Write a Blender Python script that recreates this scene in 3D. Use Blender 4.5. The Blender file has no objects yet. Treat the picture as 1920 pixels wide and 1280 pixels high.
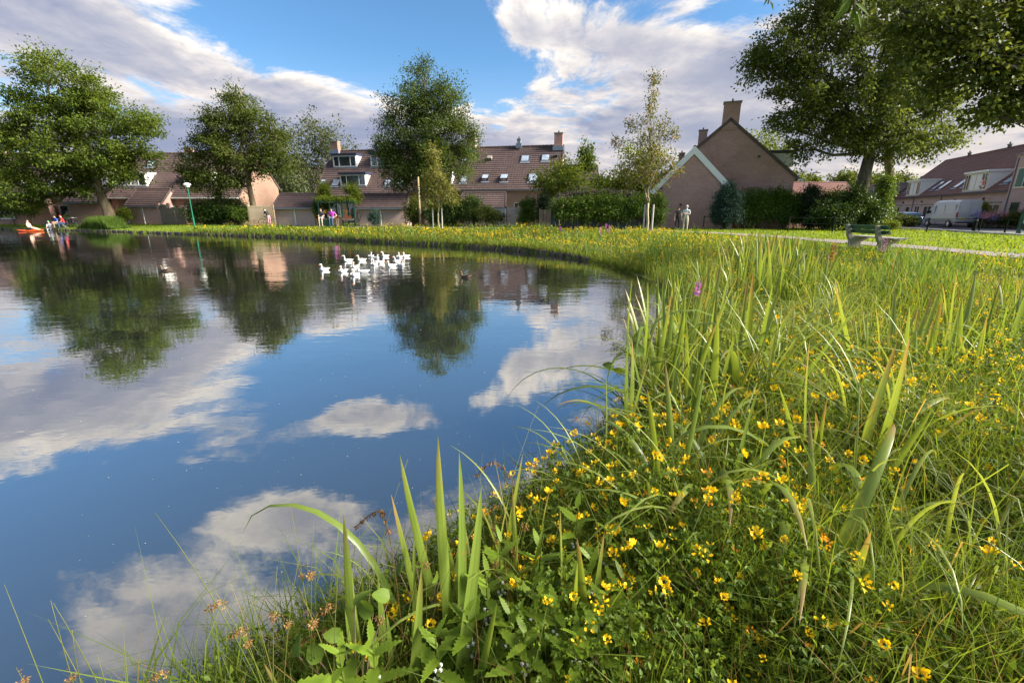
import bpy, bmesh, math, random
import numpy as np
from mathutils import Vector, Matrix

random.seed(7)
RNG = np.random.default_rng(11)
SC = bpy.context.scene
COL = SC.collection
R = math.radians

# ------------------------------------------------------------------ camera
FOC = 853.33                      # focal length in pixels of the 1920 px wide photograph (16 mm lens)
PITCH = math.atan(241.0 / FOC)
CAM_Z = 1.75                      # above the pond surface (z = 0)
cam = bpy.data.cameras.new("camera")
cam.sensor_width = 36.0
cam.lens = 16.0
cam.clip_start = 0.05
cam.clip_end = 4000.0
cam_ob = bpy.data.objects.new("camera", cam)
COL.objects.link(cam_ob)
cam_ob.location = (0, 0, CAM_Z)
cam_ob.rotation_euler = (math.pi / 2 - PITCH, 0, 0)
SC.camera = cam_ob

# ------------------------------------------------------------------ view, exposure
SC.view_settings.view_transform = 'Standard'
SC.view_settings.look = 'None'
SC.view_settings.gamma = 1.0
SC.view_settings.use_curve_mapping = False
SC.view_settings.exposure = 1.78
SC.render.engine = 'CYCLES'
SC.cycles.max_bounces = 9
SC.cycles.diffuse_bounces = 6
SC.cycles.glossy_bounces = 3
SC.cycles.transmission_bounces = 4
SC.cycles.transparent_max_bounces = 4
SC.cycles.caustics_reflective = False
SC.cycles.caustics_refractive = False
SC.cycles.use_denoising = True

# ------------------------------------------------------------------ sun
SUN_AZ, SUN_EL = R(98), R(31)     # azimuth clockwise from the view direction (+Y)
sv = Vector((math.sin(SUN_AZ) * math.cos(SUN_EL), math.cos(SUN_AZ) * math.cos(SUN_EL), math.sin(SUN_EL)))
sun = bpy.data.lights.new("sun", 'SUN')
sun.energy = 5.0
sun.angle = R(26.0)
sun.color = (1.0, 0.93, 0.81)
sun_ob = bpy.data.objects.new("sun", sun)
COL.objects.link(sun_ob)
sun_ob.rotation_euler = sv.to_track_quat('Z', 'Y').to_euler()
sun_ob.location = (60, 30, 40)

# ------------------------------------------------------------------ node helpers
class NT:
    def __init__(self, tree):
        self.t = tree
        self.n = tree.nodes
        self.l = tree.links
        self.n.clear()
    def new(self, kind, **kw):
        nd = self.n.new(kind)
        for k, v in kw.items():
            setattr(nd, k, v)
        return nd
    def set(self, sock, val):
        if isinstance(val, bpy.types.NodeSocket):
            self.l.new(val, sock)
        else:
            sock.default_value = val
    def m(self, op, a, b=None, c=None, clamp=False):
        nd = self.new('ShaderNodeMath', operation=op, use_clamp=clamp)
        self.set(nd.inputs[0], a)
        if b is not None: self.set(nd.inputs[1], b)
        if c is not None: self.set(nd.inputs[2], c)
        return nd.outputs[0]
    def vm(self, op, a, b=None, scale=None):
        nd = self.new('ShaderNodeVectorMath', operation=op)
        self.set(nd.inputs[0], a)
        if b is not None: self.set(nd.inputs[1], b)
        if scale is not None: self.set(nd.inputs[3], scale)
        return nd.outputs[1] if op in ('DOT_PRODUCT', 'LENGTH', 'DISTANCE') else nd.outputs[0]
    def mix(self, f, a, b, blend='MIX'):
        nd = self.new('ShaderNodeMix', data_type='RGBA', blend_type=blend)
        self.set(nd.inputs[0], f); self.set(nd.inputs[6], a); self.set(nd.inputs[7], b)
        return nd.outputs[2]
    def noise(self, vec, scale, detail=3.0, rough=0.5, dist=0.0):
        nd = self.new('ShaderNodeTexNoise')
        if vec is not None: self.l.new(vec, nd.inputs['Vector'])
        self.set(nd.inputs['Scale'], scale); self.set(nd.inputs['Detail'], detail)
        self.set(nd.inputs['Roughness'], rough); self.set(nd.inputs['Distortion'], dist)
        return nd.outputs[0]
    def smooth(self, x, lo, hi, to0=0.0, to1=1.0):
        nd = self.new('ShaderNodeMapRange', interpolation_type='SMOOTHSTEP')
        self.set(nd.inputs[0], x); self.set(nd.inputs[1], lo); self.set(nd.inputs[2], hi)
        self.set(nd.inputs[3], to0); self.set(nd.inputs[4], to1)
        return nd.outputs[0]
    def xyz(self, x, y, z):
        nd = self.new('ShaderNodeCombineXYZ')
        self.set(nd.inputs[0], x); self.set(nd.inputs[1], y); self.set(nd.inputs[2], z)
        return nd.outputs[0]
    def sep(self, v):
        nd = self.new('ShaderNodeSeparateXYZ'); self.l.new(v, nd.inputs[0])
        return nd.outputs

def c4(c, k=1.0):
    return (c[0] * k, c[1] * k, c[2] * k, 1.0)

# ------------------------------------------------------------------ sky with clouds
world = bpy.data.worlds.new("World")
SC.world = world
world.use_nodes = True
w = NT(world.node_tree)
w_out = w.new('ShaderNodeOutputWorld')
w_bg = w.new('ShaderNodeBackground')
w.l.new(w_bg.outputs[0], w_out.inputs[0])
sky = w.new('ShaderNodeTexSky', sky_type='NISHITA')
sky.sun_disc = False
sky.sun_elevation = SUN_EL
sky.sun_rotation = SUN_AZ
sky.air_density = 1.0
sky.dust_density = 0.4
sky.ozone_density = 2.6
SKY_STRENGTH = 0.058
wd = w.new('ShaderNodeTexCoord').outputs['Generated']
dx, dy, dz = w.sep(wd)
zc = w.m('MAXIMUM', dz, 0.0)
den = w.m('ADD', zc, 0.16)
qx = w.m('DIVIDE', dx, den)
qy = w.m('DIVIDE', dy, den)
q = w.xyz(qx, qy, 3.7)
az = w.m('MULTIPLY', w.m('ARCTAN2', dx, dy), 57.29578)
el = w.m('MULTIPLY', w.m('ARCSINE', dz), 57.29578)
# weather: where the cloud banks and the blue gaps of this evening stand (azimuth, elevation, half widths, tilt, amount)
BANKS = [
    (-41, 15.5, 13, 5.0, -12, 0.30), (-29, 11.2, 12, 3.2, -8, 0.28), (-17, 11.5, 9, 2.6, 0, 0.16),
    (-45, 6.0, 26, 4.0, 0, 0.26), (-8, 5.5, 26, 4.0, 0, 0.24), (30, 4.5, 30, 5.0, 0, 0.22),
    (-18, 17.8, 13, 3.6, -6, -0.42), (-36, 27.5, 20, 4.0, 8, -0.42), (-8, 30, 16, 5.5, 0, -0.36), (-60, 34, 10, 8, 0, -0.2), (-24, 21.0, 8, 1.6, -20, -0.25),
    (1.5, 20.5, 6, 3.6, 0, 0.30), (9, 19, 7, 4.5, 0, 0.13), (19, 16.5, 8, 4.5, 0, 0.14), (28, 12.5, 10, 4.0, 0, 0.17), (14, 20, 3, 1.6, 0, -0.10), (9, 15.5, 11, 5, 0, 0.10), (-6, 13.5, 7, 2.5, 0, 0.10), (22, 19, 4, 1.5, 15, -0.10), (2, 12.5, 4.5, 2.2, 20, 0.12), (5, 14.2, 5, 1.5, -20, -0.16), (13, 12.5, 4, 1.5, 0, -0.12),
    (13, 8, 14, 3.0, 0, 0.10), (38, 8, 16, 5, 0, 0.28), (36, 26, 14, 9, 0, 0.15), (60, 14, 22, 14, 0, 0.25),
    (-19, 23.8, 8.5, 2.6, 10, 0.30), (-3, 22.8, 4, 2.4, 0, 0.22), (14, 25, 10, 5, 0, 0.20),
    (-29, 33, 10, 4.2, 24, 0.29), (-46, 38, 12, 6.0, 30, 0.29), (-8, 38.5, 13, 4.4, 0, 0.28), (-34, 44, 12, 4, 10, 0.22), (-2, 46, 18, 5, 0, 0.16),
]
ae = w.xyz(az, el, 0.0)
def gauss_sum(rows, tot):
    for (a, e, sa, se, tilt, amt) in rows:
        mp = w.new('ShaderNodeMapping', vector_type='TEXTURE')
        mp.inputs['Location'].default_value = (a, e, 0); mp.inputs['Rotation'].default_value = (0, 0, R(tilt)); mp.inputs['Scale'].default_value = (sa, se, 1)
        w.l.new(ae, mp.inputs[0])
        tot = w.m('MULTIPLY_ADD', w.m('POWER', 0.36788, w.vm('DOT_PRODUCT', mp.outputs[0], mp.outputs[0])), float(amt), tot)
    return tot
bias = gauss_sum(BANKS, 0.0)
n_a = w.noise(q, 1.25, 8.0, 0.64, 0.35)
n_c = w.noise(q, 4.5, 5.0, 0.62, 0.3)
q2 = w.vm('ADD', q, (0.16 * math.sin(SUN_AZ), 0.16 * math.cos(SUN_AZ), 0.0))
n_b = w.noise(q2, 1.25, 4.0, 0.5, 0.25)
d0 = w.m('ADD', w.m('MULTIPLY', w.m('SUBTRACT', n_a, 0.5), 2.1), bias)
mask = w.smooth(d0, -0.03, 0.20)
thick = w.smooth(d0, 0.12, 0.42)
lit = w.m('MULTIPLY_ADD', w.m('SUBTRACT', n_a, n_b), 3.4, w.m('MULTIPLY_ADD', w.m('SUBTRACT', n_c, 0.5), 1.9, 0.60), clamp=True)
# the thick, grey undersides of the same banks
under = gauss_sum([(-32, 7.0, 24, 3.6, -6, 0.95), (-8, 7.5, 12, 2.4, 0, 0.40), (2, 18.4, 4.5, 1.5, 0, 0.60), (26, 13.5, 8, 2.4, -4, 0.95), (20, 9, 12, 2.4, 0, 0.5), (34, 8.5, 10, 2.0, 0, 0.6), (12, 18, 4, 1.5, 0, 0.5),
                   (20, 7.5, 10, 2.2, 0, 0.25), (-48, 14.5, 10, 3, -20, 0.30), (36, 5.5, 12, 1.6, 0, 0.35), (-30, 35, 10, 3, 20, 0.25), (-44, 42, 14, 6, 20, 0.45), (-8, 41, 14, 3, 0, 0.35), (14, 15.5, 5, 1.6, 0, 0.45)], 0.0)
under = w.m('MULTIPLY', under, w.m('MULTIPLY_ADD', n_b, 1.6, 0.2))
# towards the sun the clouds are lit through, lower down they turn grey and cream
sund = w.vm('DOT_PRODUCT', wd, tuple(sv))
near = w.smooth(sund, -0.15, 0.95)
shade = w.m('MULTIPLY', thick, w.m('SUBTRACT', 0.95, w.m('MULTIPLY', near, 0.35)))
bright = w.m('MULTIPLY', w.m('MULTIPLY', lit, w.m('SUBTRACT', 1.0, w.m('MULTIPLY', shade, 0.72))), w.m('SUBTRACT', 1.0, under, clamp=True))
low = w.smooth(el, 2.0, 22.0)
cl_hi = w.mix(low, (0.375, 0.322, 0.270, 1), (0.372, 0.342, 0.305, 1))
cl_lo = w.mix(near, (0.098, 0.110, 0.158, 1), (0.132, 0.136, 0.162, 1))
ccol = w.mix(w.m('MULTIPLY', bright, 1.25, clamp=True), cl_lo, cl_hi)
base_sky = w.mix(1.0, sky.outputs[0], (SKY_STRENGTH,) * 3 + (1,), 'MULTIPLY')
# the evening's deep blue between the clouds, paler and warm at the skyline
base_sky = w.mix(1.0, base_sky, (0.62, 0.88, 1.02, 1), 'MULTIPLY')
haze_c = w.mix(near, (0.21, 0.24, 0.29, 1), (0.40, 0.32, 0.23, 1))
base_sky = w.mix(w.smooth(el, -2.0, 17.0, 0.85, 0.0), base_sky, haze_c)
final = w.mix(w.m('MULTIPLY', mask, 0.96), base_sky, ccol)
w.l.new(final, w_bg.inputs[0])
w_bg.inputs[1].default_value = 1.0
world.cycles.sampling_method = 'MANUAL'
world.cycles.sample_map_resolution = 512

# ------------------------------------------------------------------ pixel geometry of the photograph (for measuring positions)
SP, CP = math.sin(PITCH), math.cos(PITCH)
def ray(px, py):
    u = (px - 960.0) / FOC; v = (640.0 - py) / FOC
    return u, CP + SP * v, -SP + CP * v
def at(px, py, Y):
    u, f, z = ray(px, py); t = Y / f
    return Vector((u * t, Y, CAM_Z + z * t))
def on_ground(px, py, zg=0.45):
    u, f, z = ray(px, py); t = (zg - CAM_Z) / z
    return Vector((u * t, f * t, zg))
def mpp(px, py, Y):                       # metres per photograph pixel at that place
    u, f, z = ray(px, py); return Y / f / FOC

# ------------------------------------------------------------------ materials
def new_mat(name):
    m = bpy.data.materials.new(name); m.use_nodes = True
    n = NT(m.node_tree)
    out = n.new('ShaderNodeOutputMaterial')
    return m, n, out
def bsdf(n, out, **kw):
    b = n.new('ShaderNodeBsdfPrincipled')
    for k, v in kw.items():
        n.set(b.inputs[k.replace('_', ' ')], v)
    if out is not None: n.l.new(b.outputs[0], out.inputs[0])
    return b
def bump(n, b, h, strength=0.4, dist=0.02):
    bp = n.new('ShaderNodeBump'); bp.inputs['Strength'].default_value = strength; bp.inputs['Distance'].default_value = dist
    n.set(bp.inputs['Height'], h); n.l.new(bp.outputs[0], b.inputs['Normal'])
def m_plain(name, col, rough=0.6, metal=0.0, var=0.25, scale=4.0, bmp=0.0, spec=0.4):
    m, n, out = new_mat(name)
    tc = n.new('ShaderNodeTexCoord').outputs['Object']
    a = n.noise(tc, scale, 6.0, 0.6)
    f = n.m('MULTIPLY_ADD', n.m('SUBTRACT', a, 0.5), 2.0 * var, 1.0)
    cc = n.vm('SCALE', tuple(col), scale=f)
    b = bsdf(n, out, Roughness=rough, Metallic=metal)
    n.l.new(cc, b.inputs['Base Color'])
    b.inputs['Specular IOR Level'].default_value = spec
    if bmp: bump(n, b, n.noise(tc, scale * 6, 5.0, 0.6), 0.5, bmp)
    return m
def m_brick(name, c1, c2, mortar, stain=0.35):
    m, n, out = new_mat(name)
    uv = n.new('ShaderNodeTexCoord').outputs['UV']
    br = n.new('ShaderNodeTexBrick')
    n.l.new(uv, br.inputs['Vector'])
    br.inputs['Scale'].default_value = 1.0
    br.inputs['Brick Width'].default_value = 0.22; br.inputs['Row Height'].default_value = 0.065
    br.inputs['Mortar Size'].default_value = 0.009; br.inputs['Mortar Smooth'].default_value = 0.2
    br.inputs['Color1'].default_value = c4(c1); br.inputs['Color2'].default_value = c4(c2); br.inputs['Mortar'].default_value = c4(mortar)
    big = n.noise(uv, 0.55, 5.0, 0.62)
    fine = n.noise(uv, 9.0, 3.0, 0.6)
    f = n.m('MULTIPLY_ADD', n.m('SUBTRACT', big, 0.5), 2 * stain, n.m('MULTIPLY_ADD', fine, 0.3, 0.85))
    cc = n.vm('SCALE', br.outputs[0], scale=f)
    b = bsdf(n, out, Roughness=0.88); n.l.new(cc, b.inputs['Base Color'])
    b.inputs['Specular IOR Level'].default_value = 0.2
    bump(n, b, n.m('SUBTRACT', 1.0, br.outputs[1]), 0.5, 0.006)
    return m
def m_roof(name, col, pitch=0.3):
    m, n, out = new_mat(name)
    uv = n.new('ShaderNodeTexCoord').outputs['UV']
    ux, uy, _ = n.sep(uv)
    wv = n.m('SINE', n.m('MULTIPLY', ux, 2 * math.pi / pitch))
    cell = n.new('ShaderNodeTexWhiteNoise', noise_dimensions='2D')
    n.l.new(n.xyz(n.m('FLOOR', n.m('DIVIDE', ux, pitch)), n.m('FLOOR', n.m('DIVIDE', uy, 0.34)), 0.0), cell.inputs[0])
    big = n.noise(uv, 0.7, 6.0, 0.65)
    moss = n.noise(uv, 2.3, 5.0, 0.7)
    f = n.m('ADD', n.m('MULTIPLY_ADD', n.m('SUBTRACT', big, 0.5), 0.7, 0.85), n.m('MULTIPLY', cell.outputs[0], 0.22))
    cc = n.vm('SCALE', tuple(col), scale=f)
    cm = n.mix(n.smooth(moss, 0.62, 0.8, 0.0, 0.5), cc, c4((col[0] * 0.8, col[1] * 1.35, col[2] * 0.9)))
    b = bsdf(n, out, Roughness=0.7); n.l.new(cm, b.inputs['Base Color'])
    b.inputs['Specular IOR Level'].default_value = 0.3
    bump(n, b, wv, 0.22, 0.015)
    return m
def m_leaf(name, c1, c2, trans=0.42, rough=0.5, dry=None, tint=1.25, spec=0.2):
    m, n, out = new_mat(name)
    at_ = n.new('ShaderNodeAttribute', attribute_name='rnd')
    oi = n.new('ShaderNodeObjectInfo')
    f = n.m('FRACT', n.m('ADD', at_.outputs['Fac'], n.m('MULTIPLY', oi.outputs['Random'], 0.37)))
    col = n.mix(f, c4(c1), c4(c2))
    if dry is not None:
        col = n.mix(n.smooth(f, 0.9, 0.97), col, c4(dry))
    b = bsdf(n, None, Roughness=rough); n.l.new(col, b.inputs['Base Color'])
    b.inputs['Specular IOR Level'].default_value = spec
    tr = n.new('ShaderNodeBsdfTranslucent')
    n.l.new(n.mix(1.0, col, c4((tint * 1.12, tint, tint * 0.55)), 'MULTIPLY'), tr.inputs[0])
    mx = n.new('ShaderNodeMixShader'); mx.inputs[0].default_value = trans
    n.l.new(b.outputs[0], mx.inputs[1]); n.l.new(tr.outputs[0], mx.inputs[2]); n.l.new(mx.outputs[0], out.inputs[0])
    return m
def m_glass(name, col=(0.03, 0.04, 0.05), rough=0.04):
    m, n, out = new_mat(name)
    tc = n.new('ShaderNodeTexCoord').outputs['Object']
    b = bsdf(n, out, Roughness=rough, IOR=1.7)
    n.l.new(n.vm('SCALE', tuple(col), scale=n.m('MULTIPLY_ADD', n.noise(tc, 1.4, 2.0), 1.2, 0.4)), b.inputs['Base Color'])
    b.inputs['Specular IOR Level'].default_value = 0.8
    return m
def m_bark(name, c1, c2, scale=6.0):
    m, n, out = new_mat(name)
    tc = n.new('ShaderNodeTexCoord').outputs['Object']
    mp = n.new('ShaderNodeMapping'); mp.inputs['Scale'].default_value = (1, 1, 0.25); n.l.new(tc, mp.inputs[0])
    a = n.noise(mp.outputs[0], scale, 6.0, 0.65)
    b = bsdf(n, out, Roughness=0.9); n.l.new(n.mix(n.smooth(a, 0.3, 0.7), c4(c1), c4(c2)), b.inputs['Base Color'])
    b.inputs['Specular IOR Level'].default_value = 0.15
    bump(n, b, a, 0.8, 0.03)
    return m

M = {}
M['brick'] = m_brick('brown_pink_brick', (0.46, 0.265, 0.215), (0.37, 0.20, 0.165), (0.40, 0.29, 0.25))
M['brick_pale'] = m_brick('pale_pink_brick', (0.50, 0.35, 0.305), (0.42, 0.285, 0.25), (0.45, 0.36, 0.33))
M['brick_orange'] = m_brick('orange_brick', (0.27, 0.155, 0.105), (0.22, 0.122, 0.085), (0.25, 0.19, 0.15))
M['brick_grey'] = m_brick('grey_brick', (0.25, 0.21, 0.19), (0.20, 0.165, 0.15), (0.27, 0.24, 0.22))
M['roof'] = m_roof('brown_roof_tiles', (0.088, 0.059, 0.055))
M['roof_red'] = m_roof('red_brown_roof_tiles', (0.165, 0.075, 0.06))
M['roof_dark'] = m_roof('dark_roof_tiles', (0.12, 0.08, 0.07))
M['white'] = m_plain('white_paint', (0.70, 0.69, 0.66), 0.45, var=0.06)
M['cream'] = m_plain('cream_boarding', (0.62, 0.56, 0.44), 0.6, var=0.1)
M['navy'] = m_plain('navy_paint', (0.025, 0.035, 0.075), 0.4, var=0.15)
M['lead'] = m_plain('lead_flashing', (0.22, 0.25, 0.31), 0.5, 0.2, var=0.25)
M['zinc'] = m_plain('zinc_gutter', (0.15, 0.16, 0.18), 0.5, 0.4, var=0.2)
M['frame_dark'] = m_plain('dark_grey_frame', (0.05, 0.05, 0.055), 0.5)
M['glass'] = m_glass('window_glass')
M['curtain'] = m_plain('pale_curtain', (0.50, 0.52, 0.55), 0.8, var=0.2, scale=9)
M['skyglass'] = m_glass('skylight_glass_painted_sheen', (0.34, 0.39, 0.47), 0.02)  # pale base colour stands in for bright sky reflection and white blinds
M['wood'] = m_plain('weathered_wood', (0.20, 0.15, 0.11), 0.85, var=0.45, scale=7, bmp=0.01)
M['wood_grey'] = m_plain('silver_grey_wood', (0.42, 0.40, 0.37), 0.85, var=0.3, scale=7, bmp=0.01)
M['wood_pale'] = m_plain('pale_larch_wood', (0.46, 0.33, 0.20), 0.8, var=0.3, scale=6, bmp=0.01)
M['wet_wood'] = m_plain('wet_bank_timber', (0.085, 0.062, 0.050), 0.6, var=0.55, scale=5, bmp=0.02)
M['green_paint'] = m_plain('dark_green_paint', (0.012, 0.060, 0.042), 0.4, var=0.2)
M['lamp_green'] = m_plain('street_lamp_green', (0.012, 0.14, 0.085), 0.4, var=0.15)
M['post'] = m_plain('black_green_post', (0.010, 0.015, 0.012), 0.95, var=0.2, spec=0.05)
M['concrete'] = m_plain('weathered_concrete', (0.25, 0.22, 0.185), 0.9, var=0.4, scale=8, bmp=0.006)
M['seat_wood'] = m_plain('worn_seat_boards', (0.30, 0.28, 0.25), 0.6, var=0.3, scale=6)
M['bark'] = m_bark('dark_bark', (0.045, 0.036, 0.026), (0.13, 0.105, 0.075))
M['bark_warm'] = m_bark('warm_bark', (0.10, 0.075, 0.045), (0.25, 0.19, 0.12))
M['bark_pale'] = m_bark('pale_bark', (0.28, 0.23, 0.16), (0.45, 0.38, 0.28))
M['black'] = m_plain('black_rubber', (0.012, 0.012, 0.012), 0.7, var=0.2)
M['chrome'] = m_plain('grey_metal', (0.45, 0.46, 0.48), 0.3, 0.8, var=0.1)

M['sign_red'] = m_plain('red_print', (0.60, 0.05, 0.04), 0.5, var=0.05)
M['blind'] = m_plain('green_blind', (0.05, 0.13, 0.11), 0.5, var=0.3, scale=6)
LEAF = {}
LEAF['maple'] = m_leaf('leaf_maple', (0.052, 0.090, 0.012), (0.120, 0.165, 0.020), 0.46)
LEAF['dark'] = m_leaf('leaf_dark', (0.038, 0.068, 0.014), (0.092, 0.130, 0.024), 0.44)
LEAF['street'] = m_leaf('leaf_street_tree', (0.060, 0.092, 0.020), (0.140, 0.172, 0.036), 0.5)
LEAF['olive'] = m_leaf('leaf_olive', (0.046, 0.070, 0.013), (0.105, 0.132, 0.022), 0.44)
LEAF['grey'] = m_leaf('leaf_greygreen', (0.050, 0.070, 0.030), (0.095, 0.115, 0.045), 0.34)
LEAF['lime'] = m_leaf('leaf_lime', (0.075, 0.115, 0.012), (0.15, 0.19, 0.02), 0.45)
LEAF['sapling'] = m_leaf('leaf_sapling', (0.11, 0.125, 0.025), (0.21, 0.205, 0.045), 0.45)
LEAF['sapling2'] = m_leaf('leaf_sapling_green', (0.065, 0.082, 0.016), (0.16, 0.155, 0.03), 0.42, dry=(0.28, 0.12, 0.03))
LEAF['ivy'] = m_leaf('leaf_ivy', (0.025, 0.052, 0.012), (0.075, 0.12, 0.02), 0.25, 0.38)
LEAF['hedge'] = m_leaf('leaf_hedge', (0.045, 0.090, 0.012), (0.12, 0.185, 0.025), 0.35, 0.42)
LEAF['conifer'] = m_leaf('needle_bluegreen', (0.024, 0.058, 0.044), (0.060, 0.110, 0.082), 0.2, 0.6)
LEAF['yew'] = m_leaf('needle_dark', (0.014, 0.026, 0.012), (0.035, 0.055, 0.020), 0.15, 0.6)
LEAF['grass'] = m_leaf('meadow_grass_blade', (0.088, 0.145, 0.017), (0.185, 0.235, 0.032), 0.5, dry=(0.30, 0.20, 0.07))
LEAF['lawn'] = m_leaf('lawn_blade', (0.115, 0.178, 0.013), (0.19, 0.248, 0.02), 0.5)
LEAF['reed'] = m_leaf('reed_blade', (0.065, 0.13, 0.022), (0.14, 0.21, 0.035), 0.45)
LEAF['herb'] = m_leaf('herb_leaf', (0.066, 0.122, 0.013), (0.160, 0.222, 0.024), 0.47)
def m_iris():
    m, n, out = new_mat('iris_blade')
    rnd = n.new('ShaderNodeAttribute', attribute_name='rnd').outputs['Fac']; oi = n.new('ShaderNodeObjectInfo').outputs['Random']
    x, y, z = n.sep(n.new('ShaderNodeTexCoord').outputs['Object'])
    vein = n.noise(n.xyz(n.m('MULTIPLY', x, 2.0), n.m('MULTIPLY', y, 420.0), n.m('MULTIPLY', z, 2.0)), 1.0, 2.0, 0.6)
    blot = n.noise(n.xyz(n.m('ADD', n.m('MULTIPLY', x, 14.0), n.m('MULTIPLY', oi, 50.0)), n.m('MULTIPLY', y, 60.0), n.m('MULTIPLY', z, 14.0)), 1.0, 4.0, 0.7)
    col = n.mix(n.m('ADD', n.m('MULTIPLY', rnd, 0.9), n.m('MULTIPLY', oi, 0.45), clamp=True), c4((0.088, 0.155, 0.026)), c4((0.215, 0.270, 0.044)))
    col = n.vm('SCALE', col, scale=n.m('MULTIPLY_ADD', vein, 0.7, 0.65))
    tipf = n.m('MULTIPLY', n.smooth(rnd, 0.50, 0.60), n.smooth(oi, 0.35, 0.7))
    col = n.mix(n.m('MAXIMUM', tipf, n.smooth(blot, 0.66, 0.74, 0.0, 0.85)), col, c4((0.26, 0.17, 0.06)))
    b = bsdf(n, None, Roughness=0.34); n.l.new(col, b.inputs['Base Color']); b.inputs['Specular IOR Level'].default_value = 0.5
    bump(n, b, vein, 0.25, 0.002)
    tr = n.new('ShaderNodeBsdfTranslucent'); n.l.new(n.mix(1.0, col, c4((1.4, 1.25, 0.7)), 'MULTIPLY'), tr.inputs[0])
    mx = n.new('ShaderNodeMixShader'); mx.inputs[0].default_value = 0.42
    n.l.new(b.outputs[0], mx.inputs[1]); n.l.new(tr.outputs[0], mx.inputs[2]); n.l.new(mx.outputs[0], out.inputs[0])
    return m
LEAF['iris'] = m_iris()
LEAF['sedge'] = m_leaf('sedge_blade', (0.13, 0.20, 0.035), (0.26, 0.30, 0.06), 0.45, 0.35, spec=0.45)
LEAF['nettle'] = m_leaf('gypsywort_leaf', (0.12, 0.195, 0.018), (0.20, 0.28, 0.03), 0.48, 0.42)
LEAF['alder'] = m_leaf('alder_leaf', (0.10, 0.17, 0.02), (0.15, 0.22, 0.03), 0.45)
LEAF['rush'] = m_leaf('rush_stem', (0.085, 0.125, 0.02), (0.17, 0.16, 0.04), 0.2, dry=(0.26, 0.14, 0.05))
LEAF['brown'] = m_leaf('brown_seed', (0.20, 0.105, 0.035), (0.34, 0.20, 0.08), 0.3, 0.8)
LEAF['heather'] = m_leaf('dry_brush', (0.085, 0.068, 0.058), (0.16, 0.135, 0.12), 0.2, 0.9)
LEAF['yellow'] = m_leaf('yellow_petal', (0.78, 0.50, 0.008), (0.84, 0.63, 0.02), 0.35, 0.5, tint=1.0)
LEAF['orange'] = m_leaf('faded_orange_petal', (0.62, 0.24, 0.02), (0.80, 0.42, 0.03), 0.3, 0.6, tint=1.0)
LEAF['purple'] = m_leaf('purple_petal', (0.42, 0.11, 0.50), (0.55, 0.20, 0.58), 0.3, 0.5, tint=1.0)
LEAF['pink'] = m_leaf('pink_petal', (0.62, 0.22, 0.34), (0.75, 0.42, 0.50), 0.3, 0.5, tint=1.0)
LEAF['blue'] = m_leaf('blue_petal', (0.14, 0.16, 0.55), (0.30, 0.32, 0.65), 0.3, 0.5, tint=1.0)
LEAF['red'] = m_leaf('red_petal', (0.55, 0.05, 0.03), (0.70, 0.16, 0.04), 0.3, 0.5, tint=1.0)

# ------------------------------------------------------------------ object helpers
def tag(o, label=None, cat=None, group=None, kind=None):
    if label: o['label'] = label
    if cat: o['category'] = cat
    if group: o['group'] = group
    if kind: o['kind'] = kind
    return o
def empty(name, loc=(0, 0, 0), rz=0.0, label=None, cat=None, group=None):
    o = bpy.data.objects.new(name, None); COL.objects.link(o)
    o.location = loc; o.rotation_euler = (0, 0, rz); o.empty_display_size = 0.2
    return tag(o, label, cat, group)
def link_mesh(name, me, mat=None, parent=None, loc=None):
    o = bpy.data.objects.new(name, me); COL.objects.link(o)
    if mat is not None and len(me.materials) == 0: me.materials.append(mat)
    if parent is not None: o.parent = parent
    if loc is not None: o.location = loc
    return o
def copy_tree(o, parent=None):
    c = o.copy(); COL.objects.link(c); c.parent = parent
    for ch in list(o.children): copy_tree(ch, c)
    return c

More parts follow.
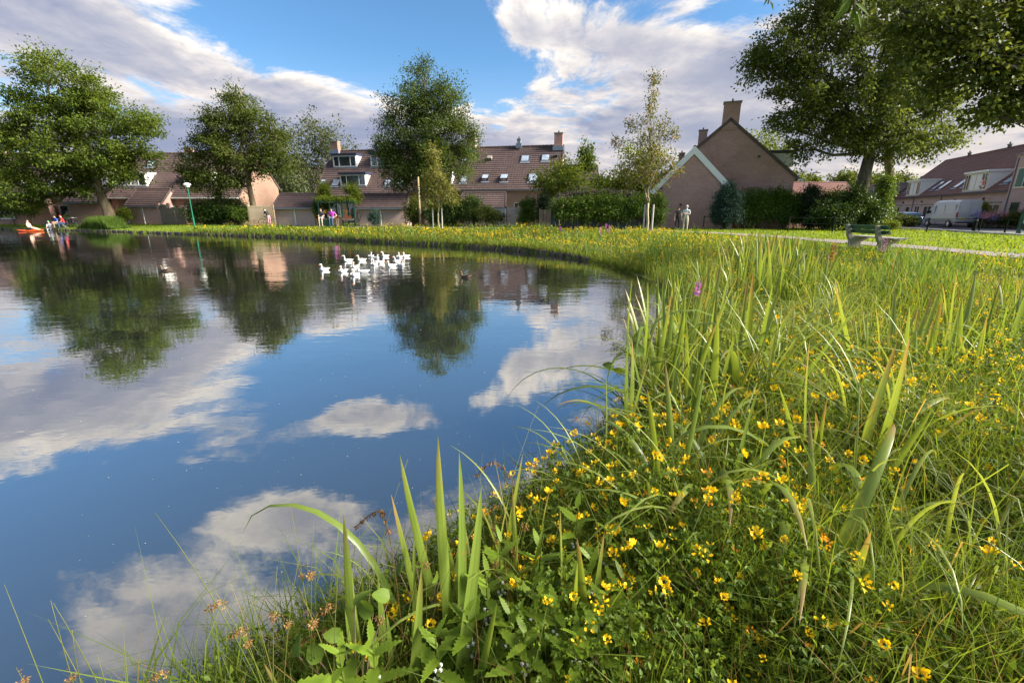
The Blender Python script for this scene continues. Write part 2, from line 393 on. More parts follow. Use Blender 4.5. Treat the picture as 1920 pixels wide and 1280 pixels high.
class MB:
    """collects simple shapes, links them as one mesh object with metre-scaled UVs"""
    def __init__(s): s.v = []; s.f = []
    def add(s, vs, fs):
        b = len(s.v); s.v += [tuple(p) for p in vs]; s.f += [tuple(i + b for i in f) for f in fs]; return s
    def boxb(s, o, e1, e2, e3, a, b, c):
        o, e1, e2, e3 = Vector(o), Vector(e1), Vector(e2), Vector(e3)
        vs = [o + e1 * x + e2 * y + e3 * z for z in c for y in b for x in a]
        return s.add(vs, [(0, 2, 3, 1), (4, 5, 7, 6), (0, 1, 5, 4), (2, 6, 7, 3), (0, 4, 6, 2), (1, 3, 7, 5)])
    def box(s, x0, x1, y0, y1, z0, z1):
        return s.boxb((0, 0, 0), (1, 0, 0), (0, 1, 0), (0, 0, 1), (x0, x1), (y0, y1), (z0, z1))
    def cbox(s, c, size, rz=0.0, tilt=None):
        m = Matrix.Rotation(rz, 3, 'Z')
        if tilt is not None: m = m @ tilt
        h = [k / 2 for k in size]
        return s.boxb(c, m @ Vector((1, 0, 0)), m @ Vector((0, 1, 0)), m @ Vector((0, 0, 1)), (-h[0], h[0]), (-h[1], h[1]), (-h[2], h[2]))
    def prism(s, pts, e1, e2, e3, o, d0, d1):
        """polygon pts in the (e1,e2) plane, extruded along e3 from d0 to d1"""
        o, e1, e2, e3 = Vector(o), Vector(e1), Vector(e2), Vector(e3)
        n = len(pts)
        vs = [o + e1 * p + e2 * q + e3 * d for d in (d0, d1) for (p, q) in pts]
        fs = [tuple(range(n))[::-1], tuple(range(n, 2 * n))] + [(i, (i + 1) % n, n + (i + 1) % n, n + i) for i in range(n)]
        return s.add(vs, fs)
    def tube(s, pts, rads, n=8, caps=True):
        pts = [Vector(p) for p in pts]; b = len(s.v); k = len(pts)
        if not hasattr(rads, '__len__'): rads = [rads] * k
        up = None
        for i, p in enumerate(pts):
            d = (pts[min(i + 1, k - 1)] - pts[max(i - 1, 0)]).normalized()
            if up is None: up = d.orthogonal().normalized()
            up = (up - d * up.dot(d)).normalized(); sd = d.cross(up)
            for j in range(n):
                a = 2 * math.pi * j / n
                s.v.append(tuple(p + (up * math.cos(a) + sd * math.sin(a)) * rads[i]))
        for i in range(k - 1):
            for j in range(n):
                s.f.append((b + i * n + j, b + i * n + (j + 1) % n, b + (i + 1) * n + (j + 1) % n, b + (i + 1) * n + j))
        if caps:
            s.f.append(tuple(b + j for j in range(n))[::-1]); s.f.append(tuple(b + (k - 1) * n + j for j in range(n)))
        return s
    def lathe(s, prof, n=16, o=(0, 0, 0)):
        b = len(s.v)
        for (r, z) in prof:
            for j in range(n):
                a = 2 * math.pi * j / n; s.v.append((o[0] + r * math.cos(a), o[1] + r * math.sin(a), o[2] + z))
        for i in range(len(prof) - 1):
            for j in range(n):
                s.f.append((b + i * n + j, b + i * n + (j + 1) % n, b + (i + 1) * n + (j + 1) % n, b + (i + 1) * n + j))
        s.f.append(tuple(b + j for j in range(n))[::-1]); s.f.append(tuple(b + (len(prof) - 1) * n + j for j in range(n)))
        return s
    def mesh(s, name, smooth=False, bevel=0.0):
        me = bpy.data.meshes.new(name)
        me.from_pydata(s.v, [], s.f); me.update()
        if bevel > 0:
            bm = bmesh.new(); bm.from_mesh(me)
            bmesh.ops.bevel(bm, geom=[e for e in bm.edges if len(e.link_faces) == 2 and e.calc_face_angle(0) > 0.6], offset=bevel, segments=2, affect='EDGES', profile=0.6)
            bm.to_mesh(me); bm.free()
        uv = me.uv_layers.new(name='uv')
        Z = Vector((0, 0, 1)); dat = []
        for p in me.polygons:
            nrm = p.normal
            t = Z.cross(nrm); t = Vector((1, 0, 0)) if t.length < 1e-3 else t.normalized()
            bt = nrm.cross(t)
            for li in p.loop_indices:
                co = me.vertices[me.loops[li].vertex_index].co
                dat += [co.dot(t), co.dot(bt)]
        uv.data.foreach_set('uv', dat)
        if smooth: me.polygons.foreach_set('use_smooth', [True] * len(me.polygons))
        return me
    def build(s, name, mat, parent=None, smooth=False, bevel=0.0):
        return link_mesh(name, s.mesh(name, smooth, bevel), mat, parent)

def np_mesh(name, V, Fc, rnd=None, smooth=False):
    """V (n,3); Fc (m,k) faces of k corners; rnd per-vertex float"""
    me = bpy.data.meshes.new(name)
    V = np.asarray(V, dtype=np.float32); Fc = np.asarray(Fc, dtype=np.int32); m_, k = Fc.shape
    me.vertices.add(len(V)); me.vertices.foreach_set('co', V.ravel())
    me.loops.add(m_ * k); me.loops.foreach_set('vertex_index', Fc.ravel())
    me.polygons.add(m_); me.polygons.foreach_set('loop_start', np.arange(0, m_ * k, k, dtype=np.int32))
    if smooth: me.polygons.foreach_set('use_smooth', np.ones(m_, dtype=bool))
    if rnd is not None:
        a = me.attributes.new('rnd', 'FLOAT', 'POINT'); a.data.foreach_set('value', np.asarray(rnd, dtype=np.float32))
    me.update(calc_edges=True)
    return me

def unit(a):
    return a / np.maximum(np.linalg.norm(a, axis=-1, keepdims=True), 1e-9)
def leaves(P, D, size, width=0.55, fold=0.18, rng=RNG, nrm=None):
    """P (n,3) leaf bases, D (n,3) directions; returns V,F,rnd for folded rhombic leaves (2 triangles each)"""
    n = len(P); D = unit(D)
    up = rng.normal(size=(n, 3)) if nrm is None else nrm
    S = unit(np.cross(D, up)); N = np.cross(S, D)
    sz = np.broadcast_to(np.asarray(size, dtype=float), (n,))[:, None]
    b = P; tip = P + D * sz - N * sz * 0.08
    l = P + D * sz * 0.45 + S * sz * width * 0.5 + N * sz * fold
    r = P + D * sz * 0.45 - S * sz * width * 0.5 + N * sz * fold
    V = np.stack([b, r, tip, l], 1).reshape(-1, 3)
    i = np.arange(n, dtype=np.int32)[:, None] * 4
    F = np.concatenate([i + np.array([[0, 1, 2]]), i + np.array([[0, 2, 3]])], 0)
    rn = np.repeat(rng.random(n), 4)
    return V, F, rn
def merge(parts):
    Vs, Fs, Rs, o = [], [], [], 0
    for V, F, r in parts:
        Vs.append(V); Fs.append(F + o); Rs.append(r); o += len(V)
    return np.concatenate(Vs), np.concatenate(Fs), np.concatenate(Rs)
def blades(P, H, lean, W, curl=0.5, rng=RNG):
    """upright grass blades: roots P, heights H, lean (n,2) horizontal tip offset / H, widths W; 3 triangles each"""
    n = len(P); H = np.asarray(H)[:, None]; W = np.broadcast_to(np.asarray(W), (n,))[:, None]
    a = rng.random(n) * 2 * np.pi
    S = np.stack([np.cos(a), np.sin(a), np.zeros(n)], 1)
    L = np.concatenate([lean, np.zeros((n, 1))], 1)
    mid = P + L * H * 0.35 + np.array([[0, 0, 1.0]]) * H * 0.58
    tip = P + L * H * 1.0 + np.array([[0, 0, 1.0]]) * H * (1.0 - curl * (L ** 2).sum(1, keepdims=True))
    V = np.stack([P - S * W / 2, P + S * W / 2, mid - S * W * 0.42, mid + S * W * 0.42, tip], 1).reshape(-1, 3)
    i = np.arange(n, dtype=np.int32)[:, None] * 5
    F = np.concatenate([i + np.array([[0, 1, 3]]), i + np.array([[0, 3, 2]]), i + np.array([[2, 3, 4]])], 0)
    return V, F, np.repeat(rng.random(n), 5)

# ------------------------------------------------------------------ terrain
SHORE = np.array([(-90, 62), (-72, 55.5), (-56, 51.5), (-43, 47), (-26.7, 38.9), (-15.2, 33.2), (-6.2, 26.9), (-1.63, 23.6), (1.4, 20.2), (2.9, 17.2),
                  (3.75, 12.8), (3.5, 10.3), (2.5, 7.0), (1.55, 4.6), (0.86, 3.22), (0.24, 2.48), (-0.30, 1.95), (-0.78, 1.46), (-1.22, 0.95), (-1.9, 0.2),
                  (-2.6, -2.5), (-6, -9), (-16, -28), (-70, -48), (-150, -40), (-160, 40)], dtype=float)
def smooth_closed(P, k=6):
    n = len(P); out = []
    for i in range(n):
        p0, p1, p2, p3 = P[i - 1], P[i], P[(i + 1) % n], P[(i + 2) % n]
        for j in range(k):
            t = j / k
            out.append(0.5 * ((2 * p1) + (-p0 + p2) * t + (2 * p0 - 5 * p1 + 4 * p2 - p3) * t * t + (-p0 + 3 * p1 - 3 * p2 + p3) * t ** 3))
    return np.array(out)
SHORE_S = smooth_closed(SHORE, 5)
def in_poly(P, poly):
    x, y = P[:, 0], P[:, 1]; c = np.zeros(len(P), bool); j = len(poly) - 1
    for i in range(len(poly)):
        xi, yi = poly[i]; xj, yj = poly[j]
        hit = ((yi > y) != (yj > y)) & (x < (xj - xi) * (y - yi) / (yj - yi + 1e-12) + xi)
        c ^= hit; j = i
    return c
def seg_dist(P, poly, closed=True):
    d = np.full(len(P), 1e9); n = len(poly)
    for i in range(n if closed else n - 1):
        a, b = poly[i], poly[(i + 1) % n]; ab = b - a
        t = np.clip(((P - a) @ ab) / (ab @ ab + 1e-12), 0, 1)
        d = np.minimum(d, np.linalg.norm(P - a - t[:, None] * ab, axis=1))
    return d
def shore_dist(P):
    d = seg_dist(P, SHORE_S)
    return np.where(in_poly(P, SHORE_S), -d, d)
def sstep(x, a, b):
    t = np.clip((x - a) / (b - a), 0, 1); return t * t * (3 - 2 * t)
def ground_z(P, d=None):
    P = np.asarray(P, dtype=float).reshape(-1, 2)
    if d is None: d = shore_dist(P)
    far = sstep(P[:, 1], 13, 22) * sstep(-P[:, 0], -3.2, -1.5)           # the far bank has a timber edge
    soft = 0.02 + 0.24 * sstep(d, -0.05, 1.3) + 0.24 * sstep(d, 1.0, 7.0)
    hard = 0.20 + 0.30 * sstep(d, 0.0, 6.0)
    top = soft * (1 - far) + hard * far - 0.14 * sstep(P[:, 0], 16, 34) * sstep(60 - P[:, 1], -20, 10)
    und = 0.02 * np.sin(P[:, 0] * 1.7 + 0.6 * P[:, 1]) * np.sin(P[:, 1] * 1.3) * sstep(d, 0.3, 2)
    bed = np.where(far > 0.5, -0.5 * sstep(-d, 0.0, 0.12) - 0.2 + 0.2 * (d > -0.001), -0.6 * sstep(-d, 0.0, 2.0))
    return np.where(d >= 0, top + und, np.minimum(bed, 0.0))
def gz(x, y):
    return float(ground_z(np.array([[x, y]]))[0])
MEADOW_EDGE = np.array([(-24, 41.0), (-13, 37.0), (-4, 33.5), (2, 31), (7, 29.5), (9.5, 26), (10.6, 20), (10.2, 15), (11.2, 11), (12.5, 9), (16, 8), (20, -6), (-2.6, -6)])
MEADOW = np.vstack([np.array([(-28.5, 41.3)]), MEADOW_EDGE, SHORE[20:3:-1]])     # the unmown flowery strip round the pond
def in_meadow(P):
    return in_poly(P, MEADOW) & (shore_dist(P) > -0.04)

def make_ground():
    def geo_to(a, b, n): return a + (b - a) * (np.geomspace(1, 60, n) - 1) / 59
    xs = np.concatenate([-geo_to(72, 900, 16)[::-1], np.arange(-71.5, -26, 0.5), np.arange(-26, 6, 0.22), np.arange(6, 40, 0.7), geo_to(40, 900, 18)])
    ys = np.concatenate([-geo_to(8, 900, 18)[::-1], np.arange(-7.5, 30, 0.2), np.arange(30, 62, 0.4), geo_to(62, 900, 18)])
    X, Y = np.meshgrid(xs, ys); P = np.stack([X.ravel(), Y.ravel()], 1)
    far = sstep(P[:, 1], 13, 22) * sstep(-P[:, 0], -3.2, -1.5)
    Z = ground_z(P, shore_dist(P) + 0.12 * far)
    n = len(xs); i = np.arange((n - 1) * (len(ys) - 1)); r, c = i // (n - 1), i % (n - 1); a = r * n + c
    F = np.stack([a, a + 1, a + n + 1, a + n], 1)
    me = np_mesh('ground', np.column_stack([P, Z]), F, in_poly(P, MEADOW).astype(float), smooth=True)
    m, nt, out = new_mat('ground_soil_and_lawn')
    tc = nt.new('ShaderNodeTexCoord').outputs['Object']
    md = nt.new('ShaderNodeAttribute', attribute_name='rnd').outputs['Fac']
    a1 = nt.noise(tc, 0.35, 6, 0.6); a2 = nt.noise(tc, 14.0, 5, 0.7); a3 = nt.noise(tc, 2.2, 5, 0.6)
    lawn = nt.mix(nt.smooth(a1, 0.3, 0.7), (0.155, 0.198, 0.016, 1), (0.112, 0.165, 0.018, 1))
    lawn = nt.mix(nt.smooth(a3, 0.5, 0.75, 0, 0.45), lawn, (0.17, 0.205, 0.03, 1))
    lawn = nt.vm('SCALE', lawn, scale=nt.m('MULTIPLY_ADD', a2, 0.9, 0.55))
    soil = nt.mix(a2, (0.050, 0.048, 0.022, 1), (0.070, 0.085, 0.024, 1))
    b = bsdf(nt, out, Roughness=0.9); nt.l.new(nt.mix(md, lawn, soil), b.inputs['Base Color'])
    b.inputs['Specular IOR Level'].default_value = 0.1
    bump(nt, b, nt.noise(tc, 40.0, 4, 0.7), 0.9, 0.03)
    o = link_mesh('ground', me, m); tag(o, kind='structure')
make_ground()

# ------------------------------------------------------------------ water
DUCK_C = (-3.4, 15.0)
def make_water():
    me = bpy.data.meshes.new('pond_water')
    me.from_pydata([(-165, -60, 0), (8, -60, 0), (8, 70, 0), (-165, 70, 0)], [], [(0, 1, 2, 3)])
    m, n, out = new_mat('pond_water')
    geo = n.new('ShaderNodeNewGeometry').outputs['Position']
    px, py, pz = n.sep(geo)
    mp = n.new('ShaderNodeMapping'); mp.inputs['Scale'].default_value = (0.55, 1.0, 1.0); mp.inputs['Rotation'].default_value = (0, 0, R(12)); n.l.new(geo, mp.inputs[0])
    r1 = n.noise(mp.outputs[0], 4.2, 3.0, 0.55, 0.3)
    r2 = n.noise(mp.outputs[0], 0.55, 2.0, 0.5, 0.6)
    r3 = n.noise(mp.outputs[0], 10.0, 2.0, 0.5)
    calm = n.smooth(n.noise(mp.outputs[0], 0.12, 3.0, 0.6), 0.38, 0.62, 0.35, 1.0)
    dist = n.smooth(py, 2.0, 14.0, 0.30, 1.0)
    dd = n.vm('DISTANCE', geo, (DUCK_C[0], DUCK_C[1], 0.0))
    wake = n.smooth(dd, 0.5, 4.2, 1.0, 0.0)
    ring = n.m('MULTIPLY', n.m('SINE', n.m('ADD', n.m('MULTIPLY', dd, 9.0), n.m('MULTIPLY', r1, 9.0))), wake)
    h = n.m('MULTIPLY', n.m('MULTIPLY', n.m('MULTIPLY_ADD', r2, 0.016, n.m('MULTIPLY_ADD', r1, 0.0060, n.m('MULTIPLY', r3, 0.0006))), calm), dist)
    h = n.m('ADD', h, n.m('MULTIPLY', ring, 0.0035))
    b = n.new('ShaderNodeBsdfDiffuse')
    tint = n.noise(geo, 0.3, 4.0, 0.6)
    n.l.new(n.mix(tint, (0.022, 0.027, 0.026, 1), (0.036, 0.040, 0.032, 1)), b.inputs[0])
    g = n.new('ShaderNodeBsdfGlossy'); g.inputs['Roughness'].default_value = 0.012
    bp = n.new('ShaderNodeBump'); bp.inputs['Strength'].default_value = 1.0; bp.inputs['Distance'].default_value = 1.0
    n.l.new(h, bp.inputs['Height']); n.l.new(bp.outputs[0], g.inputs['Normal'])
    lw = n.new('ShaderNodeLayerWeight'); lw.inputs['Blend'].default_value = 0.5
    refl = n.m('MULTIPLY_ADD', n.m('POWER', lw.outputs['Facing'], 1.7), 0.66, 0.34)
    mx = n.new('ShaderNodeMixShader'); n.l.new(refl, mx.inputs[0]); n.l.new(b.outputs[0], mx.inputs[1]); n.l.new(g.outputs[0], mx.inputs[2])
    n.l.new(mx.outputs[0], out.inputs[0])
    o = link_mesh('pond_water', me, m); tag(o, kind='structure')
make_water()

# ------------------------------------------------------------------ path and road
def strip(name, pts, width, lift, mat, parent=None):
    P = np.array(pts, dtype=float); n = len(P); L, Rr = [], []
    for i in range(n):
        d = P[min(i + 1, n - 1)] - P[max(i - 1, 0)]; d /= np.linalg.norm(d); nn = np.array([-d[1], d[0]])
        L.append(P[i] + nn * width / 2); Rr.append(P[i] - nn * width / 2)
    V = []
    for a, c, b in zip(L, P, Rr): 
        for q_ in (a, c, b): V.append((q_[0], q_[1], gz(*q_) + lift))
    F = []
    for i in range(n - 1):
        for k in (0, 1): F.append((i * 3 + k, i * 3 + k + 1, i * 3 + k + 4, i * 3 + k + 3))
    me = bpy.data.meshes.new(name); me.from_pydata(V, [], F); me.update()
    o = link_mesh(name, me, mat, parent); return tag(o, kind='structure')
def smooth_open(P, k=8):
    P = np.array(P, dtype=float); n = len(P); out = []
    for i in range(n - 1):
        p0, p1, p2, p3 = P[max(i - 1, 0)], P[i], P[i + 1], P[min(i + 2, n - 1)]
        for j in range(k):
            t = j / k
            out.append(0.5 * ((2 * p1) + (-p0 + p2) * t + (2 * p0 - 5 * p1 + 4 * p2 - p3) * t * t + (-p0 + 3 * p1 - 3 * p2 + p3) * t ** 3))
    out.append(P[-1]); return np.array(out)
M['path'] = m_plain('pink_grey_path', (0.17, 0.14, 0.13), 0.9, var=0.35, scale=3, bmp=0.004)
M['asphalt'] = m_plain('street_asphalt', (0.075, 0.075, 0.08), 0.85, var=0.3, scale=2, bmp=0.004)
M['kerb'] = m_plain('pale_kerb_stone', (0.50, 0.48, 0.45), 0.8, var=0.2, scale=3)
PATH_PTS = smooth_open([(16.8, 5), (15.6, 11), (15.0, 15), (14.4, 22), (12.9, 29), (9, 34.5), (2, 38.0), (-9, 41.5), (-22, 46.5), (-34, 52.0), (-48, 57.5), (-75, 66)], 8)
strip('path', PATH_PTS, 1.7, 0.035, M['path'])
RD = Vector((0.28, 0.96, 0)).normalized(); RN = Vector((0.96, -0.28, 0))
KERB0 = Vector((33.6, 37.0, 0))
road_c = [KERB0 + RN * 4.6 + RD * s_ for s_ in range(-40, 90, 10)]
strip('road', [(p.x, p.y) for p in road_c], 8.8, 0.02, M['asphalt'])
strip('far_pavement', [((p + RN * 6.0).x, (p + RN * 6.0).y) for p in road_c], 3.0, 0.10, M['path'])
kb = MB()
kr = empty('kerb', KERB0); tag(kr, kind='structure')
kbm = MB().box(-0.08, 0.08, -0.49, 0.49, 0, 0.14).mesh('kerb_stone', bevel=0.012)
for i in range(-30, 62):
    p = KERB0 + RD * (i * 1.0)
    o = link_mesh('kerb_stone', kbm, M['kerb'], kr, (p.x - KERB0.x, p.y - KERB0.y, gz(p.x, p.y) + 0.0)); o.rotation_euler.z = -math.atan2(RD.x, RD.y)

# ------------------------------------------------------------------ houses: everything in a local frame, facade along +x, front towards -y
EX, EY, EZ = Vector((1, 0, 0)), Vector((0, 1, 0)), Vector((0, 0, 1))
def window(parent, o, e1, e2, nrm, w_, h_, panes=(1.0,), frame=0.07, mat='white', glass='glass', name='window', sill=True, deep=0.05):
    """window standing in the plane (e1,e2), nrm outwards; panes = relative widths; each pane a sub-part"""
    o, e1, e2, nrm = Vector(o), Vector(e1), Vector(e2), Vector(nrm)
    mb = MB(); tot = float(sum(panes)); x = 0.0
    mb.boxb(o, e1, e2, nrm, (0, w_), (0, frame), (0, deep)); mb.boxb(o, e1, e2, nrm, (0, w_), (h_ - frame, h_), (0, deep))
    edges = [0.0]
    for p in panes: edges.append(edges[-1] + p / tot * w_)
    for i, e in enumerate(edges):
        a0 = max(0, min(e - frame / 2, w_ - frame)); 
        mb.boxb(o, e1, e2, nrm, (a0, a0 + frame), (frame, h_ - frame), (0, deep - 0.002))
    if sill: mb.boxb(o, e1, e2, nrm, (-0.05, w_ + 0.05), (-0.05, -0.002), (0, deep + 0.07))
    f = mb.build(name, M[mat], parent)
    for i in range(len(panes)):
        g = glass[i % len(glass)] if isinstance(glass, (list, tuple)) else glass
        MB().boxb(o, e1, e2, nrm, (edges[i] + frame * 0.6, edges[i + 1] - frame * 0.6), (frame * 0.8, h_ - frame * 0.8), (0.004, 0.016)).build('pane', M[g], f)
    return f

class Slope:
    """front roof slope of a house: from the eaves (y=ye, z=ze) up to the ridge (y=yr, z=zr)"""
    def __init__(s, ye, ze, yr, zr):
        s.ye, s.ze, s.yr, s.zr = ye, ze, yr, zr
        d = Vector((0, yr - ye, zr - ze)); s.len = d.length; s.d = d.normalized()
        s.n = Vector((0, -s.d.z, s.d.y)) if yr > ye else Vector((0, s.d.z, -s.d.y))
    def y_at(s, z): return s.ye + (s.yr - s.ye) * (z - s.ze) / (s.zr - s.ze)
    def z_at(s, y): return s.ze + (s.zr - s.ze) * (y - s.ye) / (s.yr - s.ye)
def tiled(mb, sl, x0, x1, step=0.34, lift=0.04):
    n = max(2, int(round(sl.len / step))); o = Vector((0, sl.ye, sl.ze)); h = sl.len / n
    for i in range(n):
        a, b = i * h, (i + 1) * h
        p = [o + EX * x0 + sl.d * a + sl.n * lift, o + EX * x1 + sl.d * a + sl.n * lift, o + EX * x1 + sl.d * b, o + EX * x0 + sl.d * b, o + EX * x0 + sl.d * a - sl.n * 0.02, o + EX * x1 + sl.d * a - sl.n * 0.02]
        mb.add(p, [(0, 1, 2, 3), (4, 5, 1, 0), (4, 0, 3), (5, 2, 1)] if sl.yr > sl.ye else [(0, 3, 2, 1), (4, 0, 1, 5), (4, 3, 0), (5, 1, 2)])
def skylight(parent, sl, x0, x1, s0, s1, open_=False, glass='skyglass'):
    o = Vector((0, sl.ye, sl.ze)); t = 0.075
    mb = MB()
    for (a, b) in (((x0, x0 + t), (s0, s1)), ((x1 - t, x1), (s0, s1)), ((x0 + t, x1 - t), (s0, s0 + t)), ((x0 + t, x1 - t), (s1 - t, s1))):
        mb.boxb(o, EX, sl.d, sl.n, a, b, (0.0, 0.12))
    f = mb.build('skylight', M['frame_dark'], parent)
    MB().boxb(o, EX, sl.d, sl.n, (x0 - 0.05, x1 + 0.05), (s0 - 0.22, s0 - 0.003), (0.05, 0.075)).build('flashing', M['lead'], f)
    e2, nn = sl.d, sl.n; oo = o
    if open_:
        ang = R(-14); m = Matrix.Rotation(ang, 3, 'X'); top = o + sl.d * s1
        e2 = m @ sl.d; nn = m @ sl.n; oo = top - e2 * s1 + sl.n * 0.1
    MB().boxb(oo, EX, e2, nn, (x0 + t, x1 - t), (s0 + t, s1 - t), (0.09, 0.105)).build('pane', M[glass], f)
    return f
def dormer(parent, sl, x0, x1, z0, z1, fascia='white', panes=(1, 1.9, 1), glass='glass', cheek='white', win_frame='white'):
    yf = sl.y_at(z0) - 0.06; yb = sl.y_at(z1) + 0.3; ybot = sl.y_at(z0)
    mb = MB()
    mb.prism([(yf, z0 - 0.05), (yf, z1), (yb, z1), (sl.y_at(z1 - 0.1), z1 - 0.1)], EY, EZ, EX, (0, 0, 0), x0, x1)
    d = mb.build('dormer', M[cheek], parent)
    MB().box(x0 - 0.12, x1 + 0.12, yf - 0.22, yb, z1 + 0.002, z1 + 0.2).build('fascia', M[fascia], d)
    MB().boxb((0, yf, z0), EX, EZ, (0, -1, 0), (x0 - 0.06, x1 + 0.06), (-0.14, -0.05), (0.0, 0.12)).build('flashing', M['lead'], d)
    wd_ = x1 - x0 - 0.16; fr = MB(); h_ = z1 - z0 - 0.10
    o = Vector((x0 + 0.08, yf - 0.002, z0 + 0.03)); tot = float(sum(panes)); edges = [0.0]
    for p in panes: edges.append(edges[-1] + p / tot * wd_)
    t = 0.09
    fr.boxb(o, EX, EZ, (0, -1, 0), (0, wd_), (0, t), (0, 0.06)); fr.boxb(o, EX, EZ, (0, -1, 0), (0, wd_), (h_ - t, h_), (0, 0.06))
    for e in edges:
        a0 = max(0, min(e - t / 2, wd_ - t)); fr.boxb(o, EX, EZ, (0, -1, 0), (a0, a0 + t), (t, h_ - t), (0, 0.058))
    fr.build('window_frame', M[win_frame], d)
    for i in range(len(panes)):
        g = glass[i % len(glass)] if isinstance(glass, (list, tuple)) else glass
        MB().boxb(o, EX, EZ, (0, -1, 0), (edges[i] + 0.05, edges[i + 1] - 0.05), (t * 0.8, h_ - t * 0.8), (0.004, 0.02)).build('pane', M[g], d)
    return d
def chimney(parent, x, y, z0, z1, w_=0.9, d_=0.6, mat='brick', flash=True, rz=0):
    c = MB().box(x - w_ / 2, x + w_ / 2, y - d_ / 2, y + d_ / 2, z0, z1).build('chimney', M[mat], parent)
    MB().box(x - w_ / 2 - 0.05, x + w_ / 2 + 0.05, y - d_ / 2 - 0.05, y + d_ / 2 + 0.05, z1 + 0.002, z1 + 0.10).build('cap', M['concrete'], c)
    MB().tube([(x, y, z1 + 0.1), (x, y, z1 + 0.32)], [0.10, 0.08], 8).build('pot', M['frame_dark'], c)
    if flash: MB().box(x - w_ / 2 - 0.14, x + w_ / 2 + 0.14, y - d_ / 2 - 0.12, y - d_ / 2 - 0.003, z0 + 0.25, z0 + 0.75).build('flashing', M['lead'], c)
    return c
def house_shell(root, x0, x1, sl, yb, zb, wall='brick', roof='roof', zg=0.0, left_gable=True, right_gable=True, ridge_over=0.0, gutter='zinc', verge='roof'):
    """walls, tiled two-sided roof, ridge, gutter; yb,zb back eaves"""
    fy = sl.ye + 0.35
    zf = sl.z_at(fy) - 0.06; bs = Slope(yb, zb, sl.yr, sl.zr)
    by = yb - 0.35; zbk = bs.z_at(by) - 0.06
    prof = [(fy, zg - 0.3), (fy, zf), (sl.yr, sl.zr - 0.08), (by, zbk), (by, zg - 0.3)]
    MB().prism(prof, EY, EZ, EX, (0, 0, 0), x0 + 0.02, x1 - 0.02).build('wall', M[wall], root)
    mb = MB(); tiled(mb, sl, x0 - ridge_over, x1 + ridge_over); tiled(mb, bs, x0 - ridge_over, x1 + ridge_over)
    rf = mb.build('roof', M[roof], root)
    rd = MB(); n = max(2, int((x1 - x0) / 0.42)); hh = (x1 - x0 + 2 * ridge_over) / n
    for i in range(n):
        a = x0 - ridge_over + i * hh
        rd.tube([(a, sl.yr, sl.zr - 0.01), (a + hh * 1.04, sl.yr, sl.zr + 0.012)], [0.12, 0.135], 8)
    rd.build('ridge_tiles', M[roof], rf)
    if gutter:
        MB().box(x0, x1, sl.ye - 0.12, sl.ye + 0.02, sl.ze - 0.16, sl.ze - 0.02).build('gutter', M[gutter], root)
    for s_, on in ((x0, left_gable), (x1, right_gable)):
        if on:
            sg = -1 if s_ == x0 else 1
            v = MB()
            for S in (sl, bs):
                v.boxb((s_ + sg * (ridge_over + 0.03), S.ye, S.ze), EX, S.d, S.n, (-0.05, 0.05), (0, S.len + 0.03), (-0.16, 0.075))
            v.build('verge', M[verge], rf)
    return rf
def downpipe(root, x, y, z0, z1, mat='zinc'):
    MB().tube([(x, y, z0), (x, y, z1)], 0.05, 8).build('drainpipe', M[mat], root)

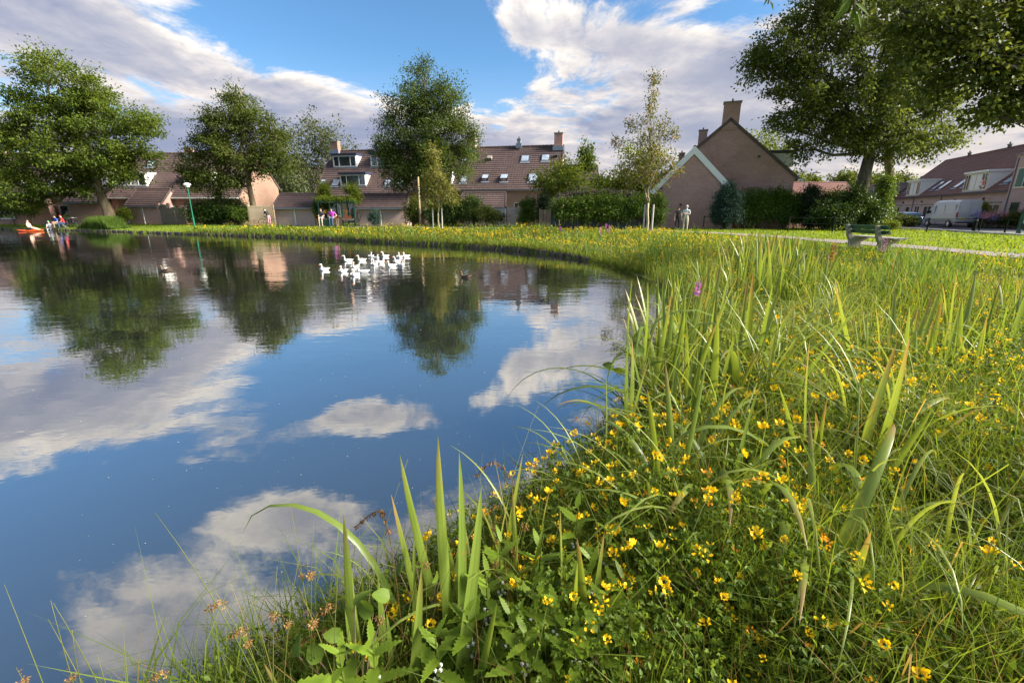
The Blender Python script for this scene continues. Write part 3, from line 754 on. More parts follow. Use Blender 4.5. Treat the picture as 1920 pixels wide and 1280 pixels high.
# ---- centre row: five dwellings in one line, right end nearer
RIDGE_L, RIDGE_R = Vector((-22.3, 61.3, 0)), Vector((5.9, 56.2, 0))
ROW_A = math.atan2(RIDGE_R.y - RIDGE_L.y, RIDGE_R.x - RIDGE_L.x); ROW_LEN = (RIDGE_R - RIDGE_L).length
UNIT = ROW_LEN / 5
ZR = 9.15
def row_origin(i):
    p = RIDGE_L + (RIDGE_R - RIDGE_L) * (i / 5); return (p.x, p.y, 0.45)
LAB_C = ['terraced house with navy-roofed upper and lower dormers, left end of the middle row',
         'terraced house second from left in the middle row, navy dormer half behind the round tree',
         'terraced house mostly hidden behind the round dark tree in the middle row',
         'terraced house in the middle row with brick chimney just right of the round tree',
         'terraced house at the right end of the middle row with big tiled roof and skylights']
for i in range(5):
    rt = empty('terraced_house', row_origin(i), ROW_A, LAB_C[i], 'house', 'terraced houses of the middle row')
    low = i < 2
    sl = Slope(-5.6, 3.15, 0, ZR - 0.45) if low else Slope(-5.0, 3.75, 0, ZR - 0.45)
    rf = house_shell(rt, 0, UNIT, sl, 4.6, 4.1, 'brick', 'roof', left_gable=(i == 0), right_gable=(i == 4), gutter='navy' if low else 'zinc')
    fy = sl.ye + 0.35
    if i == 0:
        chimney(rf, 0.45, -0.3, ZR - 1.1, ZR + 0.55, 0.95, 0.7, 'brick_orange')
        dormer(rt, sl, 1.0, 4.1, 6.62, 7.95, 'navy', (1, 2.0, 1))
        dormer(rt, sl, 3.0, UNIT + 0.55, 4.35, 5.6, 'navy', (1, 2.0, 1), cheek='cream')
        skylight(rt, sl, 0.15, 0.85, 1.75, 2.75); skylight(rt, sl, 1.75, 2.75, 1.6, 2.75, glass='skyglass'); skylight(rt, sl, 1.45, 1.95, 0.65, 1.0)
        window(rt, (1.0, fy - 0.0, 0.9), EX, EZ, (0, -1, 0), 2.2, 1.4, (1, 1.6, 1)); window(rt, (4.0, fy, 0.1), EX, EZ, (0, -1, 0), 0.95, 2.2, (1,), sill=False, name='door')
    elif i == 1:
        dormer(rt, sl, 0.15, 3.4, 6.62, 7.95, 'navy', (1, 2.0, 1)); chimney(rf, 0.15, -0.2, ZR - 0.9, ZR + 0.15, 0.35, 0.35, 'lead')
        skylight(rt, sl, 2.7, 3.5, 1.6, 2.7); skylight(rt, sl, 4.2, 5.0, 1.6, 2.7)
        window(rt, (2.2, fy, 0.9), EX, EZ, (0, -1, 0), 2.2, 1.4, (1, 1.6, 1)); window(rt, (0.6, fy, 0.1), EX, EZ, (0, -1, 0), 0.95, 2.2, (1,), sill=False, name='door')
    elif i == 2:
        dormer(rt, sl, 0.4, 2.6, 6.5, 7.8, 'white', (1, 1)); dormer(rt, sl, 2.6, 5.2, 4.4, 5.5, 'white', (1, 1.4, 1))
        window(rt, (1.2, fy, 0.9), EX, EZ, (0, -1, 0), 2.2, 1.4, (1, 1.6, 1)); window(rt, (4.0, fy, 0.1), EX, EZ, (0, -1, 0), 0.95, 2.2, (1,), sill=False, name='door')
    elif i == 3:
        chimney(rf, 0.75, -0.45, ZR - 1.3, ZR + 0.55, 1.0, 0.7, 'brick')
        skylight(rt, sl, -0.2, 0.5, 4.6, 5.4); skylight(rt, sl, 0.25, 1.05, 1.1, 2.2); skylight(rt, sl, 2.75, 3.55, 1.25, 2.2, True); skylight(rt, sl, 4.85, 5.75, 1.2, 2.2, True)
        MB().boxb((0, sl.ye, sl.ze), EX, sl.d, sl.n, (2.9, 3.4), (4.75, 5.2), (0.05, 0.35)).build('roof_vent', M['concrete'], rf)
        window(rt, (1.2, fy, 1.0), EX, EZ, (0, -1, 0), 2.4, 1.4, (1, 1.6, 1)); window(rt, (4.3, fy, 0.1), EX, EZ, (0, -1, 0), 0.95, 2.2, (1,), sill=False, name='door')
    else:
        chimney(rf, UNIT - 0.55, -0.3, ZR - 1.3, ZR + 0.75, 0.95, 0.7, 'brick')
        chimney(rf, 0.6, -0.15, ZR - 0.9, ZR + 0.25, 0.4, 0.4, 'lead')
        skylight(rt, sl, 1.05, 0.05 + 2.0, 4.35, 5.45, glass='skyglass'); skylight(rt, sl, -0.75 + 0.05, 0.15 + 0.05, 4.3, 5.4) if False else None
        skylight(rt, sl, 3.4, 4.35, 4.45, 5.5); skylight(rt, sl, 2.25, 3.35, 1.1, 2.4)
        MB().boxb((0, sl.ye, sl.ze), EX, sl.d, sl.n, (4.95, 5.35), (5.05, 5.4), (0.05, 0.3)).build('roof_vent', M['frame_dark'], rf)
        window(rt, (0.8, fy, 1.0), EX, EZ, (0, -1, 0), 2.4, 1.4, (1, 1.6, 1)); window(rt, (3.9, fy, 0.1), EX, EZ, (0, -1, 0), 0.95, 2.2, (1,), sill=False, name='door')
        downpipe(rt, 5.4, fy - 0.08, 0, 3.6)

# ---- left row: four dwellings, orange brick gable at its right end
LX, LY, LZR = -31.8, 61.0, 8.45
LAB_L = ['terraced house with orange brick gable catching the sun, right end of the left row',
         'terraced house second from the orange gable, wide white dormer under its long roof',
         'terraced house with small upper dormer and row of slim skylights, left of the white dormer',
         'terraced house behind the big left tree, its roof showing at the picture edge']
UL = 8.2
for i in range(4):
    rt = empty('terraced_house', (LX - UL * (i + 1), LY + 0.25 * i, 0.45), 0.0, LAB_L[i], 'house', 'terraced houses of the left row')
    lowl = i < 2
    sl = Slope(-5.6, 3.05, 0, LZR) if lowl else Slope(-5.0, 3.6, 0, LZR)
    rf = house_shell(rt, 0, UL, sl, 4.6, 4.4, 'brick_orange' if i == 0 else 'brick', 'roof', left_gable=(i == 3), right_gable=(i == 0), gutter='white' if lowl else 'frame_dark')
    fy = sl.ye + 0.35
    if i == 0:
        dormer(rt, sl, 1.2, 4.6, 4.5, 5.7, 'white', (1, 1.6, 1, 1)); window(rt, (1.0, fy, 0.6), EX, EZ, (0, -1, 0), 2.4, 1.5, (1, 1.5, 1)); window(rt, (5.0, fy, 0.0), EX, EZ, (0, -1, 0), 1.0, 2.1, (1,), sill=False, name='door')
    elif i == 1:
        dormer(rt, sl, 0.2, 5.0, 4.35, 5.75, 'white', (1, 1, 1, 1, 1), glass=['curtain', 'curtain', 'curtain', 'curtain', 'glass'])
        skylight(rt, sl, 3.3, 4.3, 5.2, 6.3); window(rt, (4.8, fy, 0.4), EX, EZ, (0, -1, 0), 2.2, 1.7, (1, 1.4)); window(rt, (2.4, fy, 0.0), EX, EZ, (0, -1, 0), 1.0, 2.1, (1,), sill=False, name='door')
        chimney(rf, 8.0, -0.3, LZR - 0.9, LZR + 0.5, 0.9, 0.6, 'brick')
    elif i == 2:
        dormer(rt, sl, 4.9, 7.6, 6.55, 7.75, 'white', (1, 1.6))
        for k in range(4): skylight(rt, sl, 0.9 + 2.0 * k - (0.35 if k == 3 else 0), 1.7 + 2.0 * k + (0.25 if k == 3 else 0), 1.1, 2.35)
        window(rt, (1.2, fy, 0.6), EX, EZ, (0, -1, 0), 2.4, 1.6, (1, 1.5)); window(rt, (4.8, fy, 0.6), EX, EZ, (0, -1, 0), 2.0, 1.6, (1, 1.2))
    else:
        dormer(rt, sl, 3.0, 6.0, 4.5, 5.6, 'white', (1, 1.6)); window(rt, (2.0, fy, 0.6), EX, EZ, (0, -1, 0), 2.4, 1.6, (1, 1.5))
        chimney(rf, 0.6, -0.3, LZR - 0.9, LZR + 0.5, 0.9, 0.6, 'brick')
# detached end house further left
rt = empty('terraced_house', (-79.5, 63.5, 0.45), R(4), 'brown-roofed house at the far left edge behind the grey tent', 'house')
sl = Slope(-5.4, 3.1, 0, 8.2); house_shell(rt, 0, 10.5, sl, 4.6, 4.4, 'brick', 'roof', gutter='white'); dormer(rt, sl, 6.0, 9.0, 4.9, 6.2, 'white', (1, 1.6)); window(rt, (5.0, -5.05, 0.7), EX, EZ, (0, -1, 0), 2.4, 1.5, (1, 1.5))

# ---- brick gable house on the right of the pond, with its lower wing
GH = empty('gable_house', (at(1370, 228, 41.0).x, 41.0, 0.45), R(-111), 'tall brown brick house with chimney on its windowless gable, behind the standing couple', 'house')
HW = 5.6
sl = Slope(-HW, 3.95, 0, 8.75)          # local x runs away from the camera
rf = house_shell(GH, -12.0, 0, sl, HW, 3.95, 'brick', 'roof_dark', left_gable=True, right_gable=True, gutter='zinc', verge='roof_dark')
c = MB().box(-0.72, 0.04, -0.63, 0.63, 7.9, 9.95).build('chimney', M['brick'], rf)
MB().box(-0.78, 0.10, -0.70, 0.70, 9.952, 10.05).build('cap', M['concrete'], c)
MB().tube([(-0.35, 0, 10.05), (-0.35, 0, 10.3)], [0.1, 0.07], 8).build('pot', M['frame_dark'], c)
MB().box(0.042, 0.07, -0.66, 0.66, 8.05, 8.2).build('brick_band', M['brick'], c)
chimney(rf, -8.0, -2.0, 6.0, 9.1, 0.7, 0.8, 'brick', False)
chimney(rf, -11.0, -3.9, 4.5, 7.4, 0.6, 0.6, 'brick_orange', False)
# right-hand dormer seen edge on, vents in the wall
bsl = Slope(HW, 3.95, 0, 8.75)
d = MB().prism([(HW - 1.45, 5.05), (HW - 0.45, 5.0), (HW - 0.45, 6.0), (HW - 2.2, 6.1)], EY, EZ, EX, (0, 0, 0), -4.0, -1.1).build('dormer', M['white'], GH)
MB().box(-4.2, -0.9, HW - 2.4, HW - 0.15, 6.11, 6.27).build('fascia', M['frame_dark'], d)
for (y_, z_) in ((-2.55, 6.2), (2.45, 5.75)):
    MB().box(0.0, 0.05, y_ - 0.11, y_ + 0.11, z_ - 0.09, z_ + 0.09).build('vent_grille', M['frame_dark'], GH)
MB().box(-0.3, 0.1, HW - 0.1, HW + 0.28, 3.8, 3.94).build('gutter_end', M['white'], GH)
WG_X = at(1303, 277, 39.2).x
WG = empty('gable_wing', (WG_X, 39.2, 0.45), R(-111), 'lower brick wing with white bargeboards in front of the tall brick gable house', 'building')
wsl = Slope(-3.2, 3.0, 0, 6.35)
house_shell(WG, -1.9, 0, wsl, 3.75, 2.55, 'brick', 'roof_dark', left_gable=False, right_gable=False, gutter=None)
wb = Slope(3.75, 2.55, 0, 6.35)
for nm, S in (('bargeboard', wsl), ('bargeboard', wb)):
    MB().boxb((0.0, S.ye, S.ze), EX, S.d, S.n, (0.0, 0.10 if S is wsl else 0.096), (0, S.len + 0.02), (-0.36, 0.06)).build(nm, M['white'], WG)
MB().box(0.0, 0.05, -0.75, -0.55, 1.85, 2.03).build('vent_grille', M['frame_dark'], WG)
MB().box(0.0, 0.05, -2.35, -2.2, 3.2, 3.33).build('vent_grille', M['frame_dark'], WG)
# flat garage beside it, only its white roof edge shows above the hedge
gr = empty('flat_garage', (at(1385, 420, 41.5).x, 42.0, 0.45), 0, 'low flat-roofed garage with white roof edge behind the leafy hedge', 'garage')
MB().box(0.9, 8.2, 0, 5, -0.3, 2.55).build('wall', M['brick'], gr); MB().box(0.75, 8.35, -0.15, 5.1, 2.552, 2.75).build('roof_edge', M['white'], gr)

# ---- right row along the street
RR_L, RR_R = Vector((57.4, 71.5, 0)), Vector((47.9, 45.6, 0))
rdir = (RR_R - RR_L).normalized(); RRA = math.atan2(rdir.y, rdir.x); rl = (RR_R - RR_L).length
LAB_R = ['pink brick street house behind the blue car, left of the white van', 'pink brick street house behind the white van with red and white sign in its dormer']
for i in range(2):
    p = RR_L + rdir * (rl * i / 2)
    rt = empty('street_house', (p.x, p.y, 0.3), RRA, LAB_R[i], 'house', 'houses along the street')
    U = rl / 2
    sl = Slope(-0.35, 3.55, 5.0, 8.6)
    rf = house_shell(rt, 0, U, sl, 10.35, 3.55, 'brick_pale', 'roof_red', left_gable=(i == 0), right_gable=False, gutter='frame_dark')
    if i == 0:
        x0, x1 = 4.2, 8.2
    else:
        x0, x1 = 5.0, 9.4
    d = dormer(rt, sl, x0, x1, 3.75, 5.55, 'white', (1, 1, 2.2, 2.2, 1, 1), glass=['glass', 'glass', 'white', 'white', 'glass', 'glass'], cheek='white', win_frame='cream')
    for k, (a, b) in enumerate(((1.6, 2.5), (9.6, 10.6), (11.4, 12.4)) if i == 0 else ((1.2, 2.3), (3.2, 4.2), (10.6, 11.8))):
        skylight(rt, sl, a, b, 1.0, 2.5)
    window(rt, (1.0, 0, 0.6), EX, EZ, (0, -1, 0), 1.6, 1.7, (1, 1), mat='cream'); window(rt, (4.6, 0, 0.5), EX, EZ, (0, -1, 0), 1.3, 1.8, (1,), mat='cream')
    window(rt, (7.4, 0, 0.1), EX, EZ, (0, -1, 0), 1.4, 2.25, (1, 1), mat='cream', name='door', sill=False); window(rt, (10.0, 0, 0.5), EX, EZ, (0, -1, 0), 2.2, 1.8, (1, 1), mat='cream')
    for a in (1.0, 4.6, 7.4, 10.0): MB().box(a - 0.1, a + 2.3, -0.09, -0.002, 2.4, 2.52).build('lintel', M['concrete'], rt)
    downpipe(rt, 6.6 if i == 0 else 0.3, -0.06, 0, 3.4)
    for a in (3.4, 9.0): MB().box(a, a + 0.22, -0.14, -0.002, 2.75, 2.97).build('wall_lamp', M['frame_dark'], rt)
    chimney(rf, 0.4 if i else 6.0, 5.0, 8.2, 8.95, 0.26, 0.26, 'frame_dark', False)
    if i == 1:
        yy = sl.y_at(3.75)
        MB().box(8.3, 9.25, yy - 0.22, yy - 0.19, 4.05, 4.75).build('window_sign', M['white'], d)
        MB().box(8.85, 9.22, yy - 0.228, yy - 0.222, 4.2, 4.72).build('sign_print', M['sign_red'], d); MB().box(8.33, 8.83, yy - 0.228, yy - 0.222, 4.08, 4.2).build('sign_print', M['navy'], d); MB().box(8.36, 8.82, yy - 0.228, yy - 0.222, 4.5, 4.58).build('sign_print', M['sign_red'], d)
p = RR_R
rt = empty('street_house', (p.x, p.y, 0.3), RRA, 'flat-fronted brick house at the right edge with a green blind in its upper window', 'house', 'houses along the street')
MB().box(0.0, 9.0, -0.5, 8, -0.3, 6.6).build('wall', M['brick_pale'], rt); MB().box(-0.1, 9.1, -0.6, 8.1, 6.602, 6.8).build('roof_edge', M['brick_grey'], rt)
f = window(rt, (0.75, -0.5, 3.7), EX, EZ, (0, -1, 0), 2.2, 1.75, (1, 1), mat='cream', glass=['blind', 'glass'])
window(rt, (1.0, -0.5, 0.1), EX, EZ, (0, -1, 0), 1.2, 2.3, (1,), mat='green_paint', name='door', sill=False); downpipe(rt, 0.35, -0.56, 0, 6.4)
# grey flat-roofed block behind the ivy trunk, and roofs glimpsed further back
p = RR_L - rdir * 6.5
rt = empty('grey_house', (p.x, p.y, 0.35), RRA, 'grey flat-roofed house seen behind the ivy-clad trunk', 'house')
MB().box(-6.0, 6.4, -1.2, 7, -0.3, 5.6).build('wall', M['brick_grey'], rt); MB().box(-6.1, 6.5, -1.3, 7.1, 5.602, 5.8).build('roof_edge', M['concrete'], rt)
window(rt, (-0.5, -1.2, 3.2), EX, EZ, (0, -1, 0), 1.6, 1.7, (1, 1)); window(rt, (2.6, -1.2, 0.4), EX, EZ, (0, -1, 0), 1.6, 2.0, (1, 1)); window(rt, (-4.0, -1.2, 3.2), EX, EZ, (0, -1, 0), 1.6, 1.7, (1, 1))
def back_house(px, Y, wd_, zr, ze, label, wall='brick', roof='roof', rz=0.0):
    p = at(px, 410, Y); rt = empty('background_house', (p.x, Y, 0.45), rz, label, 'house')
    sl = Slope(-4, ze, 0, zr); house_shell(rt, -wd_ / 2, wd_ / 2, sl, 4, ze, wall, roof); fy = -3.65
    for k in (-0.3, 0.2): window(rt, (wd_ * k, fy, ze - 1.9), EX, EZ, (0, -1, 0), 1.4, 1.3, (1, 1))
    return rt
back_house(590, 82, 12, 8.6, 5.2, 'house glimpsed between the tree trunks left of the middle row', 'brick_grey')
back_house(1074, 86, 8, 9.4, 5.4, 'brown roof showing just right of the middle row end chimney', 'brick')
back_house(1500, 84, 14, 6.4, 3.6, 'low reddish roof seen beyond the flat garage', 'brick_orange', 'roof_red')

# ---- garden sheds of brick with tiled roofs
def shed(px0, px1, Y, ze, zr, label, wall='brick_pale', depth=3.4, rz=0.0, roof='roof', pipe=None, door=False, gable_win=False):
    a, b = at(px0, 412, Y), at(px1, 412, Y); w_ = b.x - a.x
    rt = empty('garden_shed', (a.x, Y, 0.45), rz, label, 'shed', 'brick garden sheds by the pond')
    sl = Slope(-0.25, ze, depth / 2, zr); house_shell(rt, 0, w_, sl, depth + 0.25, ze, wall, roof, gutter='zinc')
    if pipe: downpipe(rt, w_ * pipe, -0.02, 0, ze - 0.1, 'white')
    if door:
        window(rt, (w_ + 0.0, 0.9, 0.0), EY, EZ, (1, 0, 0), 0.95, 2.0, (1,), sill=False, name='door', mat='white', glass='wood')
    if gable_win:
        window(rt, (w_ - 0.02, 1.3, 1.45), EY, EZ, (1, 0, 0), 1.0, 0.6, (1,), name='window', mat='white')
    return rt
shed(516, 591, 46.0, 1.80, 3.10, 'brick shed with brown tiled roof left of the vine pergola', pipe=0.51)
shed(671, 762, 45.0, 1.78, 3.05, 'brick shed with brown tiled roof right of the vine pergola', pipe=0.48)
shed(866, 948, 46.0, 1.80, 3.20, 'brick shed with weathered tiled roof behind the grey slatted fence', roof='roof')
shed(242, 306, 53.5, 2.05, 3.95, 'brick shed with small gable window beside the green street lamp', wall='brick', pipe=0.46, gable_win=True, depth=4.2)
shed(130, 203, 55.0, 2.5, 4.0, 'long brick garage with white gutter behind the leaning tree trunk', wall='brick', depth=3.6)
shed(28, 96, 56.0, 2.5, 3.9, 'brick shed behind the picnic group and grey tent', wall='brick', depth=3.6)

# ------------------------------------------------------------------ trees
def foliage(lobes, leaf, per, clump, rng, flat=0.55, droop=0.25, width=0.55, shell=0.45, base=None):
    """lobes: list of (centre Vector, rx, ry, rz, clusters); clusters of leaves spread through each lobe's volume"""
    Ps, Ds, Ns, Rs, cents = [], [], [], [], []
    for (c, rx, ry, rz, k) in lobes:
        d = unit(rng.normal(size=(k, 3))); rr = (shell + (1 - shell) * rng.random(k)) ** 0.8
        cc = d * rr[:, None] * np.array([rx, ry, rz]) * (1 + 0.07 * rng.normal(size=(k, 1))) + np.array(c)
        cents.append(cc)
        n = rng.poisson(per, k) + 4; idx = np.repeat(np.arange(k), n); m = len(idx)
        cs = clump * (0.65 + 0.7 * rng.random(k))
        ax = unit(d + 0.5 * rng.normal(size=(k, 3)))          # each spray is drawn out along its own twig
        off = np.clip(rng.normal(size=(m, 3)), -1.7, 1.7) * np.array([1, 1, flat]) * cs[idx][:, None] * 0.42 + ax[idx] * (np.clip(rng.normal(size=m), -1.6, 1.6) * cs[idx] * 0.5)[:, None]
        P = cc[idx] + off
        out = unit(off * np.array([1, 1, 1.4]) + d[idx] * cs[idx][:, None] * 0.5)
        D = unit(out + 0.7 * rng.normal(size=(m, 3)) + np.array([0, 0, -droop]))
        Ps.append(P); Ds.append(D)
        Ns.append(unit(np.array([0, 0, 1.0]) + 0.55 * d[idx] + 0.55 * rng.normal(size=(m, 3))))
        Rs.append(np.clip(rng.random(k)[idx] * 0.65 + 0.35 * rng.random(m), 0, 0.999))
    P, D, N, Rn = np.concatenate(Ps), np.concatenate(Ds), np.concatenate(Ns), np.concatenate(Rs)
    sz = leaf * (0.7 + 0.6 * rng.random(len(P)))
    V, F, _ = leaves(P, D, sz, width, 0.16, rng, N)
    return V, F, np.repeat(Rn, 4), np.concatenate(cents)
def limb(mb, a, b, r0, r1, rng, k=6, wob=0.06, n=7, sag=0.0):
    a, b = Vector(a), Vector(b); L = (b - a).length; pts, rs = [], []
    for i in range(k + 1):
        t = i / k; p = a.lerp(b, t)
        w_ = math.sin(math.pi * t) * wob * L
        p += Vector((rng.normal() * w_, rng.normal() * w_, rng.normal() * w_ * 0.5 + sag * L * math.sin(math.pi * t)))
        pts.append(p); rs.append(r0 + (r1 - r0) * t ** 0.8)
    mb.tube(pts, rs, n); return pts
def make_tree(name, label, cat, base_px, Y, lobes_px, leaf, per, clump, mat, bark, trunk_r, trunks=None, seed=1, group=None, dens=1.0, fork=0.35, droop=0.25, width=0.55, flat=0.55, twigs=0.4, zg=None, shell=0.45, depth=1.0):
    rng = np.random.default_rng(seed)
    if isinstance(base_px, Vector): b0 = base_px
    else:
        b0 = at(base_px[0], base_px[1], Y); b0.z = gz(b0.x, b0.y) - 0.05 if zg is None else zg
    rt = empty(name, b0, 0, label, cat, group)
    lobes = []
    for L in lobes_px:
        px, py, rx, ry = L[:4]; dy = L[4] if len(L) > 4 else 0.0
        k_ = mpp(px, py, Y + dy); c = at(px, py, Y + dy) - b0
        rX, rZ = rx * k_, ry * k_
        vol = (rX * rX * depth * rZ) ** (1 / 3.0)
        lobes.append((c, rX, rX * depth, rZ, max(6, int(dens * 6.0 * (vol / clump) ** 2.0))))
    V, F, Rn, cents = foliage(lobes, leaf, per, clump, rng, flat, droop, width, shell)
    me = np_mesh('crown', V, F, Rn); link_mesh('crown', me, LEAF[mat], rt)
    mb = MB(); top = max(lobes, key=lambda l: l[0].z)
    low = min(l[0].z - l[3] for l in lobes)
    tr = trunks or [((0, 0), None)]
    for (ox, oy), topo in tr:
        tp = Vector(topo) if topo is not None else top[0] + Vector((0, 0, top[3] * 0.5))
        st = Vector((ox, oy, -0.3)); fp = st.lerp(tp, fork)
        if topo is None:
            cx = sum(l[0].x for l in lobes) / len(lobes); fp = Vector((ox + (cx - ox) * 0.25, oy, st.z + (tp.z - st.z) * fork))
        pts = limb(mb, st, fp, trunk_r * 1.15, trunk_r * 0.75, rng, 6, 0.015, 10)
        up = limb(mb, fp, tp, trunk_r * 0.72, trunk_r * 0.1, rng, 8, 0.04, 8)
        for (c, rX, rY, rZ, k_) in lobes:
            j = int(rng.integers(0, 5)); s_ = up[j]
            mid = limb(mb, s_, c, trunk_r * 0.42 * (1 - j * 0.11), trunk_r * 0.08, rng, 6, 0.06, 6)
            for _ in range(int(2 + k_ * 0.02)):
                q_ = Vector(np.array(c) + rng.normal(size=3) * np.array([rX, rY, rZ]) * 0.5)
                limb(mb, mid[int(rng.integers(2, 6))], q_, trunk_r * 0.12, trunk_r * 0.03, rng, 4, 0.07, 5)
    if twigs:
        pick = rng.choice(len(cents), int(len(cents) * twigs), replace=False)
        cl = [np.array(l[0]) for l in lobes]
        for i in pick:
            q_ = cents[i]; c = min(cl, key=lambda a_: np.linalg.norm(a_ - q_)); s_ = c + (q_ - c) * 0.25
            limb(mb, s_, q_, trunk_r * 0.06 + 0.008, 0.008, rng, 3, 0.06, 4)
    mb.build('trunk', M[bark], rt, smooth=True)
    return rt

make_tree('maple_tree', 'tall broad maple with leaning trunk at the left end of the pond', 'tree', (212, 412), 51.0,
          [(90, 130, 42, 40), (150, 165, 45, 38), (60, 190, 40, 26), (110, 220, 55, 34), (175, 235, 62, 40), (30, 255, 58, 28), (262, 225, 34, 34), (250, 275, 45, 30), (100, 290, 70, 34, -1), (195, 300, 60, 26), (10, 310, 45, 26), (65, 345, 60, 22, -1), (150, 345, 50, 24), (235, 325, 40, 16), (40, 380, 34, 14, -1), (20, 230, 26, 20), (185, 190, 36, 24)],
          0.25, 150, 1.1, 'maple', 'bark_warm', 0.55, seed=3, dens=0.95, fork=0.22, flat=0.5)
make_tree('alder_tree', 'two-stemmed olive-green tree in front of the orange gable', 'tree', (481, 410), 50.0,
          [(452, 185, 28, 30), (430, 225, 40, 28), (385, 285, 36, 38), (478, 235, 36, 30), (445, 285, 55, 36), (520, 255, 22, 32), (385, 345, 34, 24), (358, 325, 20, 28), (500, 300, 34, 26), (425, 340, 40, 18), (398, 240, 28, 26), (528, 300, 20, 26)],
          0.22, 125, 0.95, 'olive', 'bark_warm', 0.34, seed=5, dens=1.0, trunks=[((0, 0), None), ((-4.7, 0.6), None)], fork=0.32)
make_tree('poplar_tree', 'grey-green airy tree standing behind the row houses', 'tree', (612, 405), 76.0,
          [(600, 245, 40, 36), (575, 290, 32, 40), (630, 280, 34, 42), (600, 310, 46, 40), (655, 300, 14, 22)], 0.36, 34, 1.3, 'grey', 'bark', 0.3, seed=7, dens=1.0, flat=0.8)
make_tree('willow_tree', 'drooping pale green tree behind the orange gable', 'tree', (540, 405), 72.0,
          [(535, 300, 30, 52), (550, 340, 26, 45), (520, 260, 22, 30)], 0.36, 40, 1.1, 'grey', 'bark', 0.3, seed=8, dens=1.2, flat=1.3, droop=0.9)
make_tree('oak_tree', 'round dark green tree in front of the middle row houses', 'tree', (797, 412), 47.5,
          [(800, 165, 46, 42), (765, 200, 45, 40), (840, 200, 45, 45), (745, 260, 42, 42), (800, 250, 60, 50), (862, 255, 36, 42), (750, 300, 45, 34), (830, 300, 60, 38), (790, 320, 60, 26), (880, 235, 18, 26), (722, 285, 20, 22), (755, 345, 24, 18)],
          0.21, 120, 0.9, 'dark', 'bark', 0.36, seed=9, dens=1.0, width=0.42, flat=0.75)
make_tree('columnar_poplar', 'slim dark columnar tree left of the brick gable house', 'tree', (1101, 400), 85.0,
          [(1097, 285, 7, 24), (1106, 300, 7, 26), (1101, 325, 13, 40)], 0.4, 40, 0.9, 'dark', 'bark', 0.2, seed=11, dens=1.6, flat=1.2, droop=-0.6)
make_tree('garden_tree', 'yellow-green garden tree at the right end of the middle row', 'tree', (1045, 408), 43.0,
          [(1045, 335, 42, 26), (1030, 350, 30, 24), (1075, 330, 34, 30), (1060, 312, 22, 20), (1085, 355, 30, 28), (1015, 345, 16, 14)], 0.24, 40, 0.8, 'lime', 'bark', 0.14, seed=12, dens=1.1, fork=0.2)
make_tree('garden_tree', 'bright green garden tree right of the columnar poplar', 'tree', (1165, 405), 48.0,
          [(1195, 300, 36, 34), (1225, 320, 30, 40), (1165, 345, 32, 24), (1205, 350, 40, 30), (1120, 348, 22, 22), (1140, 360, 30, 16)], 0.26, 42, 0.85, 'lime', 'bark', 0.16, seed=13, dens=1.1, fork=0.2)
make_tree('garden_conifer', 'small bluish conifer between the garden trees beyond the ivy fence', 'tree', (1118, 405), 50.0,
          [(1118, 345, 14, 14), (1118, 362, 20, 16)], 0.2, 40, 0.6, 'conifer', 'bark', 0.1, seed=14, dens=1.6)
make_tree('lime_tree', 'light green tree top behind the right roof slope of the gable house', 'tree', (1435, 410), 62.0,
          [(1425, 268, 24, 24), (1450, 285, 26, 28), (1440, 310, 28, 26)], 0.36, 40, 1.1, 'lime', 'bark', 0.25, seed=15, dens=1.2)
make_tree('street_tree', 'big spreading tree with ivy at its foot behind the park bench', 'tree', (1598, 424), 36.5,
          [(1470, 100, 62, 52), (1445, 130, 42, 40), (1500, 190, 60, 48), (1475, 240, 42, 34), (1560, 120, 80, 70), (1520, 40, 55, 48), (1600, 30, 90, 60), (1610, 200, 90, 62), (1700, 150, 90, 70), (1560, 255, 60, 34), (1660, 262, 70, 34), (1745, 250, 48, 40), (1720, 60, 90, 60), (1780, 200, 34, 44), (1500, 285, 22, 16), (1420, 118, 20, 24), (1650, -60, 130, 60)],
          0.20, 100, 0.80, 'street', 'bark', 0.5, seed=21, dens=0.80, trunks=[((0, 0), tuple(at(1655, 190, 36.5) - Vector((at(1598, 424, 36.5).x, 36.5, 0.45))))], fork=0.6, width=0.7, depth=0.9)
make_tree('ivy_tree', 'second tree with pale upper trunk and ivy-clad foot right of the big tree', 'tree', (1652, 415), 40.0,
          [(1690, 215, 40, 36), (1720, 270, 40, 24), (1690, 170, 40, 40)], 0.28, 50, 0.95, 'olive', 'bark_warm', 0.36, seed=22, trunks=[((0, 0), tuple(at(1682, 215, 40.0) - Vector((at(1652, 415, 40).x, 40, 0.45))))], fork=0.75, dens=0.9, width=0.7)
# near tree whose trunk stands right of the picture; its branches hang into the upper right corner
NT_BASE = Vector((19.5, 12.2, 0.4))
near_tree = make_tree('near_tree', 'near tree reaching in from the right, leafy boughs across the upper right corner', 'tree', NT_BASE, 13.0,
          [(1830, 70, 90, 70), (1900, 150, 60, 60), (1760, 40, 60, 60), (1900, 20, 90, 60), (1960, 120, 80, 90), (1905, 205, 40, 30, 0.5), (1850, 150, 60, 40), (2040, 60, 120, 120), (1790, 110, 60, 40), (1840, -60, 130, 70), (1990, 215, 50, 30), (1720, 80, 60, 50), (1770, 165, 45, 32), (1690, 20, 60, 40), (1845, 215, 40, 22)],
          0.115, 80, 0.42, 'street', 'bark', 0.34, seed=25, dens=0.6, fork=0.35, width=0.75, depth=1.0, twigs=0.25)
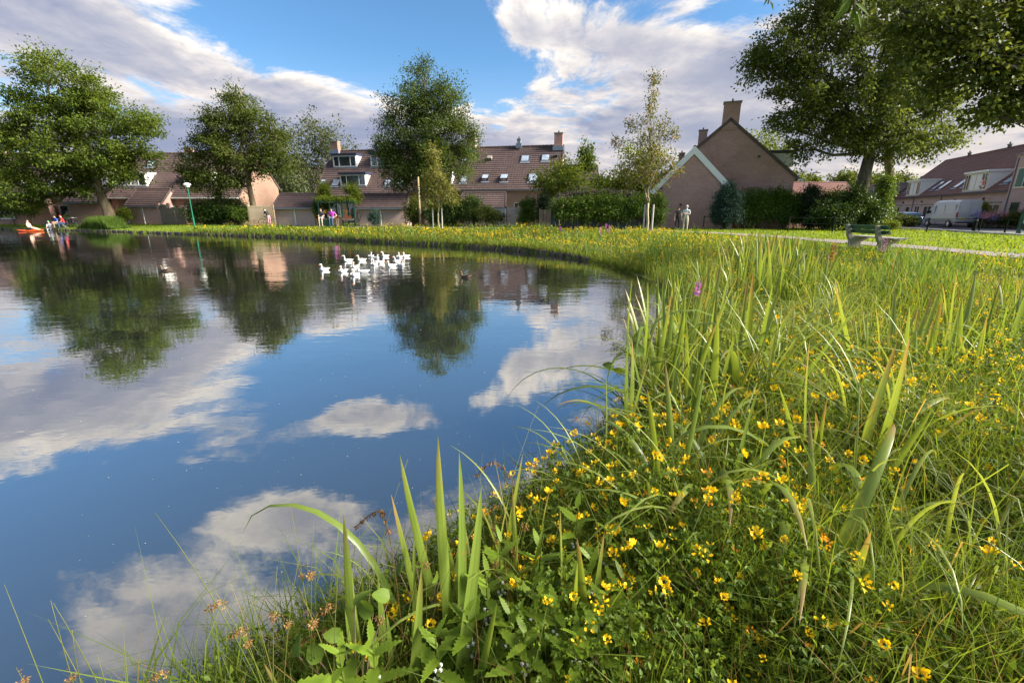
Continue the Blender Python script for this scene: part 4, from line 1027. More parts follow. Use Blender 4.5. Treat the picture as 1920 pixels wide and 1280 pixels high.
# ivy and undergrowth at the two trunks
def leafy(name, label, cat, lobes_px, Y, leaf, per, clump, mat, seed, dens=1.3, group=None, base=None, stems=True, shell=0.35, droop=0.2, flat=0.7, width=0.6, depth=0.8):
    rng = np.random.default_rng(seed)
    cx = sum(l[0] for l in lobes_px) / len(lobes_px); b0 = at(cx, 412, Y); b0.z = gz(b0.x, Y)
    rt = empty(name, b0, 0, label, cat, group); lobes = []
    for L in lobes_px:
        px, py, rx, ry = L[:4]; dy = L[4] if len(L) > 4 else 0.0
        k_ = mpp(px, py, Y + dy); rX, rZ = rx * k_, ry * k_; c = at(px, py, Y + dy) - b0
        if c.z - rZ < 0: c.z = max(c.z, rZ * 0.9)
        lobes.append((c, rX, min(rX, rZ * 1.6) * depth, rZ, max(8, int(dens * 9 * ((rX * min(rX, rZ * 1.6) * rZ) ** (1 / 3) / clump) ** 2))))
    V, F, Rn, cents = foliage(lobes, leaf, per, clump, rng, flat, droop, width, shell)
    link_mesh('leaves', np_mesh('leaves', V, F, Rn), LEAF[mat], rt)
    mb = MB()
    for (c, rX, rY, rZ, k_) in lobes:
        for _ in range(5):
            limb(mb, (c.x + rng.normal() * rX * 0.2, c.y, -0.1), Vector(np.array(c) + rng.normal(size=3) * np.array([rX, rY, rZ]) * 0.4), 0.03, 0.008, rng, 4, 0.05, 5)
    mb.build('stems', M['bark'], rt, smooth=True)
    return rt
leafy('ivy_undergrowth', 'dark ivy and saplings crowding the foot of the big street tree', 'shrub', [(1580, 398, 34, 24), (1555, 402, 34, 20), (1632, 398, 26, 22), (1600, 375, 22, 26)], 35.6, 0.16, 60, 0.5, 'ivy', 31, dens=1.8)
leafy('trunk_ivy', 'ivy sleeve on the foot of the pale second trunk', 'ivy', [(1655, 370, 17, 24), (1652, 395, 19, 20), (1660, 345, 12, 16)], 39.4, 0.16, 40, 0.42, 'hedge', 32, dens=1.7)

# young staked trees on the bank
def sapling(name, label, base, top_px, Y, lobes_px, mat, leaf, per, clump, seed, stakes, dens=0.9, bark='bark_pale'):
    rt = make_tree(name, label, 'young tree', base, Y, lobes_px, leaf, per, clump, mat, bark, 0.07 if Y > 30 else 0.085, seed=seed, dens=dens, fork=0.25, twigs=0.6, shell=0.2, flat=0.8, droop=0.1, width=0.6)
    b0 = rt.location
    for sx in stakes:
        MB().tube([(sx, 0.05, -0.3), (sx, 0.05, 1.75 if Y < 30 else 1.65)], [0.055, 0.05], 8).build('stake', M['wood_grey'], rt)
    MB().box(min(stakes), max(stakes), 0.045, 0.06, 1.25, 1.31).build('tie_strap', M['black'], rt)
sapling('young_tree', 'young yellowish staked tree in front of the round dark tree', (822, 424), None, 37.0,
        [(812, 300, 12, 22), (815, 335, 26, 22), (805, 355, 26, 16), (838, 352, 22, 18), (812, 375, 22, 12), (846, 374, 18, 10), (815, 285, 6, 14)], 'sapling', 0.15, 26, 0.42, 41, (-0.42, 0.30), 1.0)
sapling('young_tree', 'tall thin young staked tree left of the standing couple', (1213, 440), None, 26.5,
        [(1224, 170, 10, 22), (1222, 210, 20, 24), (1218, 255, 30, 26), (1245, 240, 22, 18), (1190, 235, 14, 12), (1205, 295, 38, 28), (1245, 290, 26, 24), (1265, 255, 16, 14), (1170, 315, 18, 14), (1220, 335, 34, 20), (1180, 345, 22, 12), (1265, 320, 14, 12), (1160, 268, 10, 8), (1228, 148, 6, 12)], 'sapling2', 0.115, 26, 0.36, 43, (-0.21, 0.26), 0.62)

# hedges, shrubs along the gardens
leafy('leafy_hedge', 'tall clipped leafy hedge right of the blue conifer', 'hedge', [(1400, 388, 22, 30), (1425, 386, 22, 30), (1450, 386, 22, 31), (1475, 388, 22, 30), (1495, 390, 14, 28)], 38.0, 0.13, 50, 0.42, 'hedge', 51, dens=2.0, depth=0.5)
leafy('blue_conifer', 'bluish conifer shrub against the brick wing, right of the couple', 'shrub', [(1365, 360, 14, 16), (1362, 380, 24, 22), (1362, 402, 26, 22)], 36.5, 0.11, 60, 0.36, 'conifer', 52, dens=1.9, droop=0.1)
leafy('dark_yew', 'dark upright yew shrub at the end of the leafy hedge', 'shrub', [(1520, 375, 20, 28), (1522, 400, 22, 24)], 37.5, 0.11, 60, 0.36, 'yew', 53, dens=2.0)
leafy('garden_shrub', 'olive shrub between the dark yew and the big tree', 'shrub', [(1560, 378, 24, 22), (1552, 405, 24, 18)], 38.5, 0.14, 46, 0.42, 'olive', 54, dens=1.6)
leafy('ivy_fence', 'long overgrown laurel fence with bushy top behind the flowery bank', 'hedge', [(1060, 392, 26, 20), (1095, 390, 26, 22), (1130, 388, 26, 24), (1165, 390, 26, 24), (1200, 392, 26, 24), (1232, 392, 20, 26)], 35.5, 0.13, 46, 0.42, 'hedge', 55, dens=1.5, depth=0.5)
leafy('heather_top', 'greyish dry brush roll along the top of the laurel fence', 'brush', [(1070, 368, 22, 5), (1100, 364, 24, 5), (1135, 363, 24, 5), (1170, 364, 24, 5)], 36.3, 0.10, 60, 0.26, 'heather', 56, dens=1.6, depth=1.0)
leafy('box_hedge', 'square green hedge right of the second brick shed', 'hedge', [(776, 393, 16, 20), (776, 405, 16, 14)], 43.6, 0.12, 50, 0.42, 'olive', 57, dens=2.0)
leafy('ivy_hedge', 'dark ivy hedge behind the young yellowish tree', 'hedge', [(815, 398, 20, 18), (850, 392, 26, 22), (880, 392, 24, 24), (838, 404, 24, 14)], 43.2, 0.13, 50, 0.42, 'ivy', 58, dens=1.9)
leafy('low_shrub', 'loose brownish-green shrub in front of the grey slatted fence', 'shrub', [(908, 400, 22, 14), (928, 406, 18, 10)], 42.6, 0.12, 40, 0.38, 'olive', 59, dens=1.3)
leafy('green_hedge', 'bright green hedge right of the white slatted gate', 'hedge', [(990, 392, 16, 22), (988, 406, 16, 14)], 42.8, 0.12, 50, 0.4, 'hedge', 60, dens=2.0)
leafy('dark_cypress', 'dark clipped cypress at the left end of the laurel fence', 'shrub', [(1020, 385, 11, 26), (1020, 405, 12, 14)], 41.0, 0.11, 56, 0.36, 'yew', 61, dens=2.0)
leafy('bramble_bank', 'wide dark green bramble thicket right of the green street lamp', 'shrub', [(375, 398, 28, 16), (410, 392, 28, 20), (445, 396, 26, 18), (395, 405, 40, 12)], 50.5, 0.18, 46, 0.55, 'ivy', 62, dens=1.6)
leafy('garden_bush', 'bright bush in front of the bramble thicket', 'shrub', [(450, 402, 20, 11)], 49.5, 0.15, 46, 0.42, 'hedge', 63, dens=1.6)
leafy('climbing_ivy', 'pale variegated ivy mound on the pergola corner', 'shrub', [(607, 362, 11, 18), (612, 378, 12, 14)], 45.6, 0.13, 50, 0.38, 'lime', 64, dens=1.9)
leafy('weeping_shrub', 'weeping green shrub over the right end of the pergola', 'shrub', [(660, 355, 14, 8), (668, 366, 8, 12)], 45.2, 0.13, 44, 0.36, 'lime', 65, dens=1.6)
leafy('corner_creeper', 'creeper hanging down the left pergola post', 'shrub', [(594, 385, 6, 16), (596, 400, 5, 12)], 44.6, 0.12, 44, 0.3, 'ivy', 66, dens=2.0)
leafy('juniper', 'small pointed juniper before the second brick shed', 'shrub', [(701, 402, 6, 10), (702, 410, 9, 8)], 43.4, 0.10, 50, 0.3, 'conifer', 67, dens=2.2)
leafy('front_garden_hedge', 'dark low hedge in front of the blue car', 'hedge', [(1680, 415, 22, 7), (1705, 415, 20, 7)], 47.0, 0.16, 46, 0.45, 'olive', 68, dens=1.6)
leafy('verge_mound', 'low clipped golden-green mound left of the parked van', 'shrub', [(1650, 421, 24, 5), (1672, 423, 18, 4)], 38.5, 0.10, 60, 0.32, 'lime', 69, dens=2.0)
leafy('front_garden_bush', 'green bush at the rear corner of the van', 'shrub', [(1842, 395, 8, 12), (1846, 405, 10, 10)], 44.5, 0.14, 44, 0.38, 'lime', 70, dens=1.8)
leafy('front_hedge', 'reddish-green hedge below the pink hydrangeas', 'hedge', [(1860, 412, 18, 10), (1890, 412, 20, 10), (1915, 410, 18, 11)], 43.0, 0.14, 46, 0.4, 'olive', 71, dens=1.7)
leafy('pink_hydrangea', 'pink flowering hydrangea under the street house windows', 'flowers', [(1852, 404, 16, 5), (1875, 403, 14, 5)], 42.6, 0.09, 16, 0.3, 'pink', 72, dens=1.2)
leafy('blue_hydrangea', 'blue flowering hydrangea right behind the van', 'flowers', [(1834, 400, 6, 9), (1862, 409, 10, 4)], 42.3, 0.09, 14, 0.28, 'blue', 73, dens=1.0)
leafy('garden_bush', 'yellow-green bush beside the brick shed at the left lawn', 'shrub', [(232, 400, 10, 9), (230, 407, 10, 7)], 52.5, 0.16, 46, 0.42, 'lime', 74, dens=1.6)
leafy('far_hedge', 'pale bushes behind the grey tent at the left edge', 'shrub', [(20, 385, 26, 14), (55, 388, 20, 12), (-20, 385, 24, 18)], 54.0, 0.2, 40, 0.6, 'olive', 75, dens=1.3)
# distant wood beyond the street
def far_wood():
    rng = np.random.default_rng(77); lobes = []
    for i in range(46):
        px = 1130 + i * 20 + rng.normal() * 10; Y = 150 + rng.random() * 40; py = 352 - rng.random() * 14
        k_ = mpp(px, py, Y); lobes.append((at(px, py, Y), 14 * k_, 10 * k_, 13 * k_, 22)); lobes.append((at(px, 380, Y), 16 * k_, 10 * k_, 18 * k_, 18))
    for i in range(26):
        px = -80 + i * 28 + rng.normal() * 10; Y = 140 + rng.random() * 30
        k_ = mpp(px, 370, Y); lobes.append((at(px, 368, Y), 16 * k_, 10 * k_, 20 * k_, 22))
    V, F, Rn, c = foliage(lobes, 1.0, 26, 2.2, rng, 0.8)
    o = link_mesh('distant_wood', np_mesh('distant_wood', V, F, Rn), LEAF['olive']); tag(o, 'distant olive-green belt of trees beyond the street', 'trees', kind='stuff')
far_wood()

# ------------------------------------------------------------------ timber edging of the far bank
def edging():
    keep = [i for i in range(len(SHORE_S)) if SHORE_S[i][1] > 16.2 and SHORE_S[i][0] > -80 and SHORE_S[i][0] < 3.2]
    P = SHORE_S[keep]
    rt = empty('timber_edging', (P[len(P) // 2][0], P[len(P) // 2][1], 0)); tag(rt, 'low dark timber boards edging the far bank of the pond', 'edging')
    b0 = rt.location; L = np.concatenate([[0], np.cumsum(np.linalg.norm(np.diff(P, axis=0), axis=1))])
    rng = np.random.default_rng(5)
    boards = [MB().box(-0.5, 0.5, -0.035, 0.035, -0.25, 0.13 + 0.015 * k).mesh('board', bevel=0.012) for k in range(3)]
    post = MB().tube([(0, 0, -0.3), (0, 0, 0.2)], [0.055, 0.05], 8).mesh('post', bevel=0)
    s_ = 0.0; k = 0
    while s_ < L[-1] - 1.2:
        dcam = 25.0
        p = np.array([np.interp(s_, L, P[:, 0]), np.interp(s_, L, P[:, 1])])
        ln = 0.62 if p[1] < 30 else 0.95
        q_ = np.array([np.interp(s_ + ln, L, P[:, 0]), np.interp(s_ + ln, L, P[:, 1])]); m_ = (p + q_) / 2; d = q_ - p
        gone = (-3.5 < p[0] < -2.4) or (0.4 < p[0] < 1.0)
        if not gone:
            o = link_mesh('board', boards[k % 3], M['wet_wood'], rt, (m_[0] - b0.x, m_[1] - b0.y, rng.normal() * 0.012))
            o.scale.x = ln * (0.93 + 0.05 * rng.random()); o.rotation_euler = (rng.normal() * 0.03, rng.normal() * 0.012, math.atan2(d[1], d[0]) + rng.normal() * 0.015)
            nn = np.array([d[1], -d[0]]) / np.linalg.norm(d) * 0.07 * (1 if d[0] > 0 else 1)
            o = link_mesh('post', post, M['wet_wood'], rt, (p[0] + nn[0] - b0.x, p[1] + nn[1] - b0.y, rng.normal() * 0.02)); o.rotation_euler = (rng.normal() * 0.05, rng.normal() * 0.05, 0)
        s_ += ln; k += 1
edging()

# ------------------------------------------------------------------ park bench
def bench():
    A = on_ground(1596, 465.5, gz(11.8, 16.2)); Bp = on_ground(1651, 471.5, gz(12.3, 14.8))
    d = (Bp - A); d.z = 0; ang = math.atan2(d.y, d.x); ln = 1.0
    rt = empty('park_bench', (A.x, A.y, gz(A.x, A.y)), ang, 'concrete park bench with dark green back boards facing away on the grass', 'bench')
    # local x along the bench, +y = towards the seat front (away from the camera side back)
    sp = d.length
    prof = [(-0.16, 0), (0.30, 0), (0.26, 0.22), (0.52, 0.34), (0.52, 0.40), (0.02, 0.41), (-0.06, 0.45), (-0.20, 0.84), (-0.32, 0.84), (-0.24, 0.45), (-0.13, 0.26)]
    me = MB().prism(prof, EY, EZ, EX, (0, 0, 0), -0.065, 0.065).mesh('support', bevel=0.018)
    for x in (0.0, sp): link_mesh('support', me, M['concrete'], rt, (x, 0, 0))
    bd = Vector((0, -0.13, 0.39)).normalized(); bn = Vector((0, 0.39, 0.13)).normalized()
    for k, s0 in enumerate((0.10, 0.27)):
        MB().boxb((0, -0.085, 0.46), EX, bd, bn, (-0.28, sp + 0.42), (s0, s0 + 0.125), (-0.004, 0.04)).build('back_board', M['green_paint'], rt)
    for k in range(3):
        MB().box(0.0 - 0.26, sp + 0.42, 0.05 + 0.16 * k, 0.19 + 0.16 * k, 0.412, 0.455).build('seat_board', M['seat_wood'], rt)
bench()

# ------------------------------------------------------------------ van, local x = forward, y = left, z up
def wheel(parent, x, y, r, w_, side):
    wr = MB().tube([(x, y - w_ / 2, r), (x, y + w_ / 2, r)], r, 20).build('wheel', M['black'], parent)
    MB().tube([(x, y + side * w_ * 0.5, r), (x, y + side * (w_ * 0.5 + 0.015), r)], [r * 0.62, r * 0.55], 14).build('rim', M['chrome'], wr)
def loft(sections, name, mat, parent, bevel=0.0, smooth=True):
    """sections: list of (x, [(y,z)...]) with equal counts, closed rings"""
    mb = MB(); n = len(sections[0][1])
    for x, ring in sections: mb.v += [(x if not hasattr(x, '__len__') else x[k], y, z) for k, (y, z) in enumerate(ring)]
    for i in range(len(sections) - 1):
        for j in range(n): mb.f.append((i * n + j, (i + 1) * n + j, (i + 1) * n + (j + 1) % n, i * n + (j + 1) % n))
    mb.f.append(tuple(range(n))); mb.f.append(tuple((len(sections) - 1) * n + j for j in range(n))[::-1])
    return mb.build(name, mat, parent, smooth=False, bevel=bevel)
def m_paint(name, col, metal=0.0):
    m, n, out = new_mat(name); tc = n.new('ShaderNodeTexCoord').outputs['Object']; z = n.sep(tc)[2]
    dirt = n.m('MULTIPLY', n.noise(tc, 3.0, 6, 0.7), n.smooth(z, 0.25, 1.2, 0.75, 0.1))
    b = bsdf(n, out, Roughness=0.32, Metallic=metal); n.l.new(n.mix(dirt, c4(col), (0.22, 0.19, 0.16, 1)), b.inputs['Base Color'])
    b.inputs['Coat Weight'].default_value = 0.5; b.inputs['Coat Roughness'].default_value = 0.08
    return m
M['van_paint'] = m_paint('silver_white_van_paint', (0.37, 0.40, 0.455))
M['car_blue'] = m_paint('blue_car_paint', (0.05, 0.20, 0.45))
M['tail_red'] = m_plain('tail_lamp_red', (0.35, 0.02, 0.015), 0.2, var=0.1)
M['plate'] = m_plain('yellow_plate', (0.75, 0.45, 0.02), 0.4, var=0.05)
def van():
    A = Vector((42.1, 44.8, 0)); z0 = gz(43, 47) + 0.02
    rz = math.atan2(RD.y, RD.x)
    org = A + RN * 0.97
    rt = empty('delivery_van', (org.x, org.y, z0), rz, 'silver-white high-roof delivery van parked on the street', 'van')
    def ring(hw, zt, zb=0.42, tum=0.12):
        return [(-hw + 0.03, zb), (-hw, zb + 0.25), (-hw, 1.05), (-hw + tum * 0.35, 1.7), (-hw + tum, zt - 0.16), (-hw + tum + 0.16, zt), (hw - tum - 0.16, zt), (hw - tum, zt - 0.16), (hw - tum * 0.35, 1.7), (hw, 1.05), (hw, zb + 0.25), (hw - 0.03, zb)]
    def sec(x, hw, zt, **k): return (x, ring(hw, zt, **k))
    def nose(x, hw, zt):  # low bonnet rings
        zs = [0.42, 0.6, 0.8, zt - 0.12, zt - 0.05, zt]
        r_ = [(-hw + 0.05, 0.42), (-hw, 0.62), (-hw, min(0.95, zt - 0.2)), (-hw + 0.03, zt - 0.14), (-hw + 0.08, zt - 0.06), (-hw + 0.2, zt)]
        return (x, r_ + [(-a, b) for a, b in r_[::-1]])
    body = loft([sec(0.0, 0.95, 2.50), sec(0.05, 0.965, 2.54), sec(2.0, 0.965, 2.58), sec(3.7, 0.965, 2.56), sec(4.15, 0.96, 2.46), nose(4.95, 0.94, 1.42), nose(5.35, 0.90, 1.22), nose(5.55, 0.80, 1.02)], 'body', M['van_paint'], rt, bevel=0.03)
    # rear doors, seam, hinges, lamps, plate, bumper
    for s_ in (-1, 1):
        d = MB().boxb((0, 0, 0), EX, EY, EZ, (-0.022, 0.0), sorted((s_ * 0.012, s_ * 0.80)), (0.62, 2.38)).build('rear_door', M['van_paint'], rt, bevel=0.01)
        for z_ in (0.85, 1.25, 1.72, 2.05): MB().boxb((0, 0, 0), EX, EY, EZ, (-0.032, -0.023), sorted((s_ * 0.10, s_ * 0.72)), (z_, z_ + 0.018)).build('ridge', M['van_paint'], d)
        MB().box(-0.06, 0.03, min(s_ * 0.845, s_ * 0.955), max(s_ * 0.845, s_ * 0.955), 0.98, 1.42).build('tail_lamp', M['tail_red'], rt, bevel=0.01)
        for z_ in (1.0, 1.9): MB().box(-0.05, 0.0, min(s_ * 0.80, s_ * 0.84), max(s_ * 0.80, s_ * 0.84), z_, z_ + 0.09).build('hinge', M['zinc'], rt)
    MB().box(-0.05, -0.023, -0.34, -0.12, 1.12, 1.17).build('door_handle', M['black'], rt)
    MB().box(-0.045, -0.034, 0.16, 0.68, 0.80, 0.92).build('number_plate', M['plate'], rt)
    MB().box(-0.14, 0.0, -0.92, 0.92, 0.40, 0.56).build('rear_bumper', M['frame_dark'], rt, bevel=0.03)
    # left side: panel seams, rail, cab window
    for (x0, x1, z0_, z1_) in ((0.35, 1.95, 1.28, 2.14), (2.05, 3.35, 1.28, 2.14)):
        MB().boxb((0, 0.968, 0), EX, EZ, (0, 1, -0.06), (x0, x1), (z0_, z1_), (-0.03, -0.012)).build('side_panel', M['van_paint'], rt, bevel=0.008)
    MB().box(0.1, 3.4, 0.965, 0.978, 1.16, 1.20).build('side_rail', M['van_paint'], rt)
    MB().box(0.3, 5.0, 0.955, 0.985, 0.62, 0.72).build('rub_strip', M['zinc'], rt)
    MB().prism([(3.62, 1.34), (4.78, 1.36), (4.28, 2.02), (3.62, 2.05)], EX, EZ, EY, (0, 0, 0), 0.88, 0.972).build('cab_window', M['glass'], rt)
    MB().prism([(3.62, 1.34), (4.78, 1.36), (4.28, 2.02), (3.62, 2.05)], EX, EZ, EY, (0, 0, 0), -0.972, -0.88).build('cab_window', M['glass'], rt)
    MB().boxb((4.20, 0, 2.42), EY, Vector((0.62, 0, -0.78)), Vector((0.78, 0, 0.62)), (-0.72, 0.72), (0.08, 1.2), (0.0, 0.02)).build('windscreen', M['glass'], rt)
    MB().box(4.55, 4.70, 0.99, 1.14, 1.30, 1.62).build('mirror', M['black'], rt)
    for x in (0.95, 4.55):
        MB().tube([(x, 0.90, 0.36), (x, 0.971, 0.36)], 0.43, 20).build('wheel_arch', M['black'], rt)
        for s_ in (-1, 1): wheel(rt, x, s_ * 0.87, 0.34, 0.22, s_)
van()
def car():
    p = at(1699, 405, 53.0); z0 = gz(p.x, p.y)
    rt = empty('parked_car', (p.x, p.y, z0 + 0.02), math.atan2(RD.y, RD.x) , 'blue car parked behind the dark hedge left of the van', 'car')
    def ring(hw, zb, zs, zt, tw):
        r_ = [(-hw + 0.06, zb), (-hw, zb + 0.2), (-hw, zs), (-tw - 0.02, zs + 0.05), (-tw + 0.06, zt - 0.05), (-tw + 0.2, zt)]
        return r_ + [(-a, b) for a, b in r_[::-1]]
    loft([(-2.0, ring(0.70, 0.35, 0.75, 0.9, 0.6)), (-1.9, ring(0.8, 0.28, 0.85, 1.0, 0.68)), (-1.5, ring(0.84, 0.25, 0.9, 1.36, 0.66)), (-0.4, ring(0.85, 0.25, 0.9, 1.46, 0.66)), (0.5, ring(0.85, 0.25, 0.9, 1.42, 0.66)), (1.2, ring(0.84, 0.25, 0.88, 1.0, 0.70)), (1.9, ring(0.8, 0.28, 0.74, 0.82, 0.66)), (2.1, ring(0.66, 0.33, 0.6, 0.68, 0.5))], 'body', M['car_blue'], rt, bevel=0.03)
    for s_ in (-1, 1):
        MB().prism([(-1.35, 0.98), (0.85, 0.98), (0.42, 1.36), (-1.2, 1.34)], EX, EZ, EY, (0, s_ * 0.735, 0), -0.06, 0.06).build('side_window', M['glass'], rt)
        for x in (-1.25, 1.3): wheel(rt, x, s_ * 0.75, 0.31, 0.2, s_)
    MB().boxb((1.22, 0, 1.0), EY, Vector((-0.84, 0, 0.5)), Vector((0.5, 0, 0.84)), (-0.6, 0.6), (0.02, 0.72), (0.0, 0.03)).build('windscreen', M['glass'], rt)
    MB().boxb((-1.93, 0, 1.02), EY, Vector((0.75, 0, 0.62)), Vector((-0.62, 0, 0.75)), (-0.58, 0.58), (0.02, 0.45), (0.0, 0.03)).build('rear_window', M['glass'], rt)
car()

# ------------------------------------------------------------------ post and rail fence between lawn and street
def street_fence():
    pts = [on_ground(x, y, zz) for x, y, zz in ((1318, 432, .48), (1394, 433, .48), (1476, 434.5, .46), (1560, 435, .44))]
    pts += [on_ground(1648, 433, .38), on_ground(1737, 434.5, .36)]
    pts += [on_ground(1834, 436.5, .36), on_ground(1882, 441, .36), on_ground(1960, 448, .36)]
    rt = empty('lawn_fence', pts[0]); tag(rt, 'low dark post-and-wire fence running along the far side of the lawn', 'fence')
    b0 = rt.location.copy()
    for p in pts:
        z = gz(p.x, p.y) - b0.z
        MB().tube([(p.x - b0.x, p.y - b0.y, z - 0.2), (p.x - b0.x, p.y - b0.y, z + 1.02)], 0.045, 8).build('post', M['post'], rt)
    for a, b in zip(pts[:-1], pts[1:]):
        for h in (0.95, 0.55):
            MB().tube([(a.x - b0.x, a.y - b0.y, gz(a.x, a.y) - b0.z + h), (b.x - b0.x, b.y - b0.y, gz(b.x, b.y) - b0.z + h)], 0.014, 5).build('wire', M['post'], rt)
street_fence()
p = on_ground(1824, 436, .36); rt = empty('bollard', (p.x, p.y, gz(p.x, p.y)), 0, 'thick dark wooden bollard beside the van tail', 'bollard')
MB().lathe([(0.11, 0), (0.11, 0.95), (0.09, 1.02), (0.02, 1.04)], 10).build('shaft', M['post'], rt); MB().lathe([(0.118, 0.84), (0.118, 0.90)], 10).build('reflector_band', M['zinc'], rt)

def street_lamp(base, h, label, mat='lamp_green', kind='cap', rz=0.0):
    rt = empty('street_lamp', base, rz, label, 'street lamp')
    MB().tube([(0, 0, -0.2), (0, 0, 0.9), (0, 0, 0.92), (0, 0, h)], [0.08, 0.075, 0.05, 0.04], 10).build('pole', M[mat], rt)
    if kind == 'cap':
        hd = MB().lathe([(0.06, h), (0.20, h + 0.10), (0.24, h + 0.25)], 14).build('lantern', M['lampglass'], rt)
        MB().lathe([(0.24, h + 0.252), (0.34, h + 0.27), (0.29, h + 0.36), (0.13, h + 0.44), (0.02, h + 0.47)], 16).build('cap', M['white'], hd)
    elif kind == 'arm':
        MB().tube([(0, 0, h), (0.05, 0, h + 0.3), (0.3, 0, h + 0.5), (0.9, 0, h + 0.6)], [0.045, 0.04, 0.035, 0.03], 8).build('arm', M[mat], rt)
        MB().boxb((0.85, 0, h + 0.55), EX, EY, EZ, (0, 0.85), (-0.1, 0.1), (0, 0.13)).build('lamp_head', M['zinc'], rt, bevel=0.03)
    return rt
M['lampglass'] = m_plain('opal_lamp_glass', (0.70, 0.70, 0.66), 0.3, var=0.05)
p = at(363, 414, 45.5); street_lamp((p.x, p.y, gz(p.x, p.y)), 3.6, 'green street lamp with white cap on the left bank')
p = at(1499, 400, 58.0); street_lamp((p.x, p.y, 0.35), 5.4, 'grey arm street lamp right of the brick gable house', 'zinc', 'arm')
p = on_ground(1908, 441, .36); rt = empty('green_post', (p.x, p.y, gz(p.x, p.y)), 0, 'thick dark green lamp post at the right picture edge', 'post')
MB().tube([(0, 0, -0.2), (0, 0, 1.3), (0, 0, 1.32), (0, 0, 4.2)], [0.13, 0.12, 0.085, 0.06], 10).build('shaft', M['green_paint'], rt)
MB().boxb((0, -0.125, 0.4), EX, EZ, (0, -1, 0), (-0.06, 0.06), (0, 0.35), (0, 0.012)).build('access_door', M['post'], rt)

# ------------------------------------------------------------------ garden fences, gates, pergola
def slat_fence(name, label, cat, px0, px1, Y, z0, z1, n, mat, rail=True, gap=0.3, lean=0.0):
    a, b = at(px0, 412, Y), at(px1, 412, Y); w_ = b.x - a.x
    rt = empty(name, (a.x, Y, gz(a.x, Y)), 0, label, cat)
    sw = w_ / n; me = MB().box(0.0, sw * (1 - gap), -0.012, 0.012, z0, z1).mesh('slat', bevel=0.004); rng = np.random.default_rng(n)
    for i in range(n):
        o = link_mesh('slat', me, M[mat], rt, (i * sw, 0, rng.normal() * 0.012)); o.rotation_euler.y = rng.normal() * 0.006
    for z in (z0 + 0.2, z1 - 0.2): MB().box(-0.05, w_ + 0.05, 0.014, 0.06, z, z + 0.08).build('rail', M[mat], rt)
    for x in (-0.06, w_): MB().box(x, x + 0.09, 0.0, 0.09, 0, z1 + 0.1).build('post', M[mat], rt)
    return rt
slat_fence('slatted_gate', 'pale vertical slat gate left of the bright green hedge', 'gate', 952, 974, 43.6, 0.1, 1.75, 8, 'wood_grey')
slat_fence('slatted_fence', 'grey vertical slat fence behind the loose shrub', 'fence', 925, 951, 43.8, 0.05, 1.65, 8, 'wood_grey', gap=0.25)
slat_fence('board_fence', 'grey board fence right of the arched gate by the left brick shed', 'fence', 316, 348, 52.6, 0.0, 1.75, 11, 'wood', gap=0.08)
slat_fence('trellis_fence', 'cream trellis screen with wooden posts left of the first brick shed', 'fence', 468, 514, 45.6, 0.05, 1.9, 24, 'wood_pale', gap=0.45)
slat_fence('cream_screen', 'cream cloth screen behind the wooden trellis', 'screen', 470, 512, 46.6, 0.6, 1.9, 6, 'cream', gap=0.0)
slat_fence('plank_door', 'brown plank door between the ivy hedges', 'door', 831, 842, 43.5, 0.05, 1.9, 4, 'wood', gap=0.05)
# navy board fence behind the laurels
slat_fence('navy_board_fence', 'dark navy boards showing through the laurel fence', 'fence', 1034, 1232, 36.1, 0.05, 1.35, 40, 'navy', gap=0.02)
slat_fence('lattice_gate', 'weathered lattice gate in the shade of the dark cypress', 'gate', 1012, 1030, 40.4, 0.1, 1.5, 7, 'wood')
# garden arch gate at the left shed
a = at(304, 412, 52.9); rt = empty('arched_gate', (a.x, 52.9, gz(a.x, 52.9)), 0, 'small arched brick doorway against the left brick shed', 'gate')
pier = MB(); pier.box(-0.3, 0.0, -0.1, 0.15, 0, 2.3); pier.box(0.85, 1.15, -0.1, 0.15, 0, 2.3); pier.build('pier', M['brick'], rt)
arc = MB(); n_ = 9
for k in range(n_):
    t0, t1 = math.pi * k / n_, math.pi * (k + 1) / n_
    arc.prism([(0.425 - 0.43 * math.cos(t0), 1.6 + 0.43 * math.sin(t0)), (0.425 - 0.58 * math.cos(t0), 1.6 + 0.58 * math.sin(t0)), (0.425 - 0.58 * math.cos(t1), 1.6 + 0.58 * math.sin(t1)), (0.425 - 0.43 * math.cos(t1), 1.6 + 0.43 * math.sin(t1))], EX, EZ, EY, (0, 0, 0), -0.13, 0.13)
arc.build('arch', M['concrete'], rt)
MB().prism([(0.0, 0), (0.85, 0), (0.85, 1.6), (0.7, 1.9), (0.425, 2.02), (0.15, 1.9), (0.0, 1.6)], EX, EZ, EY, (0, 0, 0), -0.03, 0.02).build('door', M['wood'], rt)

